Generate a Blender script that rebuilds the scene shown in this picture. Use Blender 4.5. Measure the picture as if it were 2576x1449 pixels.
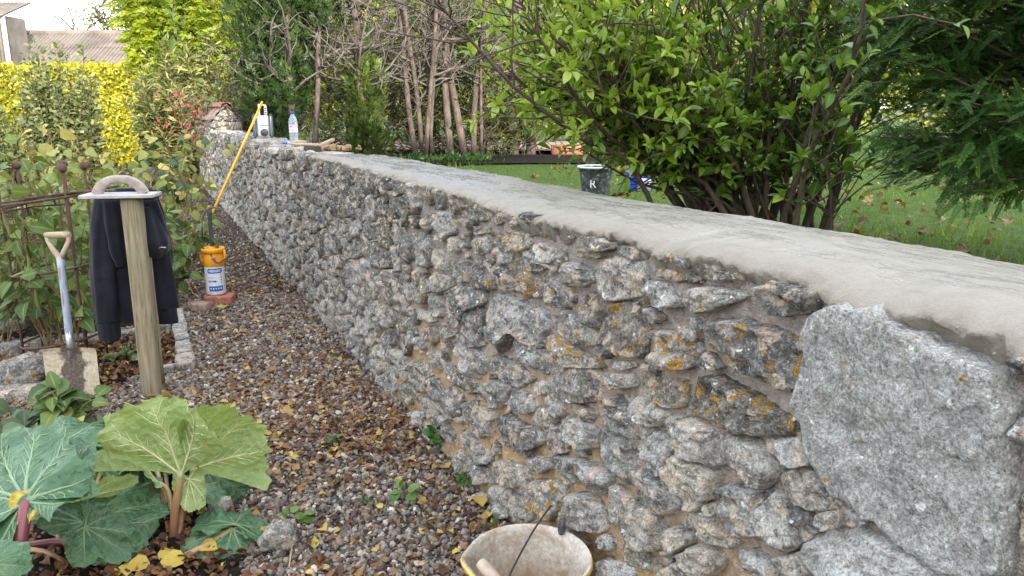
import bpy, math, random
import numpy as np
from mathutils import Matrix, Vector, Quaternion

# ------------------------------------------------------------------ clear
for o in list(bpy.data.objects):
    bpy.data.objects.remove(o, do_unlink=True)
sc = bpy.context.scene
COL = sc.collection
R = math.radians

# ------------------------------------------------------------------ camera
CAM_H, PITCH, FPX = 1.6, R(13.2), 1946.0      # focal length in pixels of a 2576 px wide frame
cam_d = bpy.data.cameras.new('camera')
cam_d.sensor_width = 36.0
cam_d.lens = 36.0 * FPX / 2576.0
cam_d.clip_start, cam_d.clip_end = 0.05, 1500.0
cam = bpy.data.objects.new('camera', cam_d)
COL.objects.link(cam)
cam.location = (0, 0, CAM_H)
cam.rotation_euler = (R(90) - PITCH, 0, 0)
sc.camera = cam

# ------------------------------------------------------------------ sky, sun, exposure
SUN_DIR = Vector((-0.36, 0.86, -0.255)).normalized()          # the way the light travels
sun_el = math.asin(-SUN_DIR.z)
sun_az = math.atan2(-SUN_DIR.x, -SUN_DIR.y)
world = bpy.data.worlds.new('World'); sc.world = world
world.use_nodes = True
wn = world.node_tree; wn.nodes.clear()
w_out = wn.nodes.new('ShaderNodeOutputWorld')
w_bg = wn.nodes.new('ShaderNodeBackground')
w_sky = wn.nodes.new('ShaderNodeTexSky')
w_sky.sky_type = 'NISHITA'; w_sky.sun_disc = False
w_sky.sun_elevation = sun_el; w_sky.sun_rotation = sun_az
w_sky.air_density = 1.0; w_sky.dust_density = 1.5; w_sky.ozone_density = 1.0
w_tc = wn.nodes.new('ShaderNodeTexCoord')
w_map = wn.nodes.new('ShaderNodeMapping'); w_map.inputs['Scale'].default_value = (1, 1, 2.6)
w_noise = wn.nodes.new('ShaderNodeTexNoise'); w_noise.inputs['Scale'].default_value = 2.6
w_noise.inputs['Detail'].default_value = 7; w_noise.inputs['Roughness'].default_value = 0.55
w_ramp = wn.nodes.new('ShaderNodeValToRGB')
w_ramp.color_ramp.elements[0].position = 0.38; w_ramp.color_ramp.elements[0].color = (0, 0, 0, 1)
w_ramp.color_ramp.elements[1].position = 0.60; w_ramp.color_ramp.elements[1].color = (1, 1, 1, 1)
w_cl = wn.nodes.new('ShaderNodeValToRGB')                      # cloud: grey bellies to white tops
w_cl.color_ramp.elements[0].position = 0.45; w_cl.color_ramp.elements[0].color = (9.0, 9.0, 9.2, 1)
w_cl.color_ramp.elements[1].position = 0.75; w_cl.color_ramp.elements[1].color = (6.0, 6.2, 6.6, 1)
w_mix = wn.nodes.new('ShaderNodeMix'); w_mix.data_type = 'RGBA'
L = wn.links.new
L(w_tc.outputs['Generated'], w_map.inputs['Vector']); L(w_map.outputs[0], w_noise.inputs['Vector'])
L(w_noise.outputs[0], w_ramp.inputs[0]); L(w_noise.outputs[0], w_cl.inputs[0])
L(w_ramp.outputs[0], w_mix.inputs[0]); L(w_sky.outputs[0], w_mix.inputs[6]); L(w_cl.outputs[0], w_mix.inputs[7])
L(w_mix.outputs[2], w_bg.inputs[0]); w_bg.inputs[1].default_value = 0.14
L(w_bg.outputs[0], w_out.inputs[0])
sun_d = bpy.data.lights.new('sun', 'SUN'); sun_d.energy = 2.6; sun_d.angle = R(0.6); sun_d.color = (1.0, 0.93, 0.80)
sun = bpy.data.objects.new('sun', sun_d); COL.objects.link(sun)
sun.rotation_euler = SUN_DIR.to_track_quat('-Z', 'Y').to_euler()
sc.view_settings.view_transform = 'Standard'; sc.view_settings.look = 'None'
sc.view_settings.gamma = 1.0; sc.view_settings.use_curve_mapping = False
sc.view_settings.exposure = 2.05
sc.render.engine = 'CYCLES'
sc.cycles.max_bounces = 6; sc.cycles.transparent_max_bounces = 12
sc.cycles.use_denoising = True

# ------------------------------------------------------------------ where a picture point lies in the place
def ray(px, py):
    x = (px - 1288.0) / FPX; y = (724.5 - py) / FPX
    return np.array([x, math.cos(PITCH) + y * math.sin(PITCH), -math.sin(PITCH) + y * math.cos(PITCH)])
def G(px, py, z=0.0):
    d = ray(px, py); t = (z - CAM_H) / d[2]
    return np.array([d[0] * t, d[1] * t, z])
def AT(px, py, Y):
    d = ray(px, py); t = Y / d[1]
    return np.array([d[0] * t, Y, CAM_H + d[2] * t])
P0 = np.array([-0.079, 2.90]); WD = np.array([-0.4300, 0.9028]); WN = np.array([0.9028, 0.4300])
def UVZ(u, v, z):
    u, v, z = np.broadcast_arrays(np.asarray(u, float), np.asarray(v, float), np.asarray(z, float))
    return np.stack([P0[0] + u * WD[0] + v * WN[0], P0[1] + u * WD[1] + v * WN[1], z], -1)
def WALL(px, py, v=0.0):
    d = ray(px, py); t = (WN @ P0 + v) / (WN @ d[:2])
    p = d[:2] * t
    return float(WD @ (p - P0)), float(CAM_H + d[2] * t)

# ------------------------------------------------------------------ noise
def _h(ix, iy, iz, s):
    h = (ix.astype(np.int64) * 374761393 + iy.astype(np.int64) * 668265263 + iz.astype(np.int64) * 2147483647 + s * 1274126177) & 0xFFFFFFFF
    h = ((h ^ (h >> 13)) * 1274126177) & 0xFFFFFFFF
    h = ((h ^ (h >> 16)) * 2246822519) & 0xFFFFFFFF
    return ((h ^ (h >> 15)) & 0xFFFFFF) / float(0xFFFFFF)
def vnoise(P, s=0):
    P = np.asarray(P, float); f = np.floor(P); t = P - f; t = t * t * (3 - 2 * t)
    i = f.astype(np.int64); r = 0
    for dx in (0, 1):
        wx = t[..., 0] if dx else 1 - t[..., 0]
        for dy in (0, 1):
            wy = t[..., 1] if dy else 1 - t[..., 1]
            for dz in (0, 1):
                wz = t[..., 2] if dz else 1 - t[..., 2]
                r = r + wx * wy * wz * _h(i[..., 0] + dx, i[..., 1] + dy, i[..., 2] + dz, s)
    return r * 2 - 1
def fbm(P, s=0, octv=3, gain=0.5):
    P = np.asarray(P, float); a, r = 1.0, 0
    for k in range(octv):
        r = r + a * vnoise(P * (2.0 ** k) + 7.3 * k, s + k); a *= gain
    return r

# ------------------------------------------------------------------ scene graph helpers
def link(o, parent=None):
    COL.objects.link(o)
    if parent is not None: o.parent = parent
    return o
def tag(o, label=None, cat=None, group=None, kind=None):
    if label: o['label'] = label
    if cat: o['category'] = cat
    if group: o['group'] = group
    if kind: o['kind'] = kind
    return o
def thing(name, label, cat, loc=(0, 0, 0), rz=0.0, group=None):
    o = bpy.data.objects.new(name, None); COL.objects.link(o)
    o.empty_display_size = 0.1
    o.location = [float(c) for c in loc]; o.rotation_euler = (0, 0, rz)
    return tag(o, label, cat, group)
def root_loc(o):
    v = Vector((0, 0, 0))
    while o is not None:
        v = v + o.location; o = o.parent
    return np.array(v)

class MB:
    """collects vertices and faces (with per-vertex values) and links them as one mesh object"""
    def __init__(s): s.v, s.f, s.a, s.n = [], [], {}, 0
    def add(s, V, F, **attrs):
        V = np.asarray(V, float).reshape(-1, 3)
        Fs = F if isinstance(F, list) and len(F) and isinstance(F[0], np.ndarray) and F[0].ndim == 2 else [np.asarray(F, np.int64)]
        for q in Fs:
            if len(q): s.f.append(np.asarray(q, np.int64) + s.n)
        for k in set(attrs) | set(s.a):
            s.a.setdefault(k, [np.zeros(s.n)] if s.n else [])
            val = attrs.get(k, 0.0)
            s.a[k].append(np.broadcast_to(np.asarray(val, float), (len(V),)).copy())
        s.v.append(V); s.n += len(V)
        return s
    def mesh(s, name, mats, smooth=True, origin=None):
        V = np.concatenate(s.v) if s.v else np.zeros((0, 3))
        if origin is not None: V = V - np.asarray(origin)
        me = bpy.data.meshes.new(name)
        me.vertices.add(len(V)); me.vertices.foreach_set('co', V.astype(np.float32).ravel())
        nl = sum(f.size for f in s.f); npoly = sum(len(f) for f in s.f)
        me.loops.add(nl); me.polygons.add(npoly)
        if npoly:
            me.loops.foreach_set('vertex_index', np.concatenate([f.ravel() for f in s.f]).astype(np.int32))
            tot = np.concatenate([np.full(len(f), f.shape[1]) for f in s.f])
            st = np.concatenate([[0], np.cumsum(tot)[:-1]])
            me.polygons.foreach_set('loop_start', st.astype(np.int32))
            me.polygons.foreach_set('loop_total', tot.astype(np.int32))
            me.polygons.foreach_set('use_smooth', np.full(npoly, bool(smooth)))
        for k, val in s.a.items():
            at = me.attributes.new(k, 'FLOAT', 'POINT')
            at.data.foreach_set('value', np.concatenate(val).astype(np.float32))
        for m in (mats if isinstance(mats, (list, tuple)) else [mats]): me.materials.append(m)
        me.update(calc_edges=True); me.validate()
        return me
    def build(s, name, mats, parent=None, smooth=True, local=False, kind=None):
        org = None if (parent is None or local) else root_loc(parent)
        o = bpy.data.objects.new(name, s.mesh(name, mats, smooth, org))
        link(o, parent)
        if kind: o['kind'] = kind
        return o

def grid_faces(nr, nc, wrap=False):
    i, j = np.meshgrid(np.arange(nr - 1), np.arange(nc if wrap else nc - 1), indexing='ij')
    j2 = (j + 1) % nc
    return np.stack([i * nc + j, i * nc + j2, (i + 1) * nc + j2, (i + 1) * nc + j], -1).reshape(-1, 4)
def tube(pts, rad, n=6, cap=True):
    P = np.asarray(pts, float); m = len(P)
    rad = np.broadcast_to(np.asarray(rad, float), (m,))
    T = np.gradient(P, axis=0); T /= np.linalg.norm(T, axis=1)[:, None] + 1e-12
    ref = np.array([0, 0, 1.0]) if abs(T[0][2]) < 0.9 else np.array([1.0, 0, 0])
    N = np.zeros_like(P); x = np.cross(T[0], ref); x /= np.linalg.norm(x); N[0] = x
    for k in range(1, m):
        x = N[k - 1] - T[k] * (N[k - 1] @ T[k]); N[k] = x / (np.linalg.norm(x) + 1e-12)
    B = np.cross(T, N); a = np.arange(n) * 2 * math.pi / n
    V = P[:, None] + rad[:, None, None] * (np.cos(a)[None, :, None] * N[:, None] + np.sin(a)[None, :, None] * B[:, None])
    V = V.reshape(-1, 3); F = [grid_faces(m, n, True)]
    if cap:
        V = np.concatenate([V, P[:1], P[-1:]]); c0, c1 = m * n, m * n + 1
        j = np.arange(n); j2 = (j + 1) % n
        F.append(np.stack([np.full(n, c0), j2, j], 1)); F.append(np.stack([np.full(n, c1), (m - 1) * n + j, (m - 1) * n + j2], 1))
    return V, F
def lathe(prof, n=32, arc=None, a0=0.0):
    pr = np.asarray(prof, float); wrap = arc is None
    a = a0 + (np.arange(n) * 2 * math.pi / n if wrap else np.linspace(0, arc, n))
    V = np.stack([pr[:, 0:1] * np.cos(a), pr[:, 0:1] * np.sin(a), np.repeat(pr[:, 1:2], n, 1)], -1).reshape(-1, 3)
    return V, [grid_faces(len(pr), n, wrap)]
def loft(rings, cap=True):
    Rg = np.asarray(rings, float); m, n = Rg.shape[:2]; V = Rg.reshape(-1, 3); F = [grid_faces(m, n, True)]
    if cap:
        V = np.concatenate([V, Rg[0].mean(0)[None], Rg[-1].mean(0)[None]]); j = np.arange(n); j2 = (j + 1) % n
        F += [np.stack([np.full(n, m * n), j2, j], 1), np.stack([np.full(n, m * n + 1), (m - 1) * n + j, (m - 1) * n + j2], 1)]
    return V, F
def cube_grid(n):
    """unit cube surface as six n x n grids, welded by position"""
    t = np.linspace(-1, 1, n + 1); a, b = np.meshgrid(t, t, indexing='ij'); o = np.ones_like(a); V = []; F = []
    f = grid_faces(n + 1, n + 1)
    for k, q in enumerate([(a, b, o), (b, a, -o), (o, a, b), (-o, b, a), (b, o, a), (a, -o, b)]):
        V.append(np.stack(q, -1).reshape(-1, 3)); F.append(f + k * (n + 1) ** 2)
    V = np.concatenate(V); F = np.concatenate(F)
    key, inv = np.unique(np.round(V * 1000).astype(int), axis=0, return_inverse=True)
    return key / 1000.0, inv.reshape(-1)[F]
_CG = {n: cube_grid(n) for n in (1, 3, 4, 6, 10)}
def slab(size, seed=0, rough=0.0, bevel=0.006, n=6, freq=9.0):
    """block with worn edges: size is the full extent"""
    V, F = _CG[n]; h = np.asarray(size, float) / 2
    q = V * h; lim = np.maximum(h - bevel, 1e-4); c = np.clip(q, -lim, lim); d = q - c
    l = np.linalg.norm(d, axis=1)[:, None]; q = np.where(l > 1e-9, c + d / np.maximum(l, 1e-9) * bevel, q)
    if rough:
        nn = V / np.linalg.norm(V, axis=1)[:, None]
        q = q + nn * (fbm(q * freq + seed * 13.7, seed, 3) * rough)[:, None]
    return q, F
def rock(size, seed=0, n=10, rough=0.16, sq=0.55):
    V, F = _CG[n]; s = V / np.linalg.norm(V, axis=1)[:, None]; q = s * (1 - sq) + V * sq * 0.85
    rg = np.random.default_rng(seed)
    for _ in range(7):                                        # chop flat facets
        d = rg.normal(size=3); d /= np.linalg.norm(d); k = rg.uniform(0.62, 0.9)
        ex = np.maximum(q @ d - k, 0); q = q - ex[:, None] * d * 0.85
    q = q + s * (fbm(q * 2.3 + seed * 5.1, seed, 4) * rough)[:, None]
    return q * np.asarray(size) / 2, F
def rotz(V, a): c, s = math.cos(a), math.sin(a); return V @ np.array([[c, s, 0], [-s, c, 0], [0, 0, 1.0]])
def rotx(V, a): c, s = math.cos(a), math.sin(a); return V @ np.array([[1.0, 0, 0], [0, c, s], [0, -s, c]])
def roty(V, a): c, s = math.cos(a), math.sin(a); return V @ np.array([[c, 0, -s], [0, 1.0, 0], [s, 0, c]])

# leaves: unit length along +y, across x, face +z
def leaf_tpl(width, segs=5, fold=0.12, curl=0.18, tooth=0.0, peak=0.42):
    rows = []; t = np.linspace(0, 1, segs + 1)
    for k, tt in enumerate(t):
        w = width / 2 * (math.sin(math.pi * tt ** (math.log(0.5) / math.log(peak))) ** 0.8 if 0 < tt < 1 else 0.02)
        if tooth and 0 < tt < 1: w *= 1 + tooth * (1 if k % 2 else -1)
        z = -curl * (tt ** 2) + 0.5 * curl * tt
        rows += [(-w, tt, z + fold * w * 1.6), (0, tt, z), (w, tt, z + fold * w * 1.6)]
    V = np.array(rows); F = []
    for k in range(segs):
        for j in (0, 1): F.append((k * 3 + j, k * 3 + j + 1, k * 3 + 4 + j, k * 3 + 3 + j))
    lx = np.tile([-1, 0, 1.0], segs + 1)
    return V, np.array(F), lx
def frames(D, Nrm):
    y = D / (np.linalg.norm(D, axis=-1, keepdims=True) + 1e-9); x = np.cross(y, Nrm); x /= np.linalg.norm(x, axis=-1, keepdims=True) + 1e-9
    return np.stack([x, y, np.cross(x, y)], -1)              # columns
def batch(mb, tpl, pos, Rm, scale, rnd):
    V, F, lx = tpl; m = len(pos)
    if m == 0: return
    scale = np.broadcast_to(np.asarray(scale, float), (m,))
    W = np.einsum('mij,nj->mni', Rm, V) * scale[:, None, None] + np.asarray(pos)[:, None]
    Fa = (F[None] + (np.arange(m) * len(V))[:, None, None]).reshape(-1, F.shape[1])
    mb.add(W.reshape(-1, 3), [Fa], rnd=np.repeat(np.broadcast_to(rnd, (m,)), len(V)), lx=np.tile(lx, m))
def leaf_meshes(name, tpl, mat, k=8, smooth=True):
    out = []
    for i in range(k):
        m = MB(); m.add(tpl[0], [tpl[1]], rnd=(i + 0.5) / k, lx=tpl[2]); out.append(m.mesh(name, mat, smooth))
    return out
def place(me, name, pos, Rm, scale, parent, label=None, cat=None, group=None):
    o = bpy.data.objects.new(name, me); COL.objects.link(o)
    off = np.zeros(3)
    if parent is not None: o.parent = parent; off = root_loc(parent)
    M = np.eye(4); M[:3, :3] = np.asarray(Rm) * scale; M[:3, 3] = np.asarray(pos) - off
    o.matrix_basis = Matrix(M.tolist())
    return tag(o, label, cat, group)
def unit(v): v = np.asarray(v, float); return v / (np.linalg.norm(v, axis=-1, keepdims=True) + 1e-9)
def rdir(rg, n): return unit(rg.normal(size=(n, 3)))
def wig(p0, d, length, n, amp, rg, up=0.0):
    """a wandering twig: n+1 points"""
    p = np.array(p0, float); d = unit(d); out = [p.copy()]
    for k in range(n):
        d = unit(d + rg.normal(size=3) * amp + np.array([0, 0, up])); p = p + d * length / n; out.append(p.copy())
    return np.array(out)

def lettering(s, size, mat, parent, basis, align='CENTER', bold=0.0, ext=0.0004):
    """flat print: letters turned into one mesh"""
    cu = bpy.data.curves.new('lettering', 'FONT'); cu.body = s; cu.size = size; cu.align_x = align; cu.align_y = 'CENTER'; cu.extrude = ext; cu.offset = bold; cu.resolution_u = 3
    tmp = bpy.data.objects.new('lettering', cu); me = bpy.data.meshes.new_from_object(tmp); bpy.data.objects.remove(tmp); bpy.data.curves.remove(cu)
    me.materials.clear(); me.materials.append(mat); o = bpy.data.objects.new('lettering', me); link(o, parent); o.matrix_basis = basis; return o
def smooth_path(P, n=60):
    P = np.asarray(P, float); t = np.linspace(0, len(P) - 1, n); out = []
    for x in t:
        i = min(int(x), len(P) - 2); f = x - i; p0, p1, p2, p3 = P[max(i - 1, 0)], P[i], P[i + 1], P[min(i + 2, len(P) - 1)]; out.append(0.5 * ((2 * p1) + (-p0 + p2) * f + (2 * p0 - 5 * p1 + 4 * p2 - p3) * f * f + (-p0 + 3 * p1 - 3 * p2 + p3) * f ** 3))
    return np.array(out)
# ------------------------------------------------------------------ materials
class NT:
    def __init__(s, name):
        s.m = bpy.data.materials.new(name); s.m.use_nodes = True
        s.t = s.m.node_tree; s.t.nodes.clear()
        s.out = s.t.nodes.new('ShaderNodeOutputMaterial'); s.b = s.t.nodes.new('ShaderNodeBsdfPrincipled')
        s.t.links.new(s.b.outputs[0], s.out.inputs[0]); s._tc = None
    def n(s, t, **kw):
        x = s.t.nodes.new(t)
        for k, v in kw.items(): setattr(x, k, v)
        return x
    def l(s, a, b): s.t.links.new(a, b)
    def put(s, sock, v):
        if hasattr(v, 'links'): s.l(v, sock)
        else:
            try: sock.default_value = v
            except Exception: sock.default_value = (*v, 1.0)
    def tc(s, kind='Object'):
        if s._tc is None: s._tc = s.n('ShaderNodeTexCoord')
        return s._tc.outputs[kind]
    def attr(s, name): return s.n('ShaderNodeAttribute', attribute_name=name).outputs['Fac']
    def rnd_obj(s): return s.n('ShaderNodeObjectInfo').outputs['Random']
    def math(s, op, a, b=0.0, clamp=False):
        x = s.n('ShaderNodeMath', operation=op); x.use_clamp = clamp; s.put(x.inputs[0], a); s.put(x.inputs[1], b); return x.outputs[0]
    def vadd(s, vec, val):
        x = s.n('ShaderNodeVectorMath', operation='ADD'); s.put(x.inputs[0], vec); s.put(x.inputs[1], val); return x.outputs[0]
    def vmul(s, vec, k):
        x = s.n('ShaderNodeVectorMath', operation='MULTIPLY'); s.put(x.inputs[0], vec); s.put(x.inputs[1], k); return x.outputs[0]
    def noise(s, scale, detail=4, rough=0.55, vec=None, dist=0.0):
        x = s.n('ShaderNodeTexNoise'); x.inputs['Scale'].default_value = scale; x.inputs['Detail'].default_value = detail
        x.inputs['Roughness'].default_value = rough; x.inputs['Distortion'].default_value = dist
        s.l(vec if vec is not None else s.tc(), x.inputs['Vector']); return x.outputs[0]
    def voro(s, scale, vec=None, out='Distance', feature='F1'):
        x = s.n('ShaderNodeTexVoronoi', feature=feature); x.inputs['Scale'].default_value = scale
        s.l(vec if vec is not None else s.tc(), x.inputs['Vector']); return x.outputs[out]
    def wave(s, scale, dist=2.0, vec=None, direction='X'):
        x = s.n('ShaderNodeTexWave', bands_direction=direction); x.inputs['Scale'].default_value = scale; x.inputs['Distortion'].default_value = dist
        x.inputs['Detail'].default_value = 3; s.l(vec if vec is not None else s.tc(), x.inputs['Vector']); return x.outputs['Fac']
    def ramp(s, fac, stops, interp='LINEAR'):
        x = s.n('ShaderNodeValToRGB'); cr = x.color_ramp; cr.interpolation = interp
        while len(cr.elements) < len(stops): cr.elements.new(0.5)
        for e, (p, c) in zip(cr.elements, stops):
            e.position = p; e.color = (*c, 1) if not isinstance(c, (int, float)) else (c, c, c, 1)
        s.put(x.inputs[0], fac); return x.outputs[0]
    def mix(s, fac, a, b, blend='MIX'):
        x = s.n('ShaderNodeMix', data_type='RGBA', blend_type=blend)
        s.put(x.inputs[0], fac); s.put(x.inputs[6], a); s.put(x.inputs[7], b); return x.outputs[2]
    def bump(s, h, strength=0.5, dist=0.01):
        x = s.n('ShaderNodeBump'); x.inputs['Strength'].default_value = strength; x.inputs['Distance'].default_value = dist
        s.l(h, x.inputs['Height']); s.l(x.outputs[0], s.b.inputs['Normal']); return x.outputs[0]
    def base(s, c): s.put(s.b.inputs['Base Color'], c); return s
    def rough(s, v): s.put(s.b.inputs['Roughness'], v); return s
    def spec(s, v): s.b.inputs['Specular IOR Level'].default_value = v; return s
    def metal(s, v): s.b.inputs['Metallic'].default_value = v; return s

def plain(name, col, rough=0.6, var=0.25, scale=18, bump=0.0, metal=0.0, spec=0.4):
    a = NT(name); n = a.noise(scale, 5)
    c = np.array(col); a.base(a.ramp(n, [(0.3, tuple(c * (1 - var))), (0.7, tuple(np.minimum(c * (1 + var), 0.9)))])).rough(rough).spec(spec).metal(metal)
    if bump: a.bump(a.noise(scale * 3, 4), bump, 0.004)
    return a.m

def leafy(name, stops, transl=0.35, rough=0.45, rib=None, spec=0.4, mottle=0.25, rib_w=0.16):
    a = NT(name); r = a.attr('rnd'); c = a.ramp(r, stops)
    nz = a.noise(28, 3); c = a.mix(mottle, c, a.mix(1.0, c, a.ramp(nz, [(0.35, 0.55), (0.65, 1.0)]), 'MULTIPLY'))
    if rib is not None:
        f = a.ramp(a.math('ABSOLUTE', a.attr('lx')), [(0.0, 1.0), (rib_w, 0.0)]); c = a.mix(a.math('MULTIPLY', f, 0.7), c, rib)
    a.base(c).rough(rough).spec(spec)
    t = a.n('ShaderNodeBsdfTranslucent'); a.l(a.mix(1.0, c, (1.0, 1.0, 0.55), 'MULTIPLY'), t.inputs[0])
    mx = a.n('ShaderNodeMixShader'); mx.inputs[0].default_value = transl
    a.l(a.b.outputs[0], mx.inputs[1]); a.l(t.outputs[0], mx.inputs[2]); a.l(mx.outputs[0], a.out.inputs[0])
    return a.m

def stone_mat(name, bias=0.0):
    a = NT(name); r = a.attr('rnd'); tone = a.attr('tone'); lich = a.attr('lich')
    cv = a.n('ShaderNodeCombineXYZ'); a.l(a.math('MULTIPLY', r, 37.0), cv.inputs[0]); a.l(a.math('MULTIPLY', r, 91.0), cv.inputs[1])
    v = a.vadd(a.tc(), cv.outputs[0])
    n1 = a.noise(11, 6, 0.6, v, 0.4); n2 = a.noise(75, 6, 0.72, v); n3 = a.noise(230, 3, 0.6, v); n4 = a.noise(26, 5, 0.65, v)
    n1 = a.math('ADD', n1, a.math('MULTIPLY', a.math('SUBTRACT', 0.5, n1), a.math('MULTIPLY', a.attr('clean'), 0.6)))
    f = a.math('ADD', a.math('MULTIPLY', n1, 0.8), a.math('MULTIPLY', a.math('SUBTRACT', tone, 0.5), 0.62))
    c = a.ramp(f, [(0.18, (0.07, 0.067, 0.062)), (0.32, (0.165, 0.16, 0.15)), (0.47, (0.32, 0.312, 0.294)), (0.66, (0.47, 0.458, 0.43))])
    hue = a.ramp(a.math('FRACT', a.math('MULTIPLY', r, 7.31)), [(0.0, (1.0, 0.95, 0.86)), (0.35, (0.97, 0.99, 1.0)), (0.7, (1.0, 0.95, 0.90)), (1.0, (1.02, 0.93, 0.76))])
    c = a.mix(1.0, c, hue, 'MULTIPLY')
    c = a.mix(a.math('MULTIPLY', a.ramp(n4, [(0.50, 0.0), (0.60, 1.0)]), a.math('SUBTRACT', 0.68, a.math('MULTIPLY', a.attr('clean'), 0.35))), c, (0.075, 0.073, 0.07))       # dark crust
    c = a.mix(a.math('MULTIPLY', a.ramp(n2, [(0.50, 0.0), (0.60, 1.0)]), a.math('ADD', a.math('MULTIPLY', tone, 0.75), 0.12)), c, (0.50, 0.515, 0.51))   # pale crust lichen
    c = a.mix(a.math('MULTIPLY', a.ramp(n2, [(0.34, 1.0), (0.43, 0.0)]), 0.7), c, (0.035, 0.034, 0.032))
    big = a.noise(17, 4, 0.55, a.vadd(v, (3.3, 9.1, 1.7)))
    c = a.mix(a.math('MULTIPLY', a.ramp(big, [(0.55, 0.0), (0.59, 1.0)]), a.math('MULTIPLY', a.ramp(n2, [(0.3, 0.5), (0.5, 1.0)]), a.math('SUBTRACT', 0.7, a.math('MULTIPLY', a.attr('clean'), 0.6)))), c, (0.50, 0.41, 0.32))   # mortar smears
    w = a.noise(38, 3, 0.5, a.vadd(v, (1.2, 4.4, 8.8)))
    c = a.mix(a.ramp(w, [(0.67, 0.0), (0.69, 1.0)]), c, (0.58, 0.59, 0.57))                                   # white rosettes
    och = a.noise(31, 3, 0.55, a.vadd(v, (7.7, 2.2, 5.1)), 0.4)
    of = a.ramp(a.math('ADD', och, a.math('MULTIPLY', lich, 0.10)), [(0.70, 0.0), (0.725, 1.0)])
    oc = a.ramp(n3, [(0.3, (0.16, 0.085, 0.015)), (0.55, (0.36, 0.20, 0.028)), (0.75, (0.42, 0.30, 0.06))])
    c = a.mix(a.math('MULTIPLY', of, a.ramp(n3, [(0.25, 0.55), (0.5, 0.95)])), c, oc)
    gr = a.noise(170, 4, 0.75, a.vadd(v, (2.2, 6.1, 3.7)))
    c = a.mix(1.0, c, a.ramp(gr, [(0.33, 0.42), (0.48, 0.95), (0.66, 1.45)]), 'MULTIPLY')
    a.base(c).rough(0.93).spec(0.2)
    h = a.math('ADD', a.math('MULTIPLY', n2, 0.7), a.math('ADD', a.math('MULTIPLY', n4, 0.9), a.math('MULTIPLY', n3, 0.3)))
    a.bump(h, 0.85, 0.016)
    return a.m
M = {}
M['stone'] = stone_mat('weathered_stone')
def m_core():
    a = NT('lime_mortar'); n = a.noise(5, 5); n2 = a.noise(60, 5, 0.65); z = a.n('ShaderNodeSeparateXYZ'); a.l(a.tc(), z.inputs[0])
    hi = a.math('ADD', z.outputs[2], a.math('MULTIPLY', a.math('SUBTRACT', n, 0.5), 0.7))
    c = a.ramp(hi, [(0.42, (0.50, 0.35, 0.20)), (0.65, (0.44, 0.35, 0.27)), (0.95, (0.36, 0.315, 0.285))])
    c = a.mix(1.0, c, a.ramp(n2, [(0.3, 0.55), (0.65, 1.0)]), 'MULTIPLY'); a.base(c).rough(0.95).spec(0.1)
    a.bump(a.math('ADD', n2, a.noise(190, 3)), 0.9, 0.012); return a.m
M['core'] = m_core()
def m_cap():
    a = NT('fresh_mortar'); cb = a.n('ShaderNodeCombineXYZ'); a.l(a.attr('cu'), cb.inputs[0]); a.l(a.attr('cv'), cb.inputs[1])
    st = a.vmul(cb.outputs[0], (1.6, 7.0, 1.0)); n = a.noise(2.0, 5, 0.55, st, 1.0); n2 = a.noise(5.5, 6, 0.62, st, 1.6); n3 = a.noise(260, 3); n4 = a.noise(18, 5, 0.6)
    edge = a.attr('edge')
    c = a.ramp(a.math('ADD', a.math('MULTIPLY', n, 0.6), a.math('MULTIPLY', n2, 0.4)), [(0.34, (0.175, 0.176, 0.174)), (0.50, (0.212, 0.209, 0.199)), (0.66, (0.245, 0.236, 0.213))])
    c = a.mix(a.math('MULTIPLY', a.ramp(a.math('ADD', a.math('MULTIPLY', a.attr('cu'), 0.25), a.math('MULTIPLY', n, 0.6)), [(-0.0, 1.0), (0.55, 0.0)]), 0.75), c, (0.275, 0.252, 0.208))
    c = a.mix(edge, c, (0.25, 0.225, 0.18)); c = a.mix(0.3, c, a.mix(1.0, c, a.ramp(n3, [(0.35, 0.5), (0.6, 1.0)]), 'MULTIPLY'))
    c = a.mix(0.35, c, a.mix(1.0, c, a.ramp(n4, [(0.35, 0.8), (0.6, 1.0)]), 'MULTIPLY'))
    a.base(c).spec(0.55)
    a.rough(a.math('ADD', a.ramp(a.math('ADD', a.math('MULTIPLY', n2, 0.5), a.math('MULTIPLY', n, 0.5)), [(0.42, 0.16), (0.60, 0.52)]), a.math('MULTIPLY', edge, 0.35)))
    a.bump(a.math('ADD', a.math('MULTIPLY', n2, 0.8), a.math('ADD', a.math('MULTIPLY', n3, 0.12), a.math('MULTIPLY', a.math('MULTIPLY', edge, a.noise(95, 5, 0.7)), 3.0))), 0.5, 0.010)
    return a.m
M['cap'] = m_cap()
def m_pebble():
    a = NT('pebble'); r = a.attr('rnd'); n = a.noise(70, 4)
    c = a.ramp(r, [(0.0, (0.05, 0.046, 0.043)), (0.25, (0.12, 0.10, 0.082)), (0.42, (0.21, 0.178, 0.145)), (0.55, (0.19, 0.14, 0.108)), (0.68, (0.32, 0.27, 0.225)), (0.8, (0.15, 0.148, 0.146)), (0.91, (0.36, 0.31, 0.25)), (1.0, (0.60, 0.55, 0.48))])
    c = a.mix(0.5, c, a.mix(1.0, c, a.ramp(n, [(0.3, 0.5), (0.65, 1.0)]), 'MULTIPLY')); a.base(c).rough(0.75).spec(0.3); a.bump(n, 0.3, 0.004); return a.m
M['pebble'] = m_pebble()
def m_ground(name, stops, scale=14, bump=0.8):
    a = NT(name); n = a.noise(scale, 6, 0.6); n2 = a.noise(scale * 9, 4); c = a.ramp(n, stops)
    c = a.mix(0.6, c, a.mix(1.0, c, a.ramp(n2, [(0.35, 0.35), (0.6, 1.0)]), 'MULTIPLY')); a.base(c).rough(0.95).spec(0.15)
    a.bump(a.math('ADD', n, n2), bump, 0.03); return a.m
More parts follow.
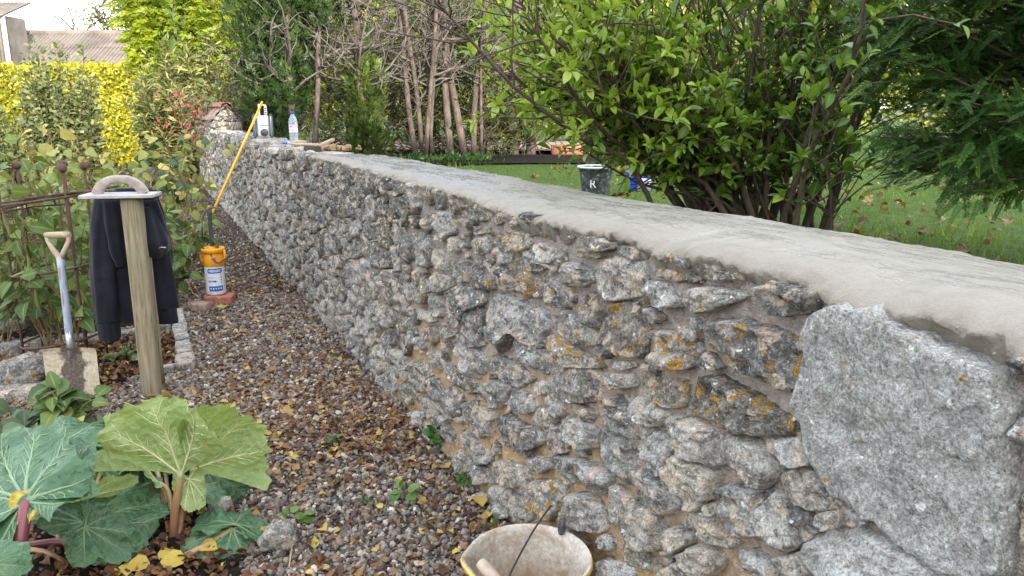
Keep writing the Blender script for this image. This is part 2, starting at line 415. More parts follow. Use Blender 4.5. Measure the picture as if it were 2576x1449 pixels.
M['gravelbed'] = m_ground('gravel_bed', [(0.3, (0.05, 0.038, 0.03)), (0.5, (0.105, 0.082, 0.068)), (0.7, (0.16, 0.135, 0.115))], 30)
M['soil'] = m_ground('dark_soil', [(0.3, (0.012, 0.010, 0.008)), (0.55, (0.03, 0.024, 0.018)), (0.75, (0.06, 0.042, 0.03))], 24)
M['lawnbed'] = m_ground('lawn_turf', [(0.3, (0.05, 0.085, 0.016)), (0.55, (0.09, 0.155, 0.028)), (0.75, (0.15, 0.20, 0.05))], 10)
M['field'] = m_ground('far_ground', [(0.3, (0.09, 0.10, 0.04)), (0.6, (0.16, 0.14, 0.08))], 1.5)
M['drive'] = m_ground('sunlit_drive', [(0.3, (0.30, 0.21, 0.17)), (0.55, (0.40, 0.30, 0.25)), (0.75, (0.5, 0.40, 0.34))], 6)
M['litter'] = leafy('dry_leaf', [(0.0, (0.05, 0.028, 0.018)), (0.22, (0.14, 0.065, 0.033)), (0.4, (0.24, 0.115, 0.045)), (0.55, (0.33, 0.20, 0.09)), (0.7, (0.46, 0.31, 0.09)), (0.85, (0.58, 0.42, 0.10)), (1.0, (0.62, 0.48, 0.09))], 0.2, 0.6, None, 0.3, 0.75)
M['grass'] = leafy('grass_blade', [(0, (0.075, 0.15, 0.02)), (0.6, (0.16, 0.28, 0.04)), (1, (0.36, 0.40, 0.10))], 0.35, 0.5)
M['shrubleaf'] = leafy('shrub_leaf', [(0, (0.03, 0.08, 0.012)), (0.4, (0.08, 0.17, 0.018)), (0.72, (0.18, 0.30, 0.025)), (1, (0.32, 0.43, 0.055))], 0.38, 0.32, (0.22, 0.30, 0.09), 0.5, 0.3)
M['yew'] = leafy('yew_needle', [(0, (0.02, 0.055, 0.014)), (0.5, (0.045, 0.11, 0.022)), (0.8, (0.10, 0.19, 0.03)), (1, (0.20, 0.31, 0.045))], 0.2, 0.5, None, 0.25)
M['conifer'] = leafy('conifer_needle', [(0, (0.018, 0.038, 0.010)), (0.6, (0.05, 0.09, 0.017)), (1, (0.13, 0.18, 0.03))], 0.15, 0.5)
M['conifer_y'] = leafy('conifer_olive', [(0, (0.025, 0.045, 0.010)), (0.6, (0.06, 0.092, 0.014)), (1, (0.11, 0.15, 0.02))], 0.2, 0.5)
M['cypress'] = leafy('cypress_spray', [(0, (0.06, 0.11, 0.010)), (0.5, (0.24, 0.31, 0.018)), (1, (0.42, 0.44, 0.03))], 0.35, 0.5)
M['privet'] = leafy('golden_leaf', [(0, (0.15, 0.16, 0.015)), (0.4, (0.36, 0.35, 0.025)), (1, (0.58, 0.54, 0.05))], 0.35, 0.45)
M['lime'] = leafy('lime_leaf', [(0, (0.10, 0.14, 0.02)), (0.5, (0.26, 0.31, 0.05)), (1, (0.46, 0.47, 0.10))], 0.35, 0.5)
M['greyleaf'] = leafy('grey_green_leaf', [(0, (0.06, 0.085, 0.03)), (0.6, (0.14, 0.17, 0.07)), (1, (0.30, 0.31, 0.12))], 0.3, 0.55)
M['buddleia'] = leafy('willowy_leaf', [(0, (0.08, 0.105, 0.035)), (0.6, (0.21, 0.23, 0.08)), (1, (0.40, 0.38, 0.13))], 0.3, 0.55)
M['rasp'] = leafy('cane_leaf', [(0, (0.04, 0.085, 0.022)), (0.35, (0.10, 0.17, 0.04)), (0.65, (0.21, 0.26, 0.06)), (0.85, (0.42, 0.39, 0.13)), (1, (0.56, 0.42, 0.11))], 0.27, 0.5, (0.30, 0.33, 0.13), 0.35, 0.35)
M['raspdark'] = leafy('dark_cane_leaf', [(0, (0.025, 0.06, 0.025)), (0.6, (0.055, 0.10, 0.045)), (1, (0.11, 0.16, 0.07))], 0.25, 0.5, (0.14, 0.18, 0.09))
M['fuchsia'] = leafy('red_flower', [(0, (0.45, 0.02, 0.05)), (1, (0.75, 0.04, 0.13))], 0.3, 0.5)
def m_rhub(name, c1, c2, c3, rough):
    a = NT(name); n = a.noise(9, 5, 0.6); n2 = a.noise(55, 4); q = a.noise(4, 3, 0.5, a.vadd(a.tc(), (4.1, 1.7, 9)))
    c = a.ramp(n, [(0.3, c1), (0.55, c2), (0.75, c3)])
    c = a.mix(a.ramp(a.math('ADD', q, a.math('MULTIPLY', a.attr('yel'), 0.5)), [(0.72, 0.0), (0.80, 1.0)]), c, a.ramp(n2, [(0.3, (0.42, 0.27, 0.03)), (0.6, (0.60, 0.48, 0.08))]))
    c = a.mix(a.math('MULTIPLY', a.attr('vein'), 0.25), c, tuple(np.array(c3) * 1.35))
    a.base(c).rough(rough).spec(0.45)
    a.bump(a.math('ADD', n2, a.math('MULTIPLY', a.voro(34), 1.1)), 0.7, 0.012)
    t = a.n('ShaderNodeBsdfTranslucent'); a.l(a.mix(1.0, c, (1, 1, 0.5), 'MULTIPLY'), t.inputs[0]); mx = a.n('ShaderNodeMixShader'); mx.inputs[0].default_value = 0.30
    a.l(a.b.outputs[0], mx.inputs[1]); a.l(t.outputs[0], mx.inputs[2]); a.l(mx.outputs[0], a.out.inputs[0]); return a.m
M['rh_top'] = m_rhub('rhubarb_upper', (0.05, 0.125, 0.06), (0.085, 0.185, 0.09), (0.15, 0.255, 0.125), 0.33)
M['rh_under'] = m_rhub('rhubarb_under', (0.22, 0.32, 0.11), (0.31, 0.41, 0.17), (0.41, 0.49, 0.25), 0.5)
M['rh_vein'] = plain('rhubarb_vein', (0.60, 0.62, 0.34), 0.5, 0.15)
M['rh_vein_top'] = plain('rhubarb_vein_upper', (0.17, 0.26, 0.15), 0.5, 0.2)
def m_stalk():
    a = NT('rhubarb_stalk'); g = a.attr('rnd'); c = a.ramp(g, [(0.0, (0.17, 0.03, 0.05)), (0.35, (0.25, 0.09, 0.065)), (0.7, (0.38, 0.23, 0.12)), (1, (0.36, 0.38, 0.16))])
    n = a.noise(30, 4); c = a.mix(0.4, c, a.mix(1.0, c, a.ramp(n, [(0.3, 0.5), (0.7, 1.0)]), 'MULTIPLY')); a.base(c).rough(0.35).spec(0.5); return a.m
M['stalk'] = m_stalk()
def m_bark(name, c1, c2, c3, sc_=(6, 6, 1.2)):
    a = NT(name); v = a.vmul(a.tc(), sc_); n = a.noise(7, 6, 0.65, v, 0.5); n2 = a.noise(5, 3)
    a.base(a.mix(a.ramp(n2, [(0.45, 0.0), (0.65, 0.6)]), a.ramp(n, [(0.32, c1), (0.52, c2), (0.7, c3)]), c3)).rough(0.9).spec(0.2); a.bump(n, 0.7, 0.012); return a.m
M['bark'] = m_bark('reddish_bark', (0.04, 0.031, 0.027), (0.085, 0.064, 0.055), (0.165, 0.128, 0.112))
M['deadwood'] = m_bark('dead_branch', (0.04, 0.034, 0.03), (0.09, 0.078, 0.069), (0.20, 0.176, 0.156))
M['twig'] = m_bark('shrub_stem', (0.035, 0.028, 0.02), (0.075, 0.06, 0.042), (0.13, 0.105, 0.075))
M['cane'] = m_bark('cane_stem', (0.10, 0.055, 0.025), (0.19, 0.13, 0.06), (0.22, 0.22, 0.09))
def m_post():
    a = NT('weathered_timber'); v = a.vmul(a.tc(), (26, 26, 1.6)); n = a.noise(2.2, 6, 0.62, v, 0.7); n2 = a.noise(3, 3)
    c = a.ramp(n, [(0.30, (0.10, 0.082, 0.052)), (0.46, (0.22, 0.185, 0.125)), (0.60, (0.29, 0.25, 0.175)), (0.75, (0.36, 0.32, 0.235))])
    c = a.mix(a.ramp(n2, [(0.45, 0.0), (0.7, 0.55)]), c, (0.15, 0.155, 0.07)); a.base(c).rough(0.9).spec(0.15); a.bump(n, 0.6, 0.006); return a.m
M['post'] = m_post()
M['float'] = plain('mortar_stained_wood', (0.31, 0.27, 0.24), 0.85, 0.28, 30, 0.4)
M['floattop'] = plain('pale_plastered_wood', (0.37, 0.36, 0.362), 0.8, 0.22, 26, 0.3)
M['wood'] = plain('bare_wood', (0.34, 0.265, 0.18), 0.7, 0.25, 22, 0.2)
M['greywood'] = plain('grey_worn_wood', (0.38, 0.31, 0.24), 0.75, 0.25, 25, 0.3)
def m_shaft():
    a = NT('worn_blue_shaft'); v = a.vmul(a.tc(), (30, 30, 4)); n = a.noise(1.5, 5, 0.6, v); a.base(a.ramp(n, [(0.4, (0.22, 0.27, 0.36)), (0.55, (0.34, 0.38, 0.46)), (0.66, (0.20, 0.17, 0.15))])).rough(0.4); return a.m
M['shaft'] = m_shaft()
def m_blade():
    a = NT('muddy_blade'); n = a.noise(13, 6, 0.65); n2 = a.noise(70, 4); s = a.n('ShaderNodeSeparateXYZ'); a.l(a.tc(), s.inputs[0])
    mud = a.math('SUBTRACT', a.math('ADD', a.math('MULTIPLY', a.math('SUBTRACT', n, 0.5), 0.9), 0.52), a.math('MULTIPLY', a.math('ABSOLUTE', s.outputs[0]), 6.0))
    c = a.ramp(n2, [(0.3, (0.30, 0.26, 0.18)), (0.65, (0.52, 0.46, 0.34))]); c = a.mix(a.ramp(n, [(0.55, 0.0), (0.66, 0.8)]), c, (0.17, 0.155, 0.14))
    c = a.mix(a.ramp(mud, [(0.10, 0.0), (0.22, 0.93)]), c, a.ramp(n2, [(0.35, (0.035, 0.028, 0.022)), (0.7, (0.13, 0.10, 0.08))])); a.base(c).rough(0.7).spec(0.3); a.bump(n2, 0.3, 0.004); return a.m
M['blade'] = m_blade()
M['rust'] = plain('rusty_iron', (0.085, 0.045, 0.033), 0.8, 0.45, 40, 0.4)
M['iron'] = plain('dark_iron', (0.05, 0.05, 0.052), 0.55, 0.35, 40, 0.2, 0.3)
M['steel'] = plain('grey_steel', (0.38, 0.38, 0.40), 0.35, 0.2, 30, 0.1, 0.7)
def m_cloth():
    a = NT('navy_fleece'); n = a.noise(6, 5, 0.6); n2 = a.noise(600, 2); c = a.ramp(n, [(0.35, (0.007, 0.008, 0.013)), (0.6, (0.014, 0.015, 0.022)), (0.8, (0.035, 0.035, 0.042))])
    a.base(c).rough(0.95).spec(0.15); a.b.inputs['Sheen Weight'].default_value = 0.12; a.bump(a.math('ADD', a.math('MULTIPLY', n, 1.2), a.math('MULTIPLY', n2, 0.1)), 0.35, 0.01); return a.m
M['cloth'] = m_cloth()
M['orange'] = plain('orange_plastic', (0.72, 0.30, 0.012), 0.38, 0.08)
M['yellow'] = plain('yellow_plastic', (0.80, 0.40, 0.01), 0.4, 0.08)
M['whitep'] = plain('milky_plastic', (0.62, 0.63, 0.66), 0.4, 0.08)
M['blackp'] = plain('black_rubber', (0.022, 0.022, 0.024), 0.5, 0.2)
M['greyp'] = plain('grey_plastic', (0.07, 0.07, 0.075), 0.5, 0.2)
M['bluep'] = plain('blue_print', (0.02, 0.12, 0.42), 0.45, 0.1)
M['blued'] = plain('deep_blue_plastic', (0.012, 0.07, 0.55), 0.35, 0.12)
M['paper'] = plain('white_label', (0.68, 0.71, 0.76), 0.55, 0.06)
M['whiteprint'] = plain('white_print', (0.8, 0.8, 0.8), 0.5, 0.03)
M['pink'] = plain('pink_print', (0.75, 0.16, 0.30), 0.5, 0.08)
M['pinklabel'] = plain('pink_label', (0.72, 0.45, 0.58), 0.5, 0.12)
M['silver'] = plain('silver_plastic', (0.62, 0.64, 0.64), 0.4, 0.08)
M['teal'] = plain('dark_teal_plastic', (0.06, 0.085, 0.09), 0.4, 0.2)
M['brick'] = plain('red_brick', (0.34, 0.13, 0.085), 0.9, 0.35, 26, 0.6)
M['palebrick'] = plain('pale_topped_brick', (0.26, 0.19, 0.15), 0.9, 0.4, 22, 0.6)
M['tile'] = plain('old_clay_tile', (0.20, 0.14, 0.115), 0.9, 0.4, 9, 0.5)
M['ridgetile'] = plain('red_ridge_tile', (0.30, 0.13, 0.09), 0.9, 0.4, 14, 0.5)
def m_bucket():
    a = NT('mortar_crusted_plastic'); n = a.noise(11, 6, 0.65, None, 0.5); n2 = a.noise(80, 5, 0.6); s = a.n('ShaderNodeSeparateXYZ'); a.l(a.tc(), s.inputs[0])
    c = a.ramp(n2, [(0.3, (0.36, 0.32, 0.265)), (0.65, (0.58, 0.545, 0.485))]); c = a.mix(a.ramp(n, [(0.46, 0.0), (0.60, 0.85)]), c, (0.30, 0.22, 0.14))
    low = a.math('ADD', s.outputs[2], a.math('MULTIPLY', a.math('SUBTRACT', n, 0.5), 0.25)); c = a.mix(a.ramp(low, [(0.06, 0.85), (0.19, 0.0)]), c, (0.33, 0.19, 0.09))
    a.base(c).rough(0.65).spec(0.35); a.bump(a.math('ADD', n, n2), 0.35, 0.006); return a.m
M['bucket'] = m_bucket()
M['bucketout'] = plain('yellow_bucket_plastic', (0.72, 0.45, 0.08), 0.5, 0.25, 12)
def m_blackbucket():
    a = NT('mortar_splashed_black_plastic'); n = a.noise(22, 6, 0.7); a.base(a.ramp(n, [(0.42, (0.025, 0.027, 0.03)), (0.56, (0.10, 0.105, 0.11)), (0.68, (0.38, 0.38, 0.37))])).rough(0.6); return a.m
M['blackbucket'] = m_blackbucket()
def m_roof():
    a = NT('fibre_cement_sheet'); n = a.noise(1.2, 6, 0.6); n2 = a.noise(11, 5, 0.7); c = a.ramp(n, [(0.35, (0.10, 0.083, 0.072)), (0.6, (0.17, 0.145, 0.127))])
    c = a.mix(a.ramp(n2, [(0.58, 0.0), (0.68, 0.75)]), c, (0.10, 0.085, 0.07)); c = a.mix(a.math('MULTIPLY', a.ramp(a.attr('dirt'), [(0.45, 0.0), (0.8, 1.0)]), 0.65), c, (0.055, 0.046, 0.038)); a.base(c).rough(0.9); return a.m  # valleys darkened in the colour: painted corrugation shade along with dirt
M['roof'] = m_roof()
M['paintwhite'] = plain('white_paint', (0.7, 0.68, 0.65), 0.6, 0.1, 4)
M['barnbrick'] = plain('barn_brick', (0.36, 0.17, 0.09), 0.9, 0.3, 8)
M['shade_house_wall'] = plain('shade_house_brick', (0.30, 0.20, 0.14), 0.9, 0.2, 6)
M['darkglass'] = plain('window_glass', (0.03, 0.035, 0.04), 0.1, 0.1)
def m_glass():
    a = NT('clear_blue_bottle'); a.base((0.72, 0.86, 0.97)).rough(0.08); a.b.inputs['Transmission Weight'].default_value = 0.75; a.b.inputs['IOR'].default_value = 1.25; return a.m
M['glass'] = m_glass()
M['bristle'] = plain('dark_bristle', (0.06, 0.05, 0.042), 0.95, 0.4, 60, 0.8)
M['hose'] = plain('green_plastic', (0.02, 0.30, 0.13), 0.4, 0.15)
M['dirtygrass'] = leafy('weed_leaf', [(0, (0.03, 0.09, 0.02)), (0.6, (0.07, 0.17, 0.03)), (1, (0.16, 0.26, 0.05))], 0.3, 0.45)
# ------------------------------------------------------------------ ground and large structure
def sheet(name, poly_fn, mat, xs, ys, kind='structure', smooth=True):
    X, Y = np.meshgrid(xs, ys); V = np.stack([X, Y, poly_fn(X, Y)], -1).reshape(-1, 3)
    m = MB(); m.add(V, [grid_faces(len(ys), len(xs))]); o = m.build(name, mat, None, smooth); o['kind'] = kind; return o
def wall_side(X, Y): return WN[0] * (X - P0[0]) + WN[1] * (Y - P0[1])
sheet('ground', lambda X, Y: X * 0 - 0.06, M['field'], np.linspace(-400, 400, 30), np.linspace(-100, 700, 30))
def strip_sheet(name, us, vs, zf, mat, kind='structure'):
    """a sheet laid along the wall: u along it, v across (negative = path side)"""
    U, V_ = np.meshgrid(us, vs); P = UVZ(U, V_, zf(U, V_)).reshape(-1, 3); m = MB(); m.add(P, [grid_faces(len(vs), len(us))[:, ::-1]])
    o = m.build(name, mat); o['kind'] = kind; return o
def gz(U, V_): return -0.004 + 0.010 * vnoise(np.stack([U * 1.7, V_ * 1.7, U * 0], -1), 3)
strip_sheet('gravel_path', np.arange(-3.6, 24.01, 0.10), np.arange(-4.2, 0.06, 0.10), gz, M['gravelbed'])
LZ = 0.80
def lz(U, V_): return LZ + 0.02 * vnoise(np.stack([U * 0.8, V_ * 0.8, U * 0], -1), 5) + np.clip((V_ - 6) * 0.006, 0, 0.2)
def m_terrace():
    m = MB(); us = np.concatenate([np.arange(-6, 16, 0.25), np.arange(16, 23.1, 1.0)]); vs = np.concatenate([np.arange(0.42, 8, 0.25), np.arange(8, 90, 4.0)])
    U, V_ = np.meshgrid(us, vs); m.add(UVZ(U, V_, lz(U, V_)), [grid_faces(len(vs), len(us))[:, ::-1]])
    a = UVZ(us, 0.42, lz(us, us * 0 + 0.42)); b = UVZ(us, 0.42, -0.1); m.add(np.concatenate([a, b]), [grid_faces(2, len(us))])
    o = m.build('lawn', M['lawnbed']); o['kind'] = 'structure'
m_terrace()
def patch(name, pts, z, mat, mid=True):
    P = np.array([[p[0], p[1], z] for p in pts], float); m = MB(); c = P.mean(0); n = len(P)
    m.add(np.concatenate([P, c[None]]), [np.array([[i, (i + 1) % n, n] for i in range(n)])]); o = m.build(name, mat); o['kind'] = 'structure'; return o
def ragged(cx, cy, rx, ry, n=40, seed=0, amp=0.12):
    a = np.arange(n) * 2 * math.pi / n; r = 1 + amp * vnoise(np.stack([np.cos(a) * 2, np.sin(a) * 2, a * 0 + seed], -1), seed)
    return np.stack([cx + rx * r * np.cos(a), cy + ry * r * np.sin(a)], -1)
patch('soil_bed', ragged(0.4, 11.75, 3.0, 1.0, 90, 1, 0.2), LZ + 0.036, M['soil'])
patch('driveway', [(-4.4, 13.6), (1.0, 13.3), (2.6, 13.2), (3.6, 14.5), (3, 17.0), (-5.8, 17.0)], LZ + 0.075, M['drive'])
patch('vegetable_bed', [G(-60, 925)[:2], G(120, 905)[:2], G(250, 868)[:2], G(430, 842)[:2], G(468, 905)[:2], G(390, 935)[:2], G(250, 985)[:2], G(-80, 1010)[:2]], 0.012, M['soil'])
patch('cane_bed', [G(-160, 870)[:2], G(60, 850)[:2], G(240, 840)[:2], G(430, 800)[:2], G(440, 740)[:2], G(425, 640)[:2], (-3.9, 8.6), (-5.6, 12.5), (-9.5, 12.5), (-8.0, 7.0)], 0.016, M['soil'])
patch('rhubarb_bed', [G(-260, 1400)[:2], G(-120, 1120)[:2], G(60, 1085)[:2], G(300, 1110)[:2], G(520, 1180)[:2], G(610, 1300)[:2], G(625, 1440)[:2], G(640, 1640)[:2], G(-300, 1700)[:2]], 0.010, M['soil'])

# ------------------------------------------------------------------ the stone wall
def zp(off, pts): return [((off[0] + x / 2.0125) / 1.49068, (off[1] + y / 2.0125) / 1.49068) for x, y in pts]
A_, B_, C_, D_, E_ = (2200, 840), (2200, 1440), (2880, 1440), (1500, 700), (1500, 1300)
TR = []
def T(off, s, tone=None, lich=None, prot=None):
    v = [int(q) for q in s.split()]; TR.append((zp(off, list(zip(v[::2], v[1::2]))), tone, lich, prot))
# block with the big pale slab and its neighbours
T(C_, '260 220 290 60 310 -60 330 -264 350 -394 400 -484 540 -549 740 -554 850 -529 1080 -464 1300 -354 1450 -274 1650 -204 1810 -140 1850 20 1885 220 1850 440 1865 640 1885 900 1860 1200 1870 1400 1700 1449 1500 1420 1300 1340 1100 1210 900 1090 700 960 520 830 380 610 290 420', 0.66, 0.1, 0.05)
T(C_, '300 1200 450 1110 650 1065 850 1150 1100 1260 1350 1400 1500 1480 1450 1560 1100 1640 650 1620 420 1500 300 1350 260 1240', 0.8, 0.0, 0.06)
T(C_, '130 660 270 620 400 690 520 850 640 930 560 950 380 945 230 860 130 730', 0.6, 0.0)
T(C_, '460 960 560 950 600 1060 520 1070 450 1040', 0.6); T(C_, '640 930 800 1040 680 1050', 0.5)
T(C_, '1870 -200 1950 -280 2080 -200 2050 -40 1900 -50', 0.35); T(C_, '1905 200 1990 100 2150 200 2120 520 1920 600 1880 420', 0.6); T(C_, '1890 700 2060 650 2160 1100 2100 1449 1930 1449 1900 1000', 0.7)
T(A_, '150 270 300 245 490 280 500 400 470 550 310 575 170 590 135 440 130 340', 0.62, 0.1)
T(A_, '0 90 240 110 240 180 150 210 50 180 0 160', 0.4, 0.7); T(A_, '250 150 440 190 490 270 400 260 270 200', 0.3, 0.7); T(A_, '600 220 690 210 790 290 800 340 690 310 600 280', 0.45, 0.9)
T(A_, '810 290 1000 310 1190 380 1200 430 1000 430 870 370 820 340', 0.4, 1.0); T(A_, '570 330 690 360 780 430 680 450 570 390', 0.45, 1.0); T(A_, '490 420 620 450 720 520 740 620 680 640 570 600 480 560', 0.6, 0.5)
T(A_, '740 520 920 470 1180 500 1270 520 1260 560 1000 640 830 680 750 630', 0.62, 0.3, 0.07); T(A_, '1320 480 1450 420 1600 420 1750 500 1790 600 1740 680 1560 690 1380 650 1320 570', 0.36, 0.4, 0.05)
T(A_, '160 610 310 580 470 570 490 700 490 860 480 1010 370 1015 200 900 130 800 130 680', 0.33, 1.0, 0.06); T(A_, '490 800 640 790 760 850 870 900 920 1000 820 1080 720 1100 610 1040 500 980', 0.42, 1.3, 0.06)
T(A_, '740 730 830 700 930 780 900 870 810 880 750 800', 0.5, 1.2); T(A_, '950 720 1200 720 1450 790 1650 880 1690 960 1640 1260 1580 1300 1400 1170 1100 1060 1000 970 920 880', 0.34, 0.95, 0.055)
T(A_, '230 1030 370 1040 380 1080 300 1095 230 1070', 0.7); T(A_, '150 1110 390 1130 380 1230 250 1240 130 1180', 0.72); T(A_, '390 1130 600 1140 750 1180 770 1350 720 1400 550 1330 400 1250', 0.48, 0.9)
T(B_, '790 30 880 -90 1020 -70 1140 20 1330 90 1430 190 1610 250 1640 390 1470 400 1300 370 1100 310 880 250 790 180', 0.3, 1.2, 0.07)
T(B_, '130 100 230 80 300 160 400 250 430 420 390 450 280 350 140 250 120 160', 0.4, 0.0, 0.06); T(B_, '260 80 440 90 600 170 680 220 600 320 520 300 400 230 310 150', 0.7, 0.1); T(B_, '620 290 690 230 850 260 1060 360 1080 560 1020 630 880 560 720 450 640 370', 0.62, 0.25, 0.06)
T(B_, '490 430 560 340 640 370 710 470 680 580 670 690 610 680 520 560', 0.62, 0.0, 0.06); T(B_, '110 470 160 320 260 380 400 470 480 500 390 690 320 770 270 660 150 570', 0.52, 0.0, 0.06); T(B_, '400 620 530 640 640 740 760 900 640 990 540 930 420 810 380 700', 0.55, 0.4, 0.06)
T(B_, '680 600 740 510 880 580 1040 680 1000 850 880 940 810 930 730 780 680 680', 0.74, 0.0, 0.075); T(B_, '1060 430 1100 360 1240 380 1420 500 1500 620 1480 720 1400 780 1250 720 1090 580', 0.6, 0.0, 0.06); T(B_, '1310 400 1640 410 1740 600 1640 610 1450 530', 0.6)
T(B_, '1000 780 1130 740 1290 760 1460 800 1360 920 1330 1040 1390 1140 1280 1150 1100 1110 1020 1000', 0.58, 0.1, 0.06); T(B_, '780 960 900 950 1010 970 1040 1080 1160 1170 1160 1250 1010 1190 880 1110 740 1080', 0.66); T(B_, '160 780 240 700 290 780 400 860 600 1000 640 1130 580 1270 480 1250 330 1150 200 960', 0.55, 0.0, 0.06)
T(B_, '290 1120 400 1200 500 1290 600 1420 520 1430 380 1340 280 1240', 0.45); T(B_, '640 1130 700 1060 800 1120 800 1200 720 1270 650 1200', 0.6); T(B_, '750 1260 870 1210 1020 1240 1070 1330 1000 1440 860 1420 760 1330', 0.68, 0.0, 0.06)
T(B_, '1180 1240 1290 1250 1450 1330 1500 1449 1330 1440 1210 1380', 0.72, 0.0, 0.05); T(B_, '610 1400 720 1330 850 1440 800 1560 620 1540', 0.66); T(B_, '-20 620 60 630 170 740 150 850 60 800 -30 730', 0.6); T(B_, '60 1400 180 1310 390 1360 420 1449 300 1520 60 1500', 0.8, 0.0, 0.06)
T(B_, '1340 950 1480 780 1570 860 1600 1050 1680 1180 1560 1270 1440 1180 1330 1040', 0.72, 0.0, 0.07); T(B_, '1590 900 1700 960 1790 1100 1690 1180 1610 1050', 0.4); T(B_, '1490 1290 1640 1250 1700 1420 1650 1520 1540 1449', 0.66)
# middle and lower block
T(E_, '690 30 780 60 880 120 1050 230 1000 260 920 310 860 250 740 190 680 100', 0.42, 1.0, 0.06); T(E_, '1200 110 1330 100 1530 180 1550 300 1530 440 1400 410 1280 410 1210 320 1190 200', 0.42, 0.7, 0.06); T(E_, '1260 420 1400 430 1530 500 1560 590 1430 560 1300 480', 0.5)
T(E_, '640 290 740 250 860 280 830 380 800 450 740 460 640 400', 0.42, 0.4, 0.05); T(E_, '860 290 930 320 1030 370 1050 450 980 510 880 480 850 400', 0.55, 0.7); T(E_, '1020 280 1080 245 1130 280 1110 360 1050 360', 0.75); T(E_, '1140 270 1200 240 1230 350 1300 480 1240 540 1160 470 1110 400', 0.6, 0.6)
T(E_, '460 180 540 190 640 270 640 340 540 360 460 290', 0.4); T(E_, '350 300 420 290 470 380 470 500 420 560 370 480', 0.36); T(E_, '240 220 310 250 350 330 340 440 270 380 230 290', 0.4); T(E_, '490 420 620 400 640 450 700 560 700 700 620 690 520 560 480 480', 0.47, 0.7)
T(E_, '740 540 850 500 960 600 1050 570 1100 640 1120 720 1010 780 1000 840 870 790 750 720', 0.4, 0.4, 0.06); T(E_, '1060 430 1130 440 1180 560 1200 700 1130 790 1100 650 1040 520', 0.45); T(E_, '1270 570 1330 510 1480 580 1530 650 1510 760 1430 760 1320 690', 0.6, 0.2, 0.06)
T(E_, '1310 820 1400 840 1640 950 1640 1020 1570 1100 1450 1050 1340 950', 0.66, 0.0, 0.06); T(E_, '1180 580 1270 600 1310 720 1300 800 1200 800 1160 700', 0.5); T(E_, '1020 830 1110 830 1190 910 1100 950 1020 930', 0.5, 0.8); T(E_, '1130 790 1290 830 1320 950 1380 1020 1280 1040 1200 930', 0.5)
T(E_, '700 890 780 850 900 880 1020 920 980 1050 880 1060 770 1000 710 950', 0.6, 0.2, 0.05); T(E_, '440 620 520 640 600 720 690 790 700 880 620 890 530 800 450 720', 0.47, 0.3); T(E_, '270 500 340 540 430 680 420 760 330 680 270 570', 0.42); T(E_, '410 800 460 770 560 890 550 960 450 990 400 900', 0.5)
T(E_, '560 880 640 900 720 930 690 1040 580 1010 540 960', 0.55); T(E_, '700 1060 780 1040 940 1140 980 1190 900 1260 800 1300 690 1240', 0.55, 0.2, 0.05); T(E_, '960 1080 1060 1000 1170 990 1290 1050 1250 1170 1210 1310 1100 1310 1040 1230', 0.55, 1.5, 0.07)
T(E_, '1230 1200 1300 1100 1430 1100 1560 1190 1600 1250 1640 1330 1540 1400 1400 1350 1260 1300', 0.5, 0.2, 0.08); T(E_, '860 1240 960 1200 1050 1290 960 1330 860 1290', 0.6); T(E_, '190 560 270 620 330 740 380 840 330 790 250 700 190 620', 0.7); T(E_, '150 370 240 390 340 480 260 540 180 480', 0.6); T(E_, '0 260 100 280 150 380 100 440 0 400', 0.45); T(E_, '80 170 140 60 250 180 230 340 160 340 80 260', 0.5)
# upper middle block
T(D_, '670 850 760 800 920 860 1110 920 1160 1060 1080 1220 960 1160 880 1090 830 1210 780 1260 700 1190 660 1010', 0.5, 0.4, 0.06); T(D_, '880 1110 1000 1160 1080 1240 1220 1290 1190 1390 1120 1420 980 1330 900 1240 850 1190', 0.5, 0.4); T(D_, '1110 1110 1230 1110 1380 1220 1560 1340 1540 1380 1400 1360 1230 1290 1120 1200', 0.55, 1.5, 0.08)
T(D_, '1150 970 1280 920 1400 1000 1530 1110 1550 1190 1460 1210 1320 1160 1200 1080', 0.5, 0.8, 0.06); T(D_, '1360 880 1430 790 1530 800 1550 900 1560 1080 1450 1040 1380 960', 0.45, 1.0); T(D_, '1090 640 1170 610 1250 680 1310 760 1370 860 1300 920 1200 860 1110 800 1080 720', 0.36, 0.8, 0.06)
T(D_, '1250 560 1370 580 1530 650 1530 710 1400 750 1320 740 1260 660', 0.5, 0.3, 0.06); T(D_, '870 560 930 520 980 600 1030 650 1080 720 1110 840 1000 850 880 790 860 680', 0.4, 1.3); T(D_, '970 500 1020 480 1100 560 1160 610 1090 640 1000 620', 0.55, 0.3); T(D_, '1020 420 1100 430 1190 500 1190 590 1100 570 1040 490', 0.97, 0.0)
T(D_, '1320 450 1420 470 1570 520 1500 545 1380 515', 0.6, 1.6); T(D_, '1420 400 1560 390 1650 420 1640 480 1560 480 1450 450', 0.42, 0.6); T(D_, '1000 340 1150 350 1140 400 1040 370', 0.4, 1.4); T(D_, '1180 340 1410 380 1390 400 1260 370', 0.4, 1.4); T(D_, '710 190 780 170 850 210 850 260 740 290 700 260', 0.4, 1.3); T(D_, '850 210 940 250 920 300 830 270', 0.5, 1.0)
T(D_, '540 390 660 380 700 440 700 500 600 515 540 470', 0.5, 0.5); T(D_, '700 460 790 440 860 500 840 580 760 570 710 520', 0.5, 0.7); T(D_, '800 350 870 330 980 350 1010 430 950 490 860 480 820 420', 0.5, 1.2); T(D_, '670 340 740 330 800 380 800 440 700 430', 0.5, 0.9); T(D_, '550 560 650 530 720 600 740 770 640 770 570 700', 0.36, 0.9, 0.06)
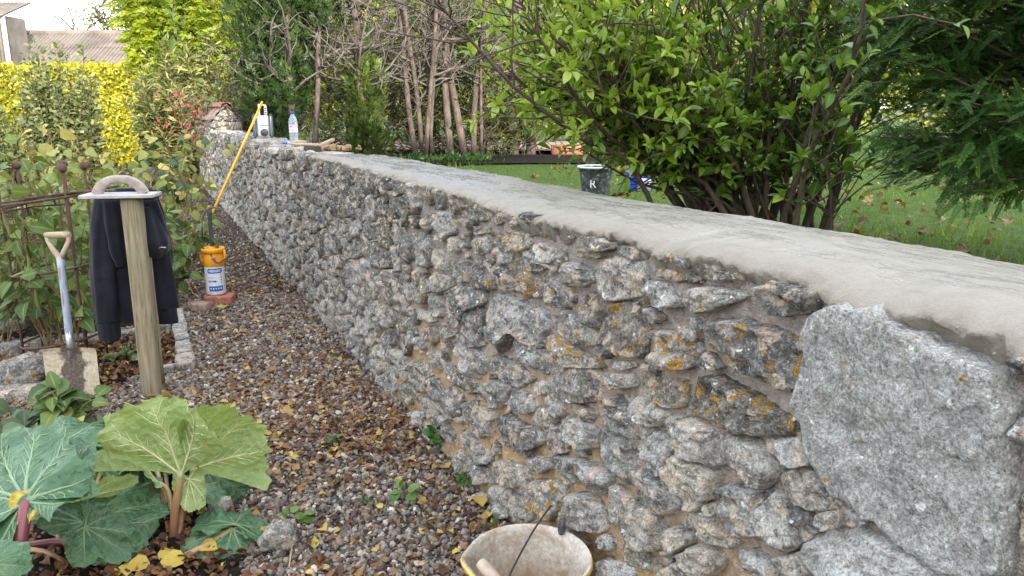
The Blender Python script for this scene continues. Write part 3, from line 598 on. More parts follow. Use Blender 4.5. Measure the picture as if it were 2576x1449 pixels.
T(D_, '700 610 770 590 860 660 860 800 780 780 720 700', 0.47, 1.0); T(D_, '240 670 310 640 420 700 420 760 320 820 260 750', 0.45, 0.1, 0.07); T(D_, '250 480 330 470 420 560 390 650 300 600 240 540', 0.6); T(D_, '420 560 540 580 560 720 450 720 400 650', 0.4, 0.6); T(D_, '170 400 250 360 260 500 250 610 180 590 165 480', 0.5); T(D_, '370 820 470 740 620 770 700 830 650 900 530 940 500 1060 420 1060 340 950 350 870', 0.34, 0.3, 0.07)
T(D_, '510 960 590 880 650 920 640 1080 680 1200 600 1220 540 1150', 0.3, 0.0, 0.05); T(D_, '240 790 300 830 360 870 320 990 270 980 240 890', 0.5); T(D_, '400 1180 470 1100 560 1130 640 1240 700 1300 690 1410 600 1449 500 1330 400 1250', 0.5, 0.3, 0.05); T(D_, '290 1010 400 1040 460 1090 400 1140 310 1130', 0.42); T(D_, '100 640 170 610 220 680 250 790 230 890 160 880 100 780', 0.45, 0.5, 0.06)
T(D_, '440 250 520 210 600 270 560 330 480 320', 0.5); T(D_, '490 140 600 130 700 190 700 260 610 260 500 200', 0.42); T(D_, '330 190 430 190 440 330 360 420 290 400 280 260', 0.5, 0.2, 0.06); T(D_, '190 230 280 200 320 280 260 330 200 300', 0.45); T(D_, '110 350 180 340 190 430 140 440', 0.42); T(D_, '490 370 550 340 540 460 480 460', 0.36); T(D_, '130 890 240 940 290 1010 250 1030 150 960', 0.65); T(D_, '160 1080 280 1040 300 1160 260 1200 180 1130', 0.42, 0.5); T(D_, '540 290 690 310 680 350 600 360 550 330', 0.5)

WTOP = 1.24
traced = []
for pp, tone, lich, prot in TR:
    q = np.array([WALL(*p) for p in pp]); q[:, 1] = np.minimum(q[:, 1], 1.25); traced.append((q, tone, lich, prot))
def inside(q, P):
    x, y = P[:, 0], P[:, 1]; r = np.zeros(len(P), bool); j = len(q) - 1
    for i in range(len(q)):
        c = ((q[i, 1] > y) != (q[j, 1] > y)) & (x < (q[j, 0] - q[i, 0]) * (y - q[i, 1]) / (q[j, 1] - q[i, 1] + 1e-12) + q[i, 0]); r ^= c; j = i
    return r
def resample(q, step):
    out = []
    for i in range(len(q)):
        a, b = q[i], q[(i + 1) % len(q)]; k = max(1, int(np.linalg.norm(b - a) / step))
        out += [a + (b - a) * t / k for t in range(k)]
    return np.array(out)
block = np.concatenate([(lambda e: e + (q.mean(0) - e) / (np.linalg.norm(q.mean(0) - e, axis=1)[:, None] + 1e-6) * np.minimum(0.022, 0.5 * np.linalg.norm(q.mean(0) - e, axis=1))[:, None])(resample(q, 0.025)) for q, *_ in traced])

def seeds_for(u0, u1, z0, z1, rfun, seed, blocks, polys, tries):
    rg = np.random.default_rng(seed); C = np.stack([rg.uniform(u0, u1, tries), rg.uniform(z0, z1, tries)], -1); rad = rfun(C, rg)
    ok = np.ones(tries, bool)
    for q in polys:
        bb = (C[:, 0] > q[:, 0].min()) & (C[:, 0] < q[:, 0].max()) & (C[:, 1] > q[:, 1].min()) & (C[:, 1] < q[:, 1].max())
        if bb.any(): ok[bb] &= ~inside(q, C[bb])
    if len(blocks):
        for k in np.where(ok)[0]:
            if np.min(np.abs(blocks - C[k]).max(1)) < 0.026: ok[k] = False
    C, rad = C[ok], rad[ok]; C2 = C / np.array([1.35, 1.0]); keep = []
    KP = np.zeros((0, 2)); KR = np.zeros(0)
    for k in range(len(C)):
        if len(KP) == 0 or np.all(np.hypot(*(KP - C2[k]).T) > 0.62 * (KR + rad[k])):
            KP = np.vstack([KP, C2[k]]); KR = np.append(KR, rad[k]); keep.append(k)
    return C[keep], rad[keep]
def voronoi_cells(S, rad, blocks, bounds):
    sc2 = np.array([1.35, 1.0]); P = S / sc2; Bk = blocks / sc2 if len(blocks) else np.zeros((0, 2)); cells = []
    u0, u1, z0, z1 = bounds
    for k in range(len(P)):
        p = P[k]; w = 0.26; poly = [np.array([max(p[0] - w, u0 / 1.35), max(p[1] - w, z0)]), np.array([min(p[0] + w, u1 / 1.35), max(p[1] - w, z0)]), np.array([min(p[0] + w, u1 / 1.35), min(p[1] + w, z1)]), np.array([max(p[0] - w, u0 / 1.35), min(p[1] + w, z1)])]
        d = np.hypot(*(P - p).T); nb = [(d[i], P[i], (rad[k]) / (rad[k] + rad[i])) for i in np.argsort(d)[1:16] if d[i] < 0.55]
        if len(Bk):
            db = np.hypot(*(Bk - p).T); nb += [(db[i], Bk[i], 0.5) for i in np.argsort(db)[:26] if db[i] < 0.3]
        for dd, q, fr in sorted(nb, key=lambda t: t[0]):
            n = (q - p) / (dd + 1e-9); lim = n @ p + dd * fr; new = []
            for i in range(len(poly)):
                a, b = poly[i], poly[(i + 1) % len(poly)]; da, db_ = n @ a - lim, n @ b - lim
                if da <= 0: new.append(a)
                if da * db_ < 0: new.append(a + (b - a) * da / (da - db_))
            poly = new
            if len(poly) < 3: break
        cells.append(np.array(poly) * sc2 if len(poly) >= 3 else None)
    return cells
def stone_geo(q, N, K, prot, seed, gap=0.006, soft=1):
    """a rough stone from its outline on the wall face -> u, protrusion, z"""
    rg = np.random.default_rng(seed); c = q.mean(0) if len(q) < 12 else 0.5 * (q.min(0) + q.max(0))
    if not inside(q, c[None])[0]: c = q.mean(0)
    th = np.arange(N) * 2 * math.pi / N; dirs = np.stack([np.cos(th), np.sin(th)], -1); r = np.zeros(N)
    for i in range(len(q)):
        a, b = q[i] - c, q[(i + 1) % len(q)] - c; e = b - a; den = dirs[:, 0] * e[1] - dirs[:, 1] * e[0]; den = np.where(np.abs(den) < 1e-12, 1e-12, den)
        t = (a[0] * e[1] - a[1] * e[0]) / den; s = (a[0] * dirs[:, 1] - a[1] * dirs[:, 0]) / den; hit = (t > 0) & (s >= -1e-6) & (s <= 1 + 1e-6); r = np.where(hit, np.maximum(r, t), r)
    r[r <= 0] = max(r.mean(), 0.01)
    for _ in range(soft): r = 0.5 * r + 0.25 * (np.roll(r, 1) + np.roll(r, -1))
    Rm = r.mean(); r = np.maximum(r * 1.02 - gap, 0.35 * r); r = r * (1 + 0.05 * vnoise(np.stack([dirs[:, 0] * 3, dirs[:, 1] * 3, th * 0 + seed], -1), 11) + 0.02 * rg.normal(size=N))
    k = np.arange(1, K + 1) / K; s = 1 - (1 - k) ** 1.45
    XY = np.concatenate([np.zeros((1, 2)), (s[:, None, None] * (r[:, None] * dirs)[None]).reshape(-1, 2)]); S = np.concatenate([[0], np.repeat(s, N)])
    hs = []
    g = rg.normal(size=2) * 0.16 * min(1.0, 0.07 / Rm); hs.append(prot + XY @ g)
    for _ in range(rg.integers(4, 8)):                           # a flattish face with chamfers broken off round it
        e = rg.normal(size=2); e /= np.linalg.norm(e); hs.append(prot * rg.uniform(0.95, 1.25) + rg.uniform(*((0.45, 1.5) if Rm < 0.2 else (0.2, 0.5))) * (rg.uniform(*((0.50, 0.95) if Rm < 0.2 else (0.88, 1.05))) * np.quantile(r, 0.6) - XY @ e))
    p = np.maximum(np.min(hs, 0), prot * 0.30)
    W = np.stack([XY[:, 0] + c[0], XY[:, 1] + c[1], XY[:, 0] * 0], -1)
    p = p + fbm(W * (1.5 / max(Rm, 0.03)) + seed * 3.7, seed, 2) * min(Rm, 0.06) * 0.10 + fbm(W * 42, seed + 5, 3, 0.6) * (0.0105 if Rm < 0.2 else 0.006)
    tt = fbm(W * np.array([9, 26, 1]) + seed * 1.3, seed + 9, 2) * 2.0; p = p + (np.floor(tt) + np.clip((tt - np.floor(tt)) * 4 - 1.5, 0, 1)) * (0.007 if Rm < 0.2 else 0.003)
    e0 = 0.86 if Rm < 0.2 else 0.945; edge = np.clip((S - e0) / (1 - e0), 0, 1); p = p * (1 - 0.9 * edge ** 2.6) - 0.05 * edge ** 3.5
    V = np.stack([XY[:, 0] + c[0], p, XY[:, 1] + c[1]], -1)
    F = [np.stack([np.zeros(N, int), 1 + (np.arange(N) + 1) % N, 1 + np.arange(N)], 1)]
    if K > 1: F.append(grid_faces(K, N, True) + 1)
    return V, F, c, Rm
wall = thing('stone_wall', 'long rubble stone wall with lichen and a fresh mortar top along the gravel path', 'wall', (P0[0], P0[1], 0))
def add_stone(mb, V, F, rnd, tone, lich, clean=0.0): mb.add(UVZ(V[:, 0], -V[:, 1], V[:, 2]), [f[:, ::-1] for f in F], rnd=rnd, tone=tone, lich=lich, clean=clean)
rgw = np.random.default_rng(5)
def rf_near(C, rg): return np.clip(0.036 + 0.016 * np.maximum(0, 1.0 - C[:, 0] * 0.12) + rg.gamma(2, 0.016, len(C)), 0.034, 0.12) * np.where(C[:, 0] < -1.1, 1.35, 1.0)
polys = [q for q, *_ in traced]
S1, R1 = seeds_for(-3.4, 4.6, -0.02, WTOP, rf_near, 21, block, polys, 5000)
cells1 = voronoi_cells(S1, R1, block, (-3.45, 4.65, -0.05, WTOP + 0.01))
def rf_far(C, rg): return rg.uniform(0.05, 0.105, len(C))
S2, R2 = seeds_for(4.66, 11.4, -0.02, 1.2, rf_far, 22, np.zeros((0, 2)), [], 6000)
cells2 = voronoi_cells(S2, R2, np.zeros((0, 2)), (4.6, 11.45, -0.05, 1.2))
def lichen_at(u, z): return np.clip(0.25 + 0.6 * (z - 0.75), 0, 1.0) * (1.0 if u < 1.8 else 0.6)
def tone_at(u, z, rg): return float(np.clip(0.47 + 0.22 * (0.6 - z) + (0.04 if u > 4.6 else -0.06 if u > 1.0 else 0) + rg.normal() * 0.13, 0.25, 0.85))
cand = []
for q, tone, lich, prot in traced: cand.append((q, tone, lich, prot, True))
for q in cells1 + cells2:
    if q is not None: cand.append((q, None, None, None, False))
def shown(q):
    c = q.mean(0); a = 0.5 * abs(np.dot(q[:, 0], np.roll(q[:, 1], -1)) - np.dot(q[:, 1], np.roll(q[:, 0], -1)))
    P = UVZ(c[0], 0, c[1]); d = np.linalg.norm(P - np.array([0, 0, CAM_H])); cosv = abs(WN @ (P[:2])) / d
    yy = P[1]; px = 1288 + FPX * P[0] / max(yy, 0.05)
    return a * cosv / d ** 2 * (1.0 if 0 < yy and px < 2620 else 0.02)
order = sorted(range(len(cand)), key=lambda i: -shown(cand[i][0]))
rubble = MB()
for rank, i in enumerate(order):
    q, tone, lich, prot, tr = cand[i]; c = q.mean(0); sz = np.linalg.norm(q.max(0) - q.min(0))
    if sz < 0.035: continue
    tone = tone_at(c[0], c[1], rgw) if tone is None else float(np.clip(tone + rgw.normal() * 0.03, 0, 1))
    lich = float(lichen_at(c[0], c[1])) if lich is None else lich
    prot = (0.015 + rgw.uniform(0, 0.022)) if prot is None else prot * 0.66
    if rank < 300:
        N, K = (64, 18) if sz > 0.45 else (44, 13) if rank < 90 else (30, 9)
        V, F, _, _ = stone_geo(q, N, K, prot, 100 + i, -0.003 if tr else 0.002, 0)
        m = MB(); add_stone(m, V, F, 0.0479 if i < 2 else rgw.random(), tone, lich, 1.0 if i < 2 else 0.0); m.build('stone', M['stone'], wall)
    else:
        V, F, _, _ = stone_geo(q, 14, 4, prot, 100 + i, 0.007, 1); add_stone(rubble, V, F, rgw.random(), tone, lich)
rubble.build('rubble_stones', M['stone'], wall, kind='stuff')
# mortar core: joints stand back from the stone faces
def core():
    m = MB(); us = np.concatenate([np.arange(-3.5, 2.5, 0.016), np.arange(2.5, 5, 0.03), np.arange(5, 11.41, 0.06)]); zs = np.linspace(-0.08, 1.225, 82)
    U, Z = np.meshgrid(us, zs); P = np.stack([U, Z, U * 0], -1); d = 0.005 + 0.009 * fbm(P * 9, 31, 2) + 0.009 * fbm(P * 45, 33, 3)
    m.add(UVZ(U, d, Z), [grid_faces(len(zs), len(us))])
    for (ua, ub) in ((-3.5, 3.55), (3.55, 11.4)):
        zt = 1.232 if ua < 0 else 1.19
        B8 = UVZ([ua, ub, ub, ua] * 2, [0.05, 0.05, 0.43, 0.43] * 2, [-0.08] * 4 + [zt] * 4)
        m.add(B8, [np.array([[0, 1, 5, 4], [1, 2, 6, 5], [2, 3, 7, 6], [3, 0, 4, 7], [4, 5, 6, 7]])])
    return m.build('mortar_core', M['core'], wall)
core()
# smooth fresh mortar on top
lip_px = [(2700, 945), (2560, 895), (2440, 852), (2330, 805), (2210, 785), (2090, 772), (2050, 738), (1990, 702), (1880, 690), (1760, 652), (1640, 640), (1545, 592), (1490, 594), (1400, 570), (1270, 543), (1150, 496), (1100, 488), (1000, 455), (900, 432), (855, 413), (800, 402), (770, 392)]
lip = np.array(sorted([WALL(x, y, -0.02) for x, y in lip_px]))
CAP_END = 3.62
def cap_shape():
    us = np.concatenate([np.arange(-3.5, -2.2, 0.03), np.arange(-2.2, 1.6, 0.008), np.arange(1.6, CAP_END, 0.014)])
    zf = np.interp(us, lip[:, 0], lip[:, 1]); a = np.stack([us, us * 0, us * 0], -1)
    zf = np.clip(zf, 1.19, 1.26) + 0.004 * fbm(a * 14, 41, 2) + 0.005 * fbm(a * 48, 42, 3) + 0.003
    zb = 1.271 - 0.0116 * us + 0.005 * vnoise(a * 1.1, 45) + 0.002 * vnoise(a * 4.1, 46)
    taper = np.clip((CAP_END - us) / 0.45, 0, 1) ** 0.6; zb = 1.20 + (zb - 1.20) * taper; zf = np.where(taper < 1, 1.19 + (zf - 1.19) * taper, zf)
    rows = []; ed = []
    prof = [(0.06, -0.060, 0), (0.008, -0.052, 0), (-0.002, -0.020, 0), (-0.015, -0.007, 0), (-0.018, 0.000, 0), (-0.010, 0.009, 0), (0.012, 0.020, 0), (0.04, 0.30, 1), (0.08, 0.46, 1), (0.12, 0.60, 1), (0.16, 0.72, 1), (0.20, 0.81, 1), (0.24, 0.88, 1), (0.28, 0.94, 1), (0.32, 0.98, 1), (0.36, 1.0, 1), (0.40, 0.99, 1), (0.43, 0.95, 1), (0.452, 0.80, 1), (0.466, 0.45, 1), (0.47, -0.5, 1), (0.47, -5.0, 1)]
    for k, (v, q, kind) in enumerate(prof):
        zz = zf + q if kind == 0 else (zf + 0.022) + (zb - zf - 0.022) * q if q >= 0 else zb + q * 0.05
        pn = np.stack([us * 34, us * 0 + v * 60, us * 0], -1); w = 1.0 if k in (1, 2, 3, 4) else 0.5 if k == 5 else 0.15 if k == 6 else 0
        vv = v + (0.006 * fbm(pn * 0.4, 51, 2) + 0.010 * fbm(pn, 52, 2) + 0.008 * fbm(pn * 2.7, 54, 2)) * w; zz = zz + 0.008 * fbm(pn * 1.9, 53, 2) * w
        if kind == 1 and q > 0: zz = zz + 0.0022 * vnoise(np.stack([us * 2.1 + v * 5, us * 0 + v * 9, us * 0], -1), 55) + 0.0007 * vnoise(np.stack([us * 11 + v * 20, us * 0 + v * 30, us * 0], -1), 56)
        rows.append(UVZ(us, vv, zz)); ed.append(np.full(len(us), 1.0 if k <= 5 else 0.75 if k == 6 else max(0, 0.5 - (k - 7) * 0.16)))
    V = np.stack(rows).reshape(-1, 3); m = MB(); m.add(V, [grid_faces(len(prof), len(us))[:, ::-1][:, ::-1]], edge=np.stack(ed).ravel(), cu=np.tile(us, len(prof)), cv=np.repeat([p_[0] for p_ in prof], len(us)))
    for s_ in (0, len(us) - 1):                                  # end caps
        idx = np.arange(len(prof)) * len(us) + s_; c = V[idx].mean(0); n = len(idx)
        m.add(np.concatenate([V[idx], c[None]]), [np.array([[i, i + 1, n] for i in range(n - 1)])], edge=0.6)
    # crumbs of mortar clinging under the lip
    rg = np.random.default_rng(61); Vc, Fc = _CG[1]
    for _ in range(160):
        u = rg.uniform(-2.1, 2.6); z = float(np.interp(u, lip[:, 0], lip[:, 1])); s_ = rg.uniform(0.001, 0.0035)
        q = rotz(rotx(Vc * s_ * rg.uniform(0.5, 1, 3), rg.uniform(0, 3)), rg.uniform(0, 3)); m.add(q + UVZ(u, -0.022 + rg.normal() * 0.010, z - 0.004 + rg.normal() * 0.010), [Fc], edge=1.0)
    o = m.build('mortar_coping', M['cap'], wall); return us, zb
CU, CZ = cap_shape()
# unfinished stretch: thin flat stones and lime on the top
rgt = np.random.default_rng(8)
for k in range(46):
    u = 3.5 + 7.8 * (k / 46) ** 1.2 + rgt.uniform(-0.06, 0.06); s_ = rgt.uniform(0.14, 0.3)
    q, f = slab((s_, rgt.uniform(0.12, 0.24), rgt.uniform(0.03, 0.06)), 300 + k, 0.016, 0.014, 4, 11)
    q = rotz(q, rgt.uniform(0, 3)); q = q + UVZ(u, rgt.uniform(0.06, 0.40), 1.197 + rgt.uniform(-0.012, 0.014)); m = MB(); m.add(q, [f], rnd=rgt.random(), tone=0.55 + rgt.random() * 0.3, lich=0.1); m.build('stone', M['stone'], wall)

# ------------------------------------------------------------------ far raised length of wall with its pitched top
uE0, uE1 = 11.42, 23.0
wall2 = thing('stone_wall', 'far taller end of the stone wall under a pitched stone and tile top', 'wall', UVZ(uE0, 0, 0))
S3, R3 = seeds_for(uE0, uE1, -0.02, 1.33, rf_far, 24, np.zeros((0, 2)), [], 5000)
m = MB()
near2 = sorted(range(len(S3)), key=lambda i: S3[i][0])
c3 = voronoi_cells(S3, R3, np.zeros((0, 2)), (uE0, uE1, -0.05, 1.33))
for n_, k in enumerate(near2):
    if c3[k] is None: continue
    V, F, _, _ = stone_geo(c3[k], 10, 3, 0.045, 900 + k, 0.007, 1)
    if n_ < 90:
        m1 = MB(); add_stone(m1, V, F, rgt.random(), tone_at(9, S3[k][1], rgt) - 0.02, 0.1); m1.build('stone', M['stone'], wall2)
    else: add_stone(m, V, F, rgt.random(), tone_at(9, S3[k][1], rgt) - 0.02, 0.1)
m.build('rubble_stones', M['stone'], wall2, kind='stuff')
m = MB(); B8 = UVZ([uE0, uE1, uE1, uE0] * 2, [0.012, 0.012, 0.46, 0.46] * 2, [-0.08] * 4 + [1.335] * 4); m.add(B8, [np.array([[0, 1, 5, 4], [1, 2, 6, 5], [2, 3, 7, 6], [3, 0, 4, 7], [4, 5, 6, 7]])]); m.build('mortar_core', M['core'], wall2)
# end face (towards the near wall) and gable stones
def rough_stone_at(parent, c, size, seed, tone=0.6, lich=0.1, ang=None):
    q, f = slab(size, seed, 0.018, 0.018, 4, 10); q = rotz(q, math.atan2(WD[1], WD[0]) if ang is None else ang); m = MB(); m.add(q + np.asarray(c), [f], rnd=(seed * 0.37) % 1, tone=tone, lich=lich); return m.build('stone', M['stone'], parent)
rough_stone_at(wall2, UVZ(uE0 - 0.03, 0.13, 1.28), (0.16, 0.20, 0.13), 71, 0.5); rough_stone_at(wall2, UVZ(uE0 - 0.02, 0.33, 1.27), (0.16, 0.22, 0.14), 72, 0.62); rough_stone_at(wall2, UVZ(uE0 - 0.04, 0.05, 1.30), (0.2, 0.12, 0.07), 73, 0.35)
m = MB(); g = UVZ([uE0 + 0.02] * 3 + [uE1] * 3, [-0.03, 0.49, 0.23] * 2, [1.34, 1.34, 1.595] * 2); m.add(g, [np.array([[0, 1, 2], [3, 5, 4]]), np.array([[0, 3, 4, 1], [1, 4, 5, 2], [2, 5, 3, 0]])], rnd=0.3, tone=0.45, lich=0.1); m.build('gable', M['stone'], wall2, smooth=False)
for (v, z, sv, szz, sd) in ((0.11, 1.39, 0.22, 0.11, 74), (0.35, 1.385, 0.23, 0.10, 75), (0.19, 1.485, 0.15, 0.09, 76), (0.30, 1.47, 0.10, 0.08, 77)):
    rough_stone_at(wall2, UVZ(uE0 + 0.0, v, z), (0.06, sv, szz), sd, 0.22)
def coping(side):
    L0 = 0.31; n = 16; rg = np.random.default_rng(80 + side)
    for row in range(3):
        for k in range(n):
            w = (uE1 - uE0) / n; q, f = slab((w * 0.97, L0 / 2.6 + 0.02, 0.028), 400 + k + row * 40 + side * 200, 0.012, 0.008, 3, 9)
            tilt = 0.76 * (1 if side == 0 else -1); q = rotx(q, tilt + rg.normal() * 0.03)
            t = (row + 0.5) / 3; v = (-0.05 + 0.28 * t) if side == 0 else (0.51 - 0.28 * t); z = 1.335 + 0.265 * t + 0.03 + rg.uniform(0, 0.006)
            q = rotz(q, math.atan2(WD[1], WD[0]) + math.pi); q = q + UVZ(uE0 - 0.02 + (k + 0.5) * w + (row % 2) * 0.2, v, z); m = MB(); m.add(q, [f]); m.build('coping_tile', M['tile'], wall2)
coping(0); coping(1)
for k in range(14):
    a = np.linspace(-1.25, 1.25, 9); ro, ri = 0.115, 0.098; ln = 0.82; u = uE0 + 0.0 + (k + 0.5) * (uE1 - uE0) / 14; cv = 0.23
    ring = [(cv + r * np.sin(aa), 1.565 + r * np.cos(aa)) for r, seq in ((ro, a), (ri, a[::-1])) for aa in seq]
    V = np.concatenate([UVZ(u + s_, [p[0] for p in ring], [p[1] for p in ring]) for s_ in (-ln / 2, ln / 2 - 0.01)]); n = len(ring); j = np.arange(n); F = [np.stack([j, (j + 1) % n, (j + 1) % n + n, j + n], 1)]
    e = np.array([[i, i + 1, n - 2 - i, n - 1 - i] for i in range(len(a) - 1)]); F += [e, e[:, ::-1] + n]; m = MB(); m.add(V, F); m.build('ridge_tile', M['ridgetile'], wall2, smooth=False)
# ------------------------------------------------------------------ buildings
def box8(x0, x1, y0, y1, z0, z1):
    return np.array([[x0, y0, z0], [x1, y0, z0], [x1, y1, z0], [x0, y1, z0], [x0, y0, z1], [x1, y0, z1], [x1, y1, z1], [x0, y1, z1]]), [np.array([[3, 2, 1, 0], [4, 5, 6, 7], [0, 1, 5, 4], [1, 2, 6, 5], [2, 3, 7, 6], [3, 0, 4, 7]])]
def corrugated(p00, p10, p01, p11, pitch=0.17, amp=0.055):
    p00, p10, p01, p11 = [np.asarray(p, float) for p in (p00, p10, p01, p11)]; ln = np.linalg.norm(p10 - p00); n = int(ln / pitch * 8) + 1
    s = np.linspace(0, 1, n); nrm = unit(np.cross(p10 - p00, p01 - p00)); w = (np.sin(s * ln / pitch * 2 * math.pi) * amp)[:, None] * nrm
    rows = [p00 + (p10 - p00) * s[:, None] + w, p01 + (p11 - p01) * s[:, None] + w]
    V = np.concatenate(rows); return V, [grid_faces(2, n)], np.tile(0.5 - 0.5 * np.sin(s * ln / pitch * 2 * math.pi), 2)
YR, YE = 38.0, 35.2
ridge_r = AT(352, 86, YR); eave_r = AT(369, 163, YE); zr, ze = ridge_r[2], eave_r[2]
barn = thing('barn', 'low barn with a corrugated grey roof beyond the golden hedge', 'barn', (eave_r[0] - 9, YR, 0))
xr = eave_r[0] + 0.15; xl = -46.0
m = MB(); m.add(*box8(xl, xr - 0.25, YE + 0.35, 2 * YR - YE - 0.35, 0, ze - 0.1)); m.build('wall', M['barnbrick'], barn, smooth=False)
for side in (1, -1):                                            # roof in sheets: two courses, lapped
    sheets = np.linspace(xl, xr, 25); ye = YE if side == 1 else 2 * YR - YE
    for a, b in zip(sheets[:-1], sheets[1:]):
        if b < -31: continue
        for (t0, t1, lift) in ((0.0, 0.52, 0.0), (0.50, 1.0, 0.03)):
            e = lambda x, t: np.array([x, ye + (YR - ye) * t, ze + (zr - ze) * t + lift])
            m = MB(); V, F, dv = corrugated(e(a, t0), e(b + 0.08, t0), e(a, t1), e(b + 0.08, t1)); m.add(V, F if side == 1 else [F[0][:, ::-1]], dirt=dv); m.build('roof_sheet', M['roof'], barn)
m = MB(); m.add(*tube([(xl, YR, zr + 0.05), (xr, YR, zr + 0.05)], 0.14, 8)); m.build('ridge_cap', M['roof'], barn)
m = MB(); m.add(*box8(xl, xr, YE - 0.13, YE - 0.03, ze - 0.17, ze - 0.04)); m.build('gutter', M['paintwhite'], barn, smooth=False)
m = MB(); m.add(*box8(xl, xr - 0.2, YE + 0.05, YE + 0.3, ze - 0.36, ze - 0.2)); m.build('fascia', M['paintwhite'], barn, smooth=False)
# the higher cross range at the left, hung with the same sheet
tr = AT(35, 160, YE - 1.0); tt = AT(37, 12, YE - 0.5); xa = AT(38, 80, YE)[0]; ztall = AT(30, 42, YE)[2]; zrt = AT(30, 11, YE + 2)[2]
tall = thing('barn', 'taller corrugated barn range at the upper left corner', 'barn', (xa - 3, YE, 0))
m = MB(); m.add(*box8(xa - 12, xa - 0.1, YE - 0.6, YE + 1.0, 0, ztall)); m.build('wall', M['roof'], tall, smooth=False)
for k in range(6):
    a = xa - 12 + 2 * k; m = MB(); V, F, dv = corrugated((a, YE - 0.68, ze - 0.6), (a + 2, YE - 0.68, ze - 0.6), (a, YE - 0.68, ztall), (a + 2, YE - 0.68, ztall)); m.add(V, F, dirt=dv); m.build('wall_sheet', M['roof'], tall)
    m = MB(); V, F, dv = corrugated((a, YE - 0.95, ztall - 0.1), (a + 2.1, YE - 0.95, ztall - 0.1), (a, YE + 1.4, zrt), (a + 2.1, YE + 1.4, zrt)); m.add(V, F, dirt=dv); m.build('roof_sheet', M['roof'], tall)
m = MB(); m.add(*box8(xa - 0.09, xa + 0.02, YE - 0.75, YE - 0.6, ze - 0.4, ztall)); m.build('corner_board', M['paintwhite'], tall, smooth=False)
# little lean-to against the barn end
lo = AT(352, 168, 33.0); shed = thing('shed', 'small dark-roofed shed at the barn corner above the hedge', 'shed', (lo[0] + 0.5, 33.5, 0))
zt_ = AT(350, 150, 33)[2]; m = MB(); m.add(*box8(lo[0], lo[0] + 1.6, 33.0, 35.0, 0, zt_ - 0.12)); m.build('wall', M['greywood'], shed, smooth=False)
m = MB(); q = np.array([[lo[0] - 0.15, 32.8, zt_ - 0.14], [lo[0] + 0.8, 32.8, zt_ + 0.28], [lo[0] + 1.75, 32.8, zt_ - 0.14]]); V = np.concatenate([q, q + [0, 2.4, 0], q + [0, 0, 0.09], q + [0, 2.4, 0.09]])
m.add(V, [np.array([[0, 3, 4, 1], [1, 4, 5, 2], [6, 7, 10, 9], [7, 8, 11, 10], [0, 1, 7, 6], [1, 2, 8, 7], [3, 9, 10, 4], [4, 10, 11, 5], [0, 6, 9, 3], [2, 5, 11, 8]])]); m.build('roof', M['greyp'], shed, smooth=False)
# unseen building added behind the photographer to cast shade over the near garden
HX0, HX1, HY, HD, HE, HR = -4.0, 28.0, -16.0, 7.0, 6.6, 10.2
shade_house = thing('shade_house', 'unseen brick building added behind the viewpoint to shade the near garden', 'shade_house', ((HX0 + HX1) / 2, HY - HD / 2, 0))
m = MB(); m.add(*box8(HX0, HX1, HY - HD, HY, 0, HE)); g = np.array([[HX0, HY, HE], [HX0, HY - HD, HE], [HX0, HY - HD / 2, HR], [HX1, HY, HE], [HX1, HY - HD, HE], [HX1, HY - HD / 2, HR]]); m.add(g, [np.array([[0, 2, 1], [3, 4, 5]])]); m.build('wall', M['shade_house_wall'], shade_house, smooth=False)
for s in (0, 1):
    y = HY + 0.3 if s == 0 else HY - HD - 0.3; m = MB(); V = np.array([[HX0 - 0.3, y, HE - 0.2], [HX1 + 0.3, y, HE - 0.2], [HX1 + 0.3, HY - HD / 2, HR + 0.06], [HX0 - 0.3, HY - HD / 2, HR + 0.06]]); V = np.concatenate([V, V + [0, 0, 0.12]])
    m.add(V, [np.array([[3, 2, 1, 0], [4, 5, 6, 7], [0, 1, 5, 4], [1, 2, 6, 5], [2, 3, 7, 6], [3, 0, 4, 7]])]); m.build('roof', M['tile'], shade_house, smooth=False)
for k in range(6):
    for zz in (0.9, 3.3):
        x = HX0 + 2 + k * 4.4; m = MB(); m.add(*box8(x, x + 1.2, HY - 0.02, HY + 0.05, zz, zz + 1.25)); w_ = m.build('window', M['paintwhite'], shade_house, smooth=False)
        m = MB(); m.add(*box8(x + 0.08, x + 1.12, HY + 0.05, HY + 0.056, zz + 0.08, zz + 1.17)); m.build('pane', M['darkglass'], w_, smooth=False)
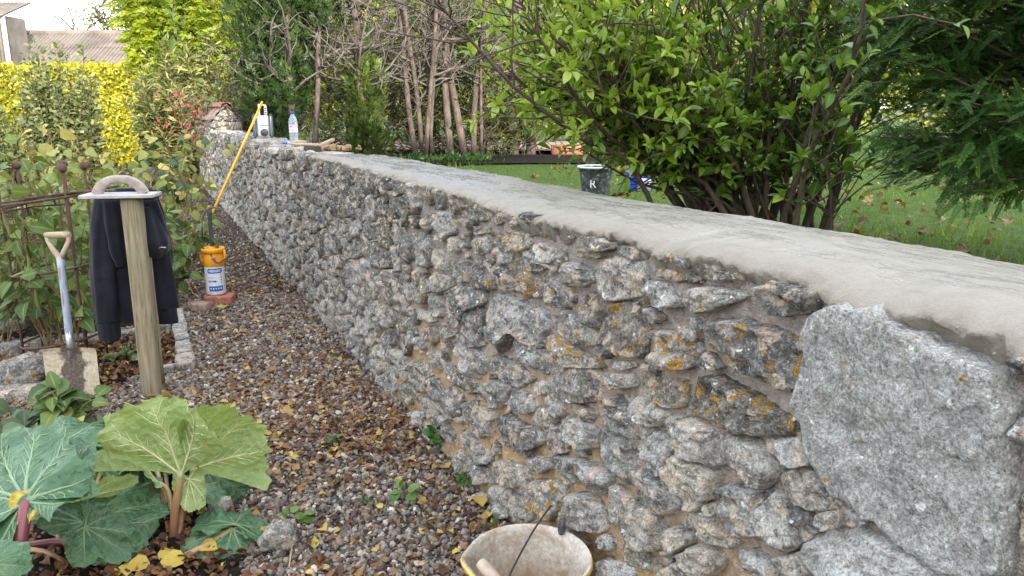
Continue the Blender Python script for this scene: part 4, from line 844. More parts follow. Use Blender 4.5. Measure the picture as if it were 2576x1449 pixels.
# ------------------------------------------------------------------ trees, hedges and shrubs behind
TPL_LEAF = leaf_tpl(0.5, 4, 0.25, 0.25)
TPL_DIAM = (np.array([[0, 0, 0], [0.3, 0.45, 0.05], [0, 1, -0.08], [-0.3, 0.45, 0.05]]), np.array([[0, 1, 2, 3]]), np.array([0, 1.0, 0, -1.0]))
TPL_LONG = (np.array([[0, 0, 0], [0.11, 0.4, 0.05], [0, 1, -0.14], [-0.11, 0.4, 0.05]]), np.array([[0, 1, 2, 3]]), np.array([0, 1.0, 0, -1.0]))
def fan_tpl(n=9, w=0.13, spread=1.1, seed=0, droop=0.25):
    """a flat spray of scale foliage: elongated kites along a short axis"""
    rg = np.random.default_rng(seed); V = []; F = []; lx = []
    for k in range(n):
        t = k / (n - 1); side = -1 if k % 2 else 1; a = side * spread * (1 - t) * rg.uniform(0.6, 1.0); b = np.array([0, 0.55 * t, -droop * t * t * 0.4]); ln = rg.uniform(0.35, 0.55) * (1 - 0.35 * t)
        d = np.array([math.sin(a), math.cos(a), rg.normal() * 0.15 - droop * 0.4]); s = np.array([d[1], -d[0], rg.normal() * 0.3]); i = len(V)
        V += [b, b + d * ln * 0.45 + s * w * 0.5, b + d * ln, b + d * ln * 0.45 - s * w * 0.5]; F.append((i, i + 1, i + 2, i + 3)); lx += [0, 1, 0, -1]
    return np.array(V), np.array(F), np.array(lx, float)
FAN = fan_tpl()
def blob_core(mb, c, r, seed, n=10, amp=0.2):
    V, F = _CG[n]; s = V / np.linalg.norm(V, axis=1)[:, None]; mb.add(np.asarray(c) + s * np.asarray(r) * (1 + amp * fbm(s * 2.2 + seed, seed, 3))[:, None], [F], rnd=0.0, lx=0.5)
def shell(rg, c, r, n, inner=0.72, lump=0.16, seed=0, p=0.6):
    D = rdir(rg, n); k = 1 + lump * fbm(D * 2.2 + seed, seed, 3); rr = (inner + (1 - inner) * rg.random(n) ** p) * k
    return np.asarray(c) + D * np.asarray(r) * rr[:, None], D, rr

def dense_tree(name, label, cat, base, crown, radii, n, mat, size, seed, droop, tpl=FAN, trunk_r=0.15, group=None, rr=(0.0, 1.0), core=True):
    rg = np.random.default_rng(seed); t = thing(name, label, cat, base, 0, group)
    m = MB(); pts = np.array([base, (np.asarray(base) + crown) / 2 + [0.05, 0, 0], np.asarray(crown) + [0, 0, radii[2] * 0.3]]); m.add(*tube(pts, [trunk_r, trunk_r * 0.7, trunk_r * 0.25], 8)); m.build('trunk', M['bark'], t)
    P, D, q = shell(rg, crown, radii, n, 0.70, 0.20, seed); P = P[P[:, 2] > base[2] + 0.02] if len(P) else P; D = D[:len(P)]
    D = unit((P - np.asarray(crown)) / np.asarray(radii)); out = unit(D + rg.normal(size=(len(P), 3)) * 0.35 + np.array([0, 0, droop])); nr = unit(D * 0.6 + rdir(rg, len(P)) * 0.6 + np.array([0, 0, 0.5]))
    m = MB(); cl = 0.5 + 0.5 * vnoise(P * (2.0 / max(radii)) * 2.5, seed + 3)
    batch(m, tpl, P, frames(out, nr), size * rg.uniform(0.6, 1.35, len(P)), np.clip(rr[0] + (rr[1] - rr[0]) * (0.55 * cl + 0.45 * rg.random(len(P))), 0, 1))
    if core: blob_core(m, crown, np.asarray(radii) * 0.74, seed)
    m.build('crown', mat, t, kind='stuff'); return t

# tall bright cypress
cy = AT(495, 330, 20.0)
dense_tree('cypress_tree', 'tall dense bright green cypress rising behind the end of the stone wall', 'tree', (cy[0], 20, 0), (cy[0], 20, 4.3), (1.48, 1.4, 4.2), 9000, M['cypress'], 0.30, 2, 0.1)
# distant trees over the barn
def bare_tree(name, label, base, h, spread, seed, mat, leaves=None, group=None, n_l=0, lsize=0.1):
    rg = np.random.default_rng(seed); t = thing(name, label, 'tree', base, 0, group); b = np.asarray(base, float); m = MB()
    trunk = wig(b, (0, 0, 1), h * 0.55, 6, 0.08, rg, 0.1); m.add(*tube(trunk, np.linspace(h * 0.022, h * 0.013, 7), 7)); tips = []
    for k in range(16):
        s = trunk[rg.integers(2, 7)]; a = rg.uniform(0, 6.28); lim = wig(s, (math.cos(a), math.sin(a), rg.uniform(0.5, 1.5)), h * rg.uniform(0.3, 0.5), 5, 0.2, rg, 0.08); m.add(*tube(lim, np.linspace(h * 0.010, h * 0.005, 6), 4, False))
        for j in range(9):
            tw = wig(lim[rg.integers(1, 6)], rdir(rg, 1)[0] * spread + np.array([0, 0, 0.7]), h * rg.uniform(0.10, 0.22), 4, 0.3, rg, 0.05); m.add(*tube(tw, np.linspace(h * 0.0050, h * 0.0030, 5), 3, False)); tips.append(tw[rg.integers(1, 5)]); tips.append(tw[-1])
    m.build('trunk', M['twig'], t)
    if leaves:
        tp = np.array(tips); P = tp[rg.integers(0, len(tp), n_l)] + rg.normal(size=(n_l, 3)) * h * 0.03; m = MB(); batch(m, TPL_LEAF, P, frames(rdir(rg, n_l), rdir(rg, n_l)), lsize * rg.uniform(0.7, 1.3, n_l), rg.random(n_l)); m.build('leaves', leaves, t, kind='stuff')
    return t
bt = AT(152, 85, 46); bare_tree('bare_tree', 'small bare tree showing over the barn ridge', (bt[0], 46, 0), AT(152, 26, 46)[2], 0.9, 11, M['twig'])
bt = AT(330, 85, 46); bare_tree('ash_tree', 'thin tree with sparse yellow-green leaves beside the cypress', (bt[0], 46, 0), 9.2, 0.9, 12, M['twig'], M['greyleaf'], None, 1500, 0.22)
# golden hedge
def hedge(name, label, x0, x1, y0, y1, ztop, n, seed, mat, size, z0=0.0, rr=(0, 1), zf=None):
    rg = np.random.default_rng(seed); t = thing(name, label, 'hedge', ((x0 + x1) / 2, (y0 + y1) / 2, z0)); w, d, h = x1 - x0, y1 - y0, ztop - z0
    af, at, as_ = w * h, w * d, d * h; k = rg.random(n) * (af + at + 2 * as_); u, v = rg.random(n), rg.random(n); P = np.zeros((n, 3)); N_ = np.zeros((n, 3))
    s = k < af; P[s] = np.stack([x0 + w * u, y0 + 0 * u, z0 + h * v], -1)[s]; N_[s] = (0, -1, 0)
    s = (k >= af) & (k < af + at); P[s] = np.stack([x0 + w * u, y0 + d * v, ztop + 0 * u], -1)[s]; N_[s] = (0, 0, 1)
    s = (k >= af + at) & (k < af + at + as_); P[s] = np.stack([x0 + 0 * u, y0 + d * u, z0 + h * v], -1)[s]; N_[s] = (-1, 0, 0)
    s = k >= af + at + as_; P[s] = np.stack([x1 + 0 * u, y0 + d * u, z0 + h * v], -1)[s]; N_[s] = (1, 0, 0)
    dep = 0.10 * fbm(P * 1.7, seed, 3) - 0.16 * rg.random(n) ** 2; P = P + N_ * dep[:, None] + rg.normal(size=(n, 3)) * 0.03
    kp = vnoise(P * 3.1, seed + 21) + 0.6 * vnoise(P * 7.3, seed + 22) > -0.42; P, N_ = P[kp], N_[kp]; n = len(P); D = unit(N_ * 0.7 + rdir(rg, n) * 0.9 + np.array([0, 0, 0.4])); NR = unit(N_ + rdir(rg, n) * 0.8); m = MB(); cl = 0.5 + 0.6 * vnoise(P * 1.4, seed + 9)
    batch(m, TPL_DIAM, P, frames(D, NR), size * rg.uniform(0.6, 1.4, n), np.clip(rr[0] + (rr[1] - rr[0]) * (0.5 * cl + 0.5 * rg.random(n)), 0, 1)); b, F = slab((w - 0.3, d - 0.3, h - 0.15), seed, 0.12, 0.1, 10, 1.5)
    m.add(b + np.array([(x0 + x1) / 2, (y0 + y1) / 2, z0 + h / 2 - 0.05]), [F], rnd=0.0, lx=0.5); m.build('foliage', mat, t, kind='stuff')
    m = MB()
    for q in range(int(w / 0.5)): m.add(*tube(wig((x0 + 0.25 + q * 0.5, (y0 + y1) / 2, z0), (0, 0, 1), h * 0.8, 4, 0.1, rg), 0.02, 4, False))
    m.build('stems', M['twig'], t); return t
hx = AT(402, 300, 21.5)[0]
hedge('privet_hedge', 'long clipped golden yellow hedge in full sun below the barn roof', -19.5, hx, 21.5, 23.2, AT(300, 166, 21.5)[2], 26000, 31, M['privet'], 0.105)
dh = AT(440, 400, 20.4); dense_tree('evergreen_bush', 'dark green bush in shade between the golden hedge and the wall end', 'bush', (dh[0] + 0.3, 20.0, 0), (dh[0] + 0.25, 20.0, 1.1), (0.85, 0.7, 1.2), 3000, M['conifer'], 0.17, 33, 0.2, TPL_LEAF, 0.05)
# grey-green upright shrub in front of the hedge
def upright_shrub(name, label, base, wx, wy, h, nst, nl, mat, tpl, lsize, seed, rr=(0, 1), lean=0.25, cat='shrub', zlow=0.1):
    rg = np.random.default_rng(seed); t = thing(name, label, cat, base); b = np.asarray(base, float); m = MB(); LP = []; LD = []
    for k in range(nst):
        a = rg.uniform(0, 6.28); r = math.sqrt(rg.random()); o = np.array([math.cos(a) * r * wx, math.sin(a) * r * wy, 0]); hh = h * rg.uniform(0.55, 1.0) * (1.08 - 0.38 * r * r)
        st = wig(b + o * 0.45, np.array([o[0] * lean * 1.4, o[1] * lean, hh]), hh * 1.05, 7, 0.06, rg, 0.04); m.add(*tube(st, np.linspace(0.012, 0.004, 8), 4, False)); c = int(nl / nst)
        ti = rg.uniform(zlow, 1, c) * 6.99; i = ti.astype(int); f = (ti - i)[:, None]; p = st[i] * (1 - f) + st[i + 1] * f; d = unit(rdir(rg, c) * np.array([1, 1, 0.6]) + np.array([0, 0, 0.55])); p = p + d * rg.uniform(0, 0.13, c)[:, None]; LP.append(p); LD.append(d)
    m.build('stems', M['twig'], t); P = np.concatenate(LP); D = np.concatenate(LD); n = len(P); m = MB(); batch(m, tpl, P, frames(D, unit(rdir(rg, n) * 0.7 + np.array([0, -0.4, 0.6]))), lsize * rg.uniform(0.6, 1.3, n), np.clip(rr[0] + (rr[1] - rr[0]) * rg.random(n), 0, 1)); m.build('leaves', mat, t, kind='stuff'); return t
us = AT(165, 390, 14.5); upright_shrub('upright_shrub', 'grey-green upright shrub standing in front of the golden hedge', (us[0], 14.5, 0), 1.0, 0.7, AT(165, 118, 14.5)[2], 70, 7500, M['greyleaf'], TPL_LEAF, 0.10, 41)
us = AT(40, 400, 13.5); upright_shrub('upright_shrub', 'low loose grey-green shrub at the left edge below the golden hedge', (us[0] - 0.2, 13.5, 0), 0.6, 0.5, 1.75, 26, 1500, M['greyleaf'], TPL_LEAF, 0.095, 42, (0, 0.7))
bd = AT(515, 330, 17.0); upright_shrub('butterfly_bush', 'willowy pale shrub with narrow leaves arching over the wall end', (bd[0] - 0.1, 17.0, 0), 1.35, 0.9, AT(520, 92, 17)[2], 95, 13000, M['buddleia'], TPL_LONG, 0.19, 43, (0, 1), 0.55)
bd = AT(600, 330, 15.0); upright_shrub('leafy_shrub', 'soft yellow-green shrub behind the pitched wall top', (bd[0] + 0.1, 15.2, LZ), 0.7, 0.5, 1.75, 40, 3200, M['buddleia'], TPL_LEAF, 0.085, 44, (0, 0.9), 0.5)
fu = AT(492, 300, 14.6)
upright_shrub('fuchsia_bush', 'fuchsia bush with red flowers against the far wall', (fu[0] + 0.1, 14.75, LZ * 0 + 0.7), 0.5, 0.25, 1.35, 24, 1300, M['greyleaf'], TPL_LEAF, 0.055, 45, (0, 0.6), 0.9)
rg = np.random.default_rng(46); fsh = COL.objects['fuchsia_bush']; n = 75; P = np.stack([fu[0] - 0.05 + rg.normal(size=n) * 0.26, 14.42 + rg.normal(size=n) * 0.12, 1.98 - rg.random(n) ** 0.7 * 0.95], -1); P[:, 0] -= (1.7 - P[:, 2]) * 0.25
m = MB(); batch(m, TPL_LEAF, P, frames(unit(rdir(rg, n) * 0.5 + np.array([0, 0, -1])), rdir(rg, n)), 0.06 * rg.uniform(0.7, 1.3, n), rg.random(n)); m.build('flowers', M['fuchsia'], fsh, kind='stuff')

# ------------------------------------------------------------------ half-bare conifers on the lawn edge
def cut_conifer(label, base, stems, nb, seed, green=None, h=4.2, dead_mat='deadwood', blen=1.3, zmin=0.3, group=None, up=0.10, nsub=3):
    rg = np.random.default_rng(seed); b = np.asarray(base, float); t = thing('conifer_tree', label, 'tree', base, 0, group); trunks = []
    for (dx, dy, lean, r) in stems:
        tr = wig(b + [dx, dy, -0.05], (lean, rg.normal() * 0.03, 1), h, 9, 0.035, rg, 0.03); trunks.append(tr); m = MB(); m.add(*tube(tr, np.linspace(r, r * 0.6, 10), 9)); m.build('trunk', M['bark'], t)
    for k in range(nb):
        tr = trunks[rg.integers(0, len(trunks))]; q = rg.uniform(zmin, 1.0) * 8.9; i = int(q); s = tr[i] + (tr[i + 1] - tr[i]) * (q - i); a = rg.uniform(0, 6.28)
        br = wig(s, (math.cos(a), math.sin(a) * 0.8, rg.uniform(-0.1, 0.7)), blen * rg.uniform(0.45, 1.0), 8, 0.22, rg, up); m = MB(); rr0 = rg.uniform(0.010, 0.022); m.add(*tube(br, np.linspace(rr0, 0.005, 9), 5, False))
        for j in range(nsub + rg.integers(0, 3)):
            s2 = br[rg.integers(2, 9)]; tw = wig(s2, rdir(rg, 1)[0] + unit(br[-1] - br[0]) * 0.7 + np.array([0, 0, 0.25]), rg.uniform(0.15, 0.5) * blen * 0.7, 5, 0.35, rg, 0.08); m.add(*tube(tw, np.linspace(0.007, 0.0035, 6), 4, False))
            if rg.random() < 0.6:
                tw2 = wig(tw[rg.integers(1, 5)], rdir(rg, 1)[0], rg.uniform(0.08, 0.22), 3, 0.4, rg); m.add(*tube(tw2, 0.0035, 3, False))
        m.build('branch', M[dead_mat], t)
    if green:
        m = MB()
        for (c, r, n, size, upd, mat_r) in green:
            P, D, q = shell(rg, b + np.asarray(c), r, n, 0.25, 0.35, seed + 7, 0.7); D2 = unit(D * np.array([1, 1, 0.4]) + rg.normal(size=P.shape) * 0.3 + np.array([0, 0, upd])); batch(m, FAN, P, frames(D2, unit(D + rdir(rg, n) * 0.7)), size * rg.uniform(0.6, 1.3, n), np.clip(mat_r + rg.normal(size=n) * 0.22, 0, 1))
        m.build('foliage', M['conifer'] if green[0][5] < 0.6 else M['conifer_y'], t, kind='stuff')
    return t
c1 = AT(745, 330, 10.2)
cut_conifer('dark green conifer with upswept sprays and bare grey branches behind the radio', (c1[0], 10.2, LZ), [(0, 0, -0.02, 0.05), (0.16, 0.1, 0.05, 0.038)], 40, 51, [((-0.25, 0.1, 1.0), (0.42, 0.4, 0.75), 1000, 0.17, 1.2, 0.22), ((-0.2, 0.15, 2.1), (0.58, 0.45, 1.3), 1900, 0.19, 1.4, 0.25), ((0.35, 0.2, 2.4), (0.35, 0.4, 0.9), 420, 0.19, 1.2, 0.25)], 3.4)
c2 = AT(925, 380, 10.6)
cut_conifer('conifer with a red trunk, wide bare branches and a green skirt', (c2[0], 10.6, LZ), [(-0.05, 0, -0.02, 0.07)], 84, 52, [((0.02, -0.1, 0.33), (0.27, 0.26, 0.42), 650, 0.13, 0.9, 0.61), ((-0.02, 0.0, 1.05), (0.24, 0.22, 0.62), 420, 0.16, 1.1, 0.62)], 3.6, blen=1.4, zmin=0.30, up=0.10, nsub=5)
c3_ = AT(1056, 398, 11.6)
cut_conifer('clump of thin pink-brown conifer stems with bare twigs', (c3_[0], 11.6, LZ), [(-0.06, 0, -0.06, 0.042), (0.02, 0.08, 0.02, 0.038), (0.08, -0.03, 0.07, 0.034), (0.15, 0.1, 0.03, 0.03)], 62, 53, None, 3.8, blen=1.15, zmin=0.24, nsub=4)
c4_ = AT(1134, 396, 12.0)
cut_conifer('leaning pale-barked conifer trunk, left of the twin trunks', (c4_[0], 12.0, LZ), [(0, 0, -0.05, 0.058)], 46, 54, None, 3.8, blen=1.0, zmin=0.3)
c5_ = AT(1170, 396, 12.1)
cut_conifer('twin conifer trunks with a slender outer stem beside the big shrub', (c5_[0], 12.1, LZ), [(0, 0, -0.045, 0.062), (0.14, 0, -0.02, 0.05), (0.25, 0.05, 0.06, 0.026)], 50, 55, [((0.1, 0.2, 1.6), (0.3, 0.3, 0.9), 350, 0.16, 0.8, 0.5)], 3.8, blen=1.0, zmin=0.3)
c6_ = AT(1290, 398, 13.2)
cut_conifer('brown conifer trunks standing behind the left side of the big shrub', (c6_[0], 13.2, LZ), [(0, 0, -0.03, 0.11), (0.3, 0.1, 0.03, 0.09), (-0.5, 0.2, 0.0, 0.08)], 34, 56, [((0.0, 0.1, 0.5), (0.5, 0.3, 0.5), 500, 0.2, 0.6, 0.8)], 4.0, blen=1.1, zmin=0.2)
# sunlit screens behind them
for (px, Y, w, h, n, sd, lab, mt) in ((700, 17.5, 1.6, 3.4, 3600, 61, 'bright yellow-green cypress behind the dark upswept conifer', 'cypress'), (880, 18.5, 1.7, 3.6, 3600, 62, 'bright cypress showing between the bare branches', 'cypress'), (1075, 18.0, 1.6, 3.2, 3400, 63, 'bright cypress behind the thin pink-brown stems', 'cypress'), (1240, 18.5, 1.5, 3.0, 3000, 64, 'bright cypress behind the twin trunks', 'cypress'), (1480, 20.0, 1.9, 3.2, 3200, 65, 'yellow-green tree beyond the middle of the big shrub', 'cypress'), (1790, 21.0, 2.0, 3.4, 3000, 66, 'yellow-green tree beyond the shrub stems', 'lime'), (2090, 20.5, 2.0, 3.0, 3000, 67, 'golden tree in the gap between the shrub and the yew', 'lime'), (2420, 21.0, 2.2, 3.0, 3000, 68, 'golden tree glimpsed through the yew', 'lime')):
    p = AT(px, 300, Y); dense_tree('background_tree', lab, 'tree', (p[0], Y, LZ), (p[0], Y, LZ + h * 0.55 + 0.5), (w, 1.0, h * 0.62), n, M[mt], 0.26, sd, 0.15, FAN if mt == 'cypress' else TPL_LEAF, 0.12)
for (px, w, sd, lab) in ((790, 1.0, 71, 'tangle of dark dead twigs left of the red trunk'), (1010, 1.0, 72, 'tangle of dark dead twigs between the red trunk and the thin stems'), (1230, 1.0, 73, 'tangle of dark dead twigs right of the twin trunks'), (1110, 0.9, 74, 'tangle of dark dead twigs behind the leaning trunk')):
    p = AT(px, 380, 13.0); rg = np.random.default_rng(sd); t = thing('dead_thicket', lab, 'bush', (p[0], 13.0, LZ)); m = MB()
    for k in range(420):
        s = np.array([p[0] + rg.normal() * w * 0.7, 13.0 + rg.normal() * 0.4, LZ + rg.uniform(0, 2.2)]); m.add(*tube(wig(s, rdir(rg, 1)[0] * [1, 1, 0.6] + np.array([0, 0, 0.1]), rg.uniform(0.4, 0.9), 5, 0.25, rg), np.linspace(0.010, 0.004, 6), 3, False))
    m.build('twigs', M['twig'], t, kind='stuff')
    m = MB(); n = 260; P = np.array([p[0], 13.1, LZ + 0.9]) + rg.normal(size=(n, 3)) * np.array([w * 0.6, 0.4, 0.7]); batch(m, FAN, P, frames(rdir(rg, n), rdir(rg, n)), 0.22, rg.random(n) * 0.8); m.build('foliage', M['conifer'], t, kind='stuff')

# ------------------------------------------------------------------ big broad-leaved shrub leaning over the wall
TPL_SH = [leaf_tpl(0.46, 5, 0.32, 0.22, 0.0, 0.46), leaf_tpl(0.52, 5, 0.22, 0.38, 0.0, 0.5), leaf_tpl(0.42, 5, 0.45, 0.12, 0.0, 0.44)]
SHM = [leaf_meshes('shrub_leaf', tp, M['shrubleaf'], 6) for tp in TPL_SH]
def big_shrub():
    rg = np.random.default_rng(81); base = np.array([1.62, 4.75, LZ - 0.03]); t = thing('broadleaf_shrub', 'large broad-leaved green shrub with many stems leaning over the wall', 'shrub', base); LP, LD, LS, LR = [], [], [], []
    for k in range(84):
        f = k / 83.0
        if k < 54: az = rg.uniform(2.5, 4.1); el = rg.uniform(0.28, 1.05); ln = rg.uniform(1.3, 2.15); off = np.array([-0.25 + rg.normal() * 0.16, rg.normal() * 0.22, 0])
        else: az = rg.uniform(0, 6.28); el = rg.uniform(0.95, 1.45); ln = rg.uniform(1.5, 2.1); off = np.array([rg.uniform(-0.25, 0.40), rg.normal() * 0.25, 0])
        d = np.array([math.cos(az) * math.cos(el), math.sin(az) * math.cos(el), math.sin(el)]); st = wig(base + off, unit(d + np.array([0, 0, 0.55])), ln * 0.35, 3, 0.06, rg); st = np.concatenate([st, wig(st[-1], d, ln * 0.65, 5, 0.10, rg, 0.05)[1:]]); m = MB(); r0 = rg.uniform(0.011, 0.024); m.add(*tube(st, np.linspace(r0, 0.005, len(st)), 6, False)); ntw = 24
        for j in range(ntw):
            q = rg.uniform(0.28 if k < 54 else 0.14, 1.0) * (len(st) - 1.001); i = int(q); s = st[i] + (st[i + 1] - st[i]) * (q - i)
            if s[2] < (0.98 if s[0] < 1.6 else 0.90) + 0.27 * max(1.7 - s[0], 0): continue
            dd = unit(rdir(rg, 1)[0] * 0.9 + d * 0.8 + np.array([0, -0.18, 0.25])); tw = wig(s, dd, rg.uniform(0.16, 0.5), 4, 0.16, rg, 0.06); m.add(*tube(tw, np.linspace(0.0055, 0.0025, 5), 4, False)); e = unit(tw[-1] - tw[-2])
            nl = rg.integers(3, 7); a0 = rg.uniform(0, 6.28); sz = rg.uniform(0.052, 0.088) * (1.2 if rg.random() < 0.14 else 1.0); ref = unit(np.cross(e, [0.3, 0.2, 1])); rf2 = np.cross(e, ref)
            for l in range(nl):
                a = a0 + l * 2.4; ld = unit(e * 0.75 + 0.85 * (math.cos(a) * ref + math.sin(a) * rf2) + np.array([0, 0, 0.12])); LP.append(tw[-1] - e * 0.012 * l); LD.append(ld); LS.append(sz * rg.uniform(0.65, 1.1)); LR.append(0.38 + 0.35 * rg.random())
            for l in range(2):
                i2 = rg.integers(1, 4); LP.append(tw[i2]); LD.append(unit(rdir(rg, 1)[0] + e * 0.5 + np.array([0, 0, -0.1]))); LS.append(sz * rg.uniform(0.9, 1.25)); LR.append(0.05 + 0.4 * rg.random())
        m.build('stem', M['twig'], t)
    P = np.array(LP); D = np.array(LD); S = np.array(LS); Rn = np.array(LR); n = len(P)
    Rn = np.clip(Rn + 0.08 + 0.42 * np.clip((1.25 - P[:, 0]) / 1.2, -0.3, 1) + rg.normal(size=n) * 0.06, 0, 0.999)      # leaf colour paler towards the left
    ok = (P[:, 2] > np.where(P[:, 0] > 1.6, 0.86, 0.96) + 0.27 * np.maximum(1.65 - P[:, 0], 0)) & (WN[0] * (P[:, 0] - P0[0]) + WN[1] * (P[:, 1] - P0[1]) > 0.50); P, D, S, Rn = P[ok], D[ok], S[ok], Rn[ok]; n = len(P)
    Nr = unit(np.array([0, -0.15, 1.0]) + rdir(rg, n) * 0.55); Fm = frames(D, Nr); dist = np.linalg.norm(P - np.array([0, 0, CAM_H]), axis=1); yy = P[:, 1]; vis = (np.abs(P[:, 0]) / yy < 0.66) & (P[:, 2] < CAM_H + 0.13 * yy + 0.02)
    order = np.argsort(-(S / dist) * vis); kind = rg.integers(0, 3, n)
    for i in order[:290]: place(SHM[kind[i]][min(5, int(Rn[i] * 6))], 'leaf', P[i], Fm[i], S[i], t)
    m = MB(); rest = order[290:]
    for q in range(3):
        s = rest[kind[rest] == q]; batch(m, TPL_SH[q], P[s], Fm[s], S[s], Rn[s])
    m.build('leaves', M['shrubleaf'], t, kind='stuff'); return n
print('shrub leaves', big_shrub())

# ------------------------------------------------------------------ yew
def needle_spray(seed, n=20, ln=0.17):
    rg = np.random.default_rng(seed); V = []; F = []; lx = []
    for k in range(n):
        t = (k + 0.5) / n
        for s in (-1, 1):
            a = s * (1.15 - 0.45 * t + rg.normal() * 0.08); b = np.array([0, t, -0.12 * t * t]); d = np.array([math.sin(a), math.cos(a), -0.12 + rg.normal() * 0.14]); l_ = ln * (1.0 - 0.45 * t) * rg.uniform(0.85, 1.15); w = 0.024; sd = np.array([d[1], -d[0], 0.0]); i = len(V)
            V += [b, b + d * l_ * 0.5 + sd * w, b + d * l_, b + d * l_ * 0.5 - sd * w]; F.append((i, i + 1, i + 2, i + 3)); lx += [0, 1, 0, -1]
    i = len(V); V += [[-0.008, 0, 0], [0.008, 0, 0], [0.004, 1, -0.12], [-0.004, 1, -0.12]]; F.append((i, i + 1, i + 2, i + 3)); lx += [0, 0, 0, 0]
    return np.array(V), np.array(F), np.array(lx, float)
def yew():
    rg = np.random.default_rng(91); base = np.array([3.05, 3.95, LZ]); t = thing('yew_tree', 'dark green yew with flat needle sprays at the right edge', 'tree', base); m = MB(); tr = wig(base, (0, 0, 1), 3.0, 6, 0.05, rg); m.add(*tube(tr, np.linspace(0.10, 0.04, 7), 8)); m.build('trunk', M['bark'], t)
    c = np.array([2.45, 3.72, 1.88]); rad = np.array([0.90, 0.85, 0.98]); SPR = [needle_spray(s) for s in range(4)]; P, D = [], []
    for k in range(130):
        a = rg.uniform(0, 6.28); zz = rg.uniform(-0.95, 0.8); e = c + rad * unit(np.array([math.cos(a), math.sin(a), zz])) * rg.uniform(0.75, 1.0); s = np.array([base[0], base[1], max(LZ + 0.5, e[2] - rg.uniform(0.1, 0.5))]); ln = np.linalg.norm(e - s); br = wig(s, e - s + np.array([0, 0, 0.15]), ln, 6, 0.08, rg, -0.02); m = MB(); m.add(*tube(br, np.linspace(0.014, 0.004, 7), 5, False)); m.build('branch', M['twig'], t)
        for j in range(80):
            q = rg.uniform(0.38, 1.0) * 5.999; i = int(q); p = br[i] + (br[i + 1] - br[i]) * (q - i); P.append(p); D.append(unit((br[-1] - br[0]) * 0.9 / ln + rdir(rg, 1)[0] * 0.75 + np.array([0, 0, -0.10])))
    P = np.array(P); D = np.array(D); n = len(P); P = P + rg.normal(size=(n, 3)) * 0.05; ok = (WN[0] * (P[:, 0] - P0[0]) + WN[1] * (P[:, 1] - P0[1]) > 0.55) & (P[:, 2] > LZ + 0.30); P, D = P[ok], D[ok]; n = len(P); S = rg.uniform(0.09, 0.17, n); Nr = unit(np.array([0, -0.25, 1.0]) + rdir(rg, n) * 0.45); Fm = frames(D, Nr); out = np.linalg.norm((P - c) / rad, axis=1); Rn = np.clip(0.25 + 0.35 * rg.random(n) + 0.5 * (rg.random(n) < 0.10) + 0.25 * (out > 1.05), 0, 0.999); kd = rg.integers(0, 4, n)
    MS = [leaf_meshes('needle_spray', s, M['yew'], 6, False) for s in SPR]; dist = np.linalg.norm(P - np.array([0, 0, CAM_H]), axis=1); vis = (P[:, 0] / P[:, 1] < 0.68) & (P[:, 2] < CAM_H + 0.14 * P[:, 1]); order = np.argsort(-(S / dist ** 2) * vis)
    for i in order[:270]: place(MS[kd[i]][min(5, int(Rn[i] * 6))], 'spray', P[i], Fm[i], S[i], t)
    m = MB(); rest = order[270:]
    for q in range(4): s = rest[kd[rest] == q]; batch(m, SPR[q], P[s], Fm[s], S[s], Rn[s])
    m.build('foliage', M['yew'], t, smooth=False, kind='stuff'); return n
print('yew sprays', yew())

# ------------------------------------------------------------------ canes and climbing beans at the left
TPL_R = [leaf_tpl(0.74, 6, 0.14, 0.30, 0.06, 0.36), leaf_tpl(0.66, 6, 0.26, 0.45, 0.06, 0.38), leaf_tpl(0.82, 6, -0.10, 0.22, 0.06, 0.34)]
RM = {k: [leaf_meshes('cane_leaf', tp, M[k], 8) for tp in TPL_R] for k in ('rasp', 'raspdark')}
def cane_plant(label, base, spread, h, ncane, nleaf, seed, rr, mat='rasp', size=0.115, nobj=42, name='raspberry_canes', lean=(0, 0), low=0.25):
    rg = np.random.default_rng(seed); b = np.array([base[0], base[1], 0.0]); t = thing(name, label, 'plant', b); P, D = [], []
    for k in range(ncane):
        a = rg.uniform(0, 6.28); o = np.array([math.cos(a), math.sin(a) * 0.8, 0]) * spread * math.sqrt(rg.random()); hh = h * rg.uniform(0.65, 1.0); st = wig(b + o * 0.5, np.array([o[0] * 0.7 + lean[0], o[1] * 0.7 + lean[1], hh]), hh * 1.1, 7, 0.12, rg, -0.01); m = MB(); m.add(*tube(st, np.linspace(0.006, 0.003, 8), 4, False)); c = int(nleaf * 0.82) // ncane
        for j in range(c):
            q = rg.uniform(low, 1) * 6.99; i = int(q); p = st[i] + (st[i + 1] - st[i]) * (q - i); d = unit(rdir(rg, 1)[0] * [1, 1, 0.3] + np.array([0, 0, 0.15])); pe = p + d * rg.uniform(0.03, 0.16); m.add(*tube(np.array([p, (p + pe) / 2 + [0, 0, 0.01], pe]), 0.0018, 3, False)); P.append(pe); D.append(unit(d + np.array([0, 0, -0.75]) + rg.normal(size=3) * 0.4))
        m.build('cane', M['cane'], t)
    P = np.array(P); D = np.array(D); n = len(P); Nr = unit(np.array([0, -0.45, 0.7]) + rdir(rg, n) * 0.8); Fm = frames(D, Nr); S = size * rg.uniform(0.45, 1.25, n); Rn = np.clip(rr[0] + (rr[1] - rr[0]) * (0.65 * rg.random(n) + 0.35 * (P[:, 2] / h)), 0, 0.999); kd = rg.integers(0, 3, n); order = rg.permutation(n)
    for i in order[:nobj]: place(RM[mat][kd[i]][int(Rn[i] * 8)], 'leaf', P[i], Fm[i], S[i], t)
    m = MB(); rest = order[nobj:]
    for q in range(3): s = rest[kd[rest] == q]; batch(m, TPL_R[q], P[s], Fm[s], S[s], Rn[s])
    m.build('leaves', M[mat], t, kind='stuff')
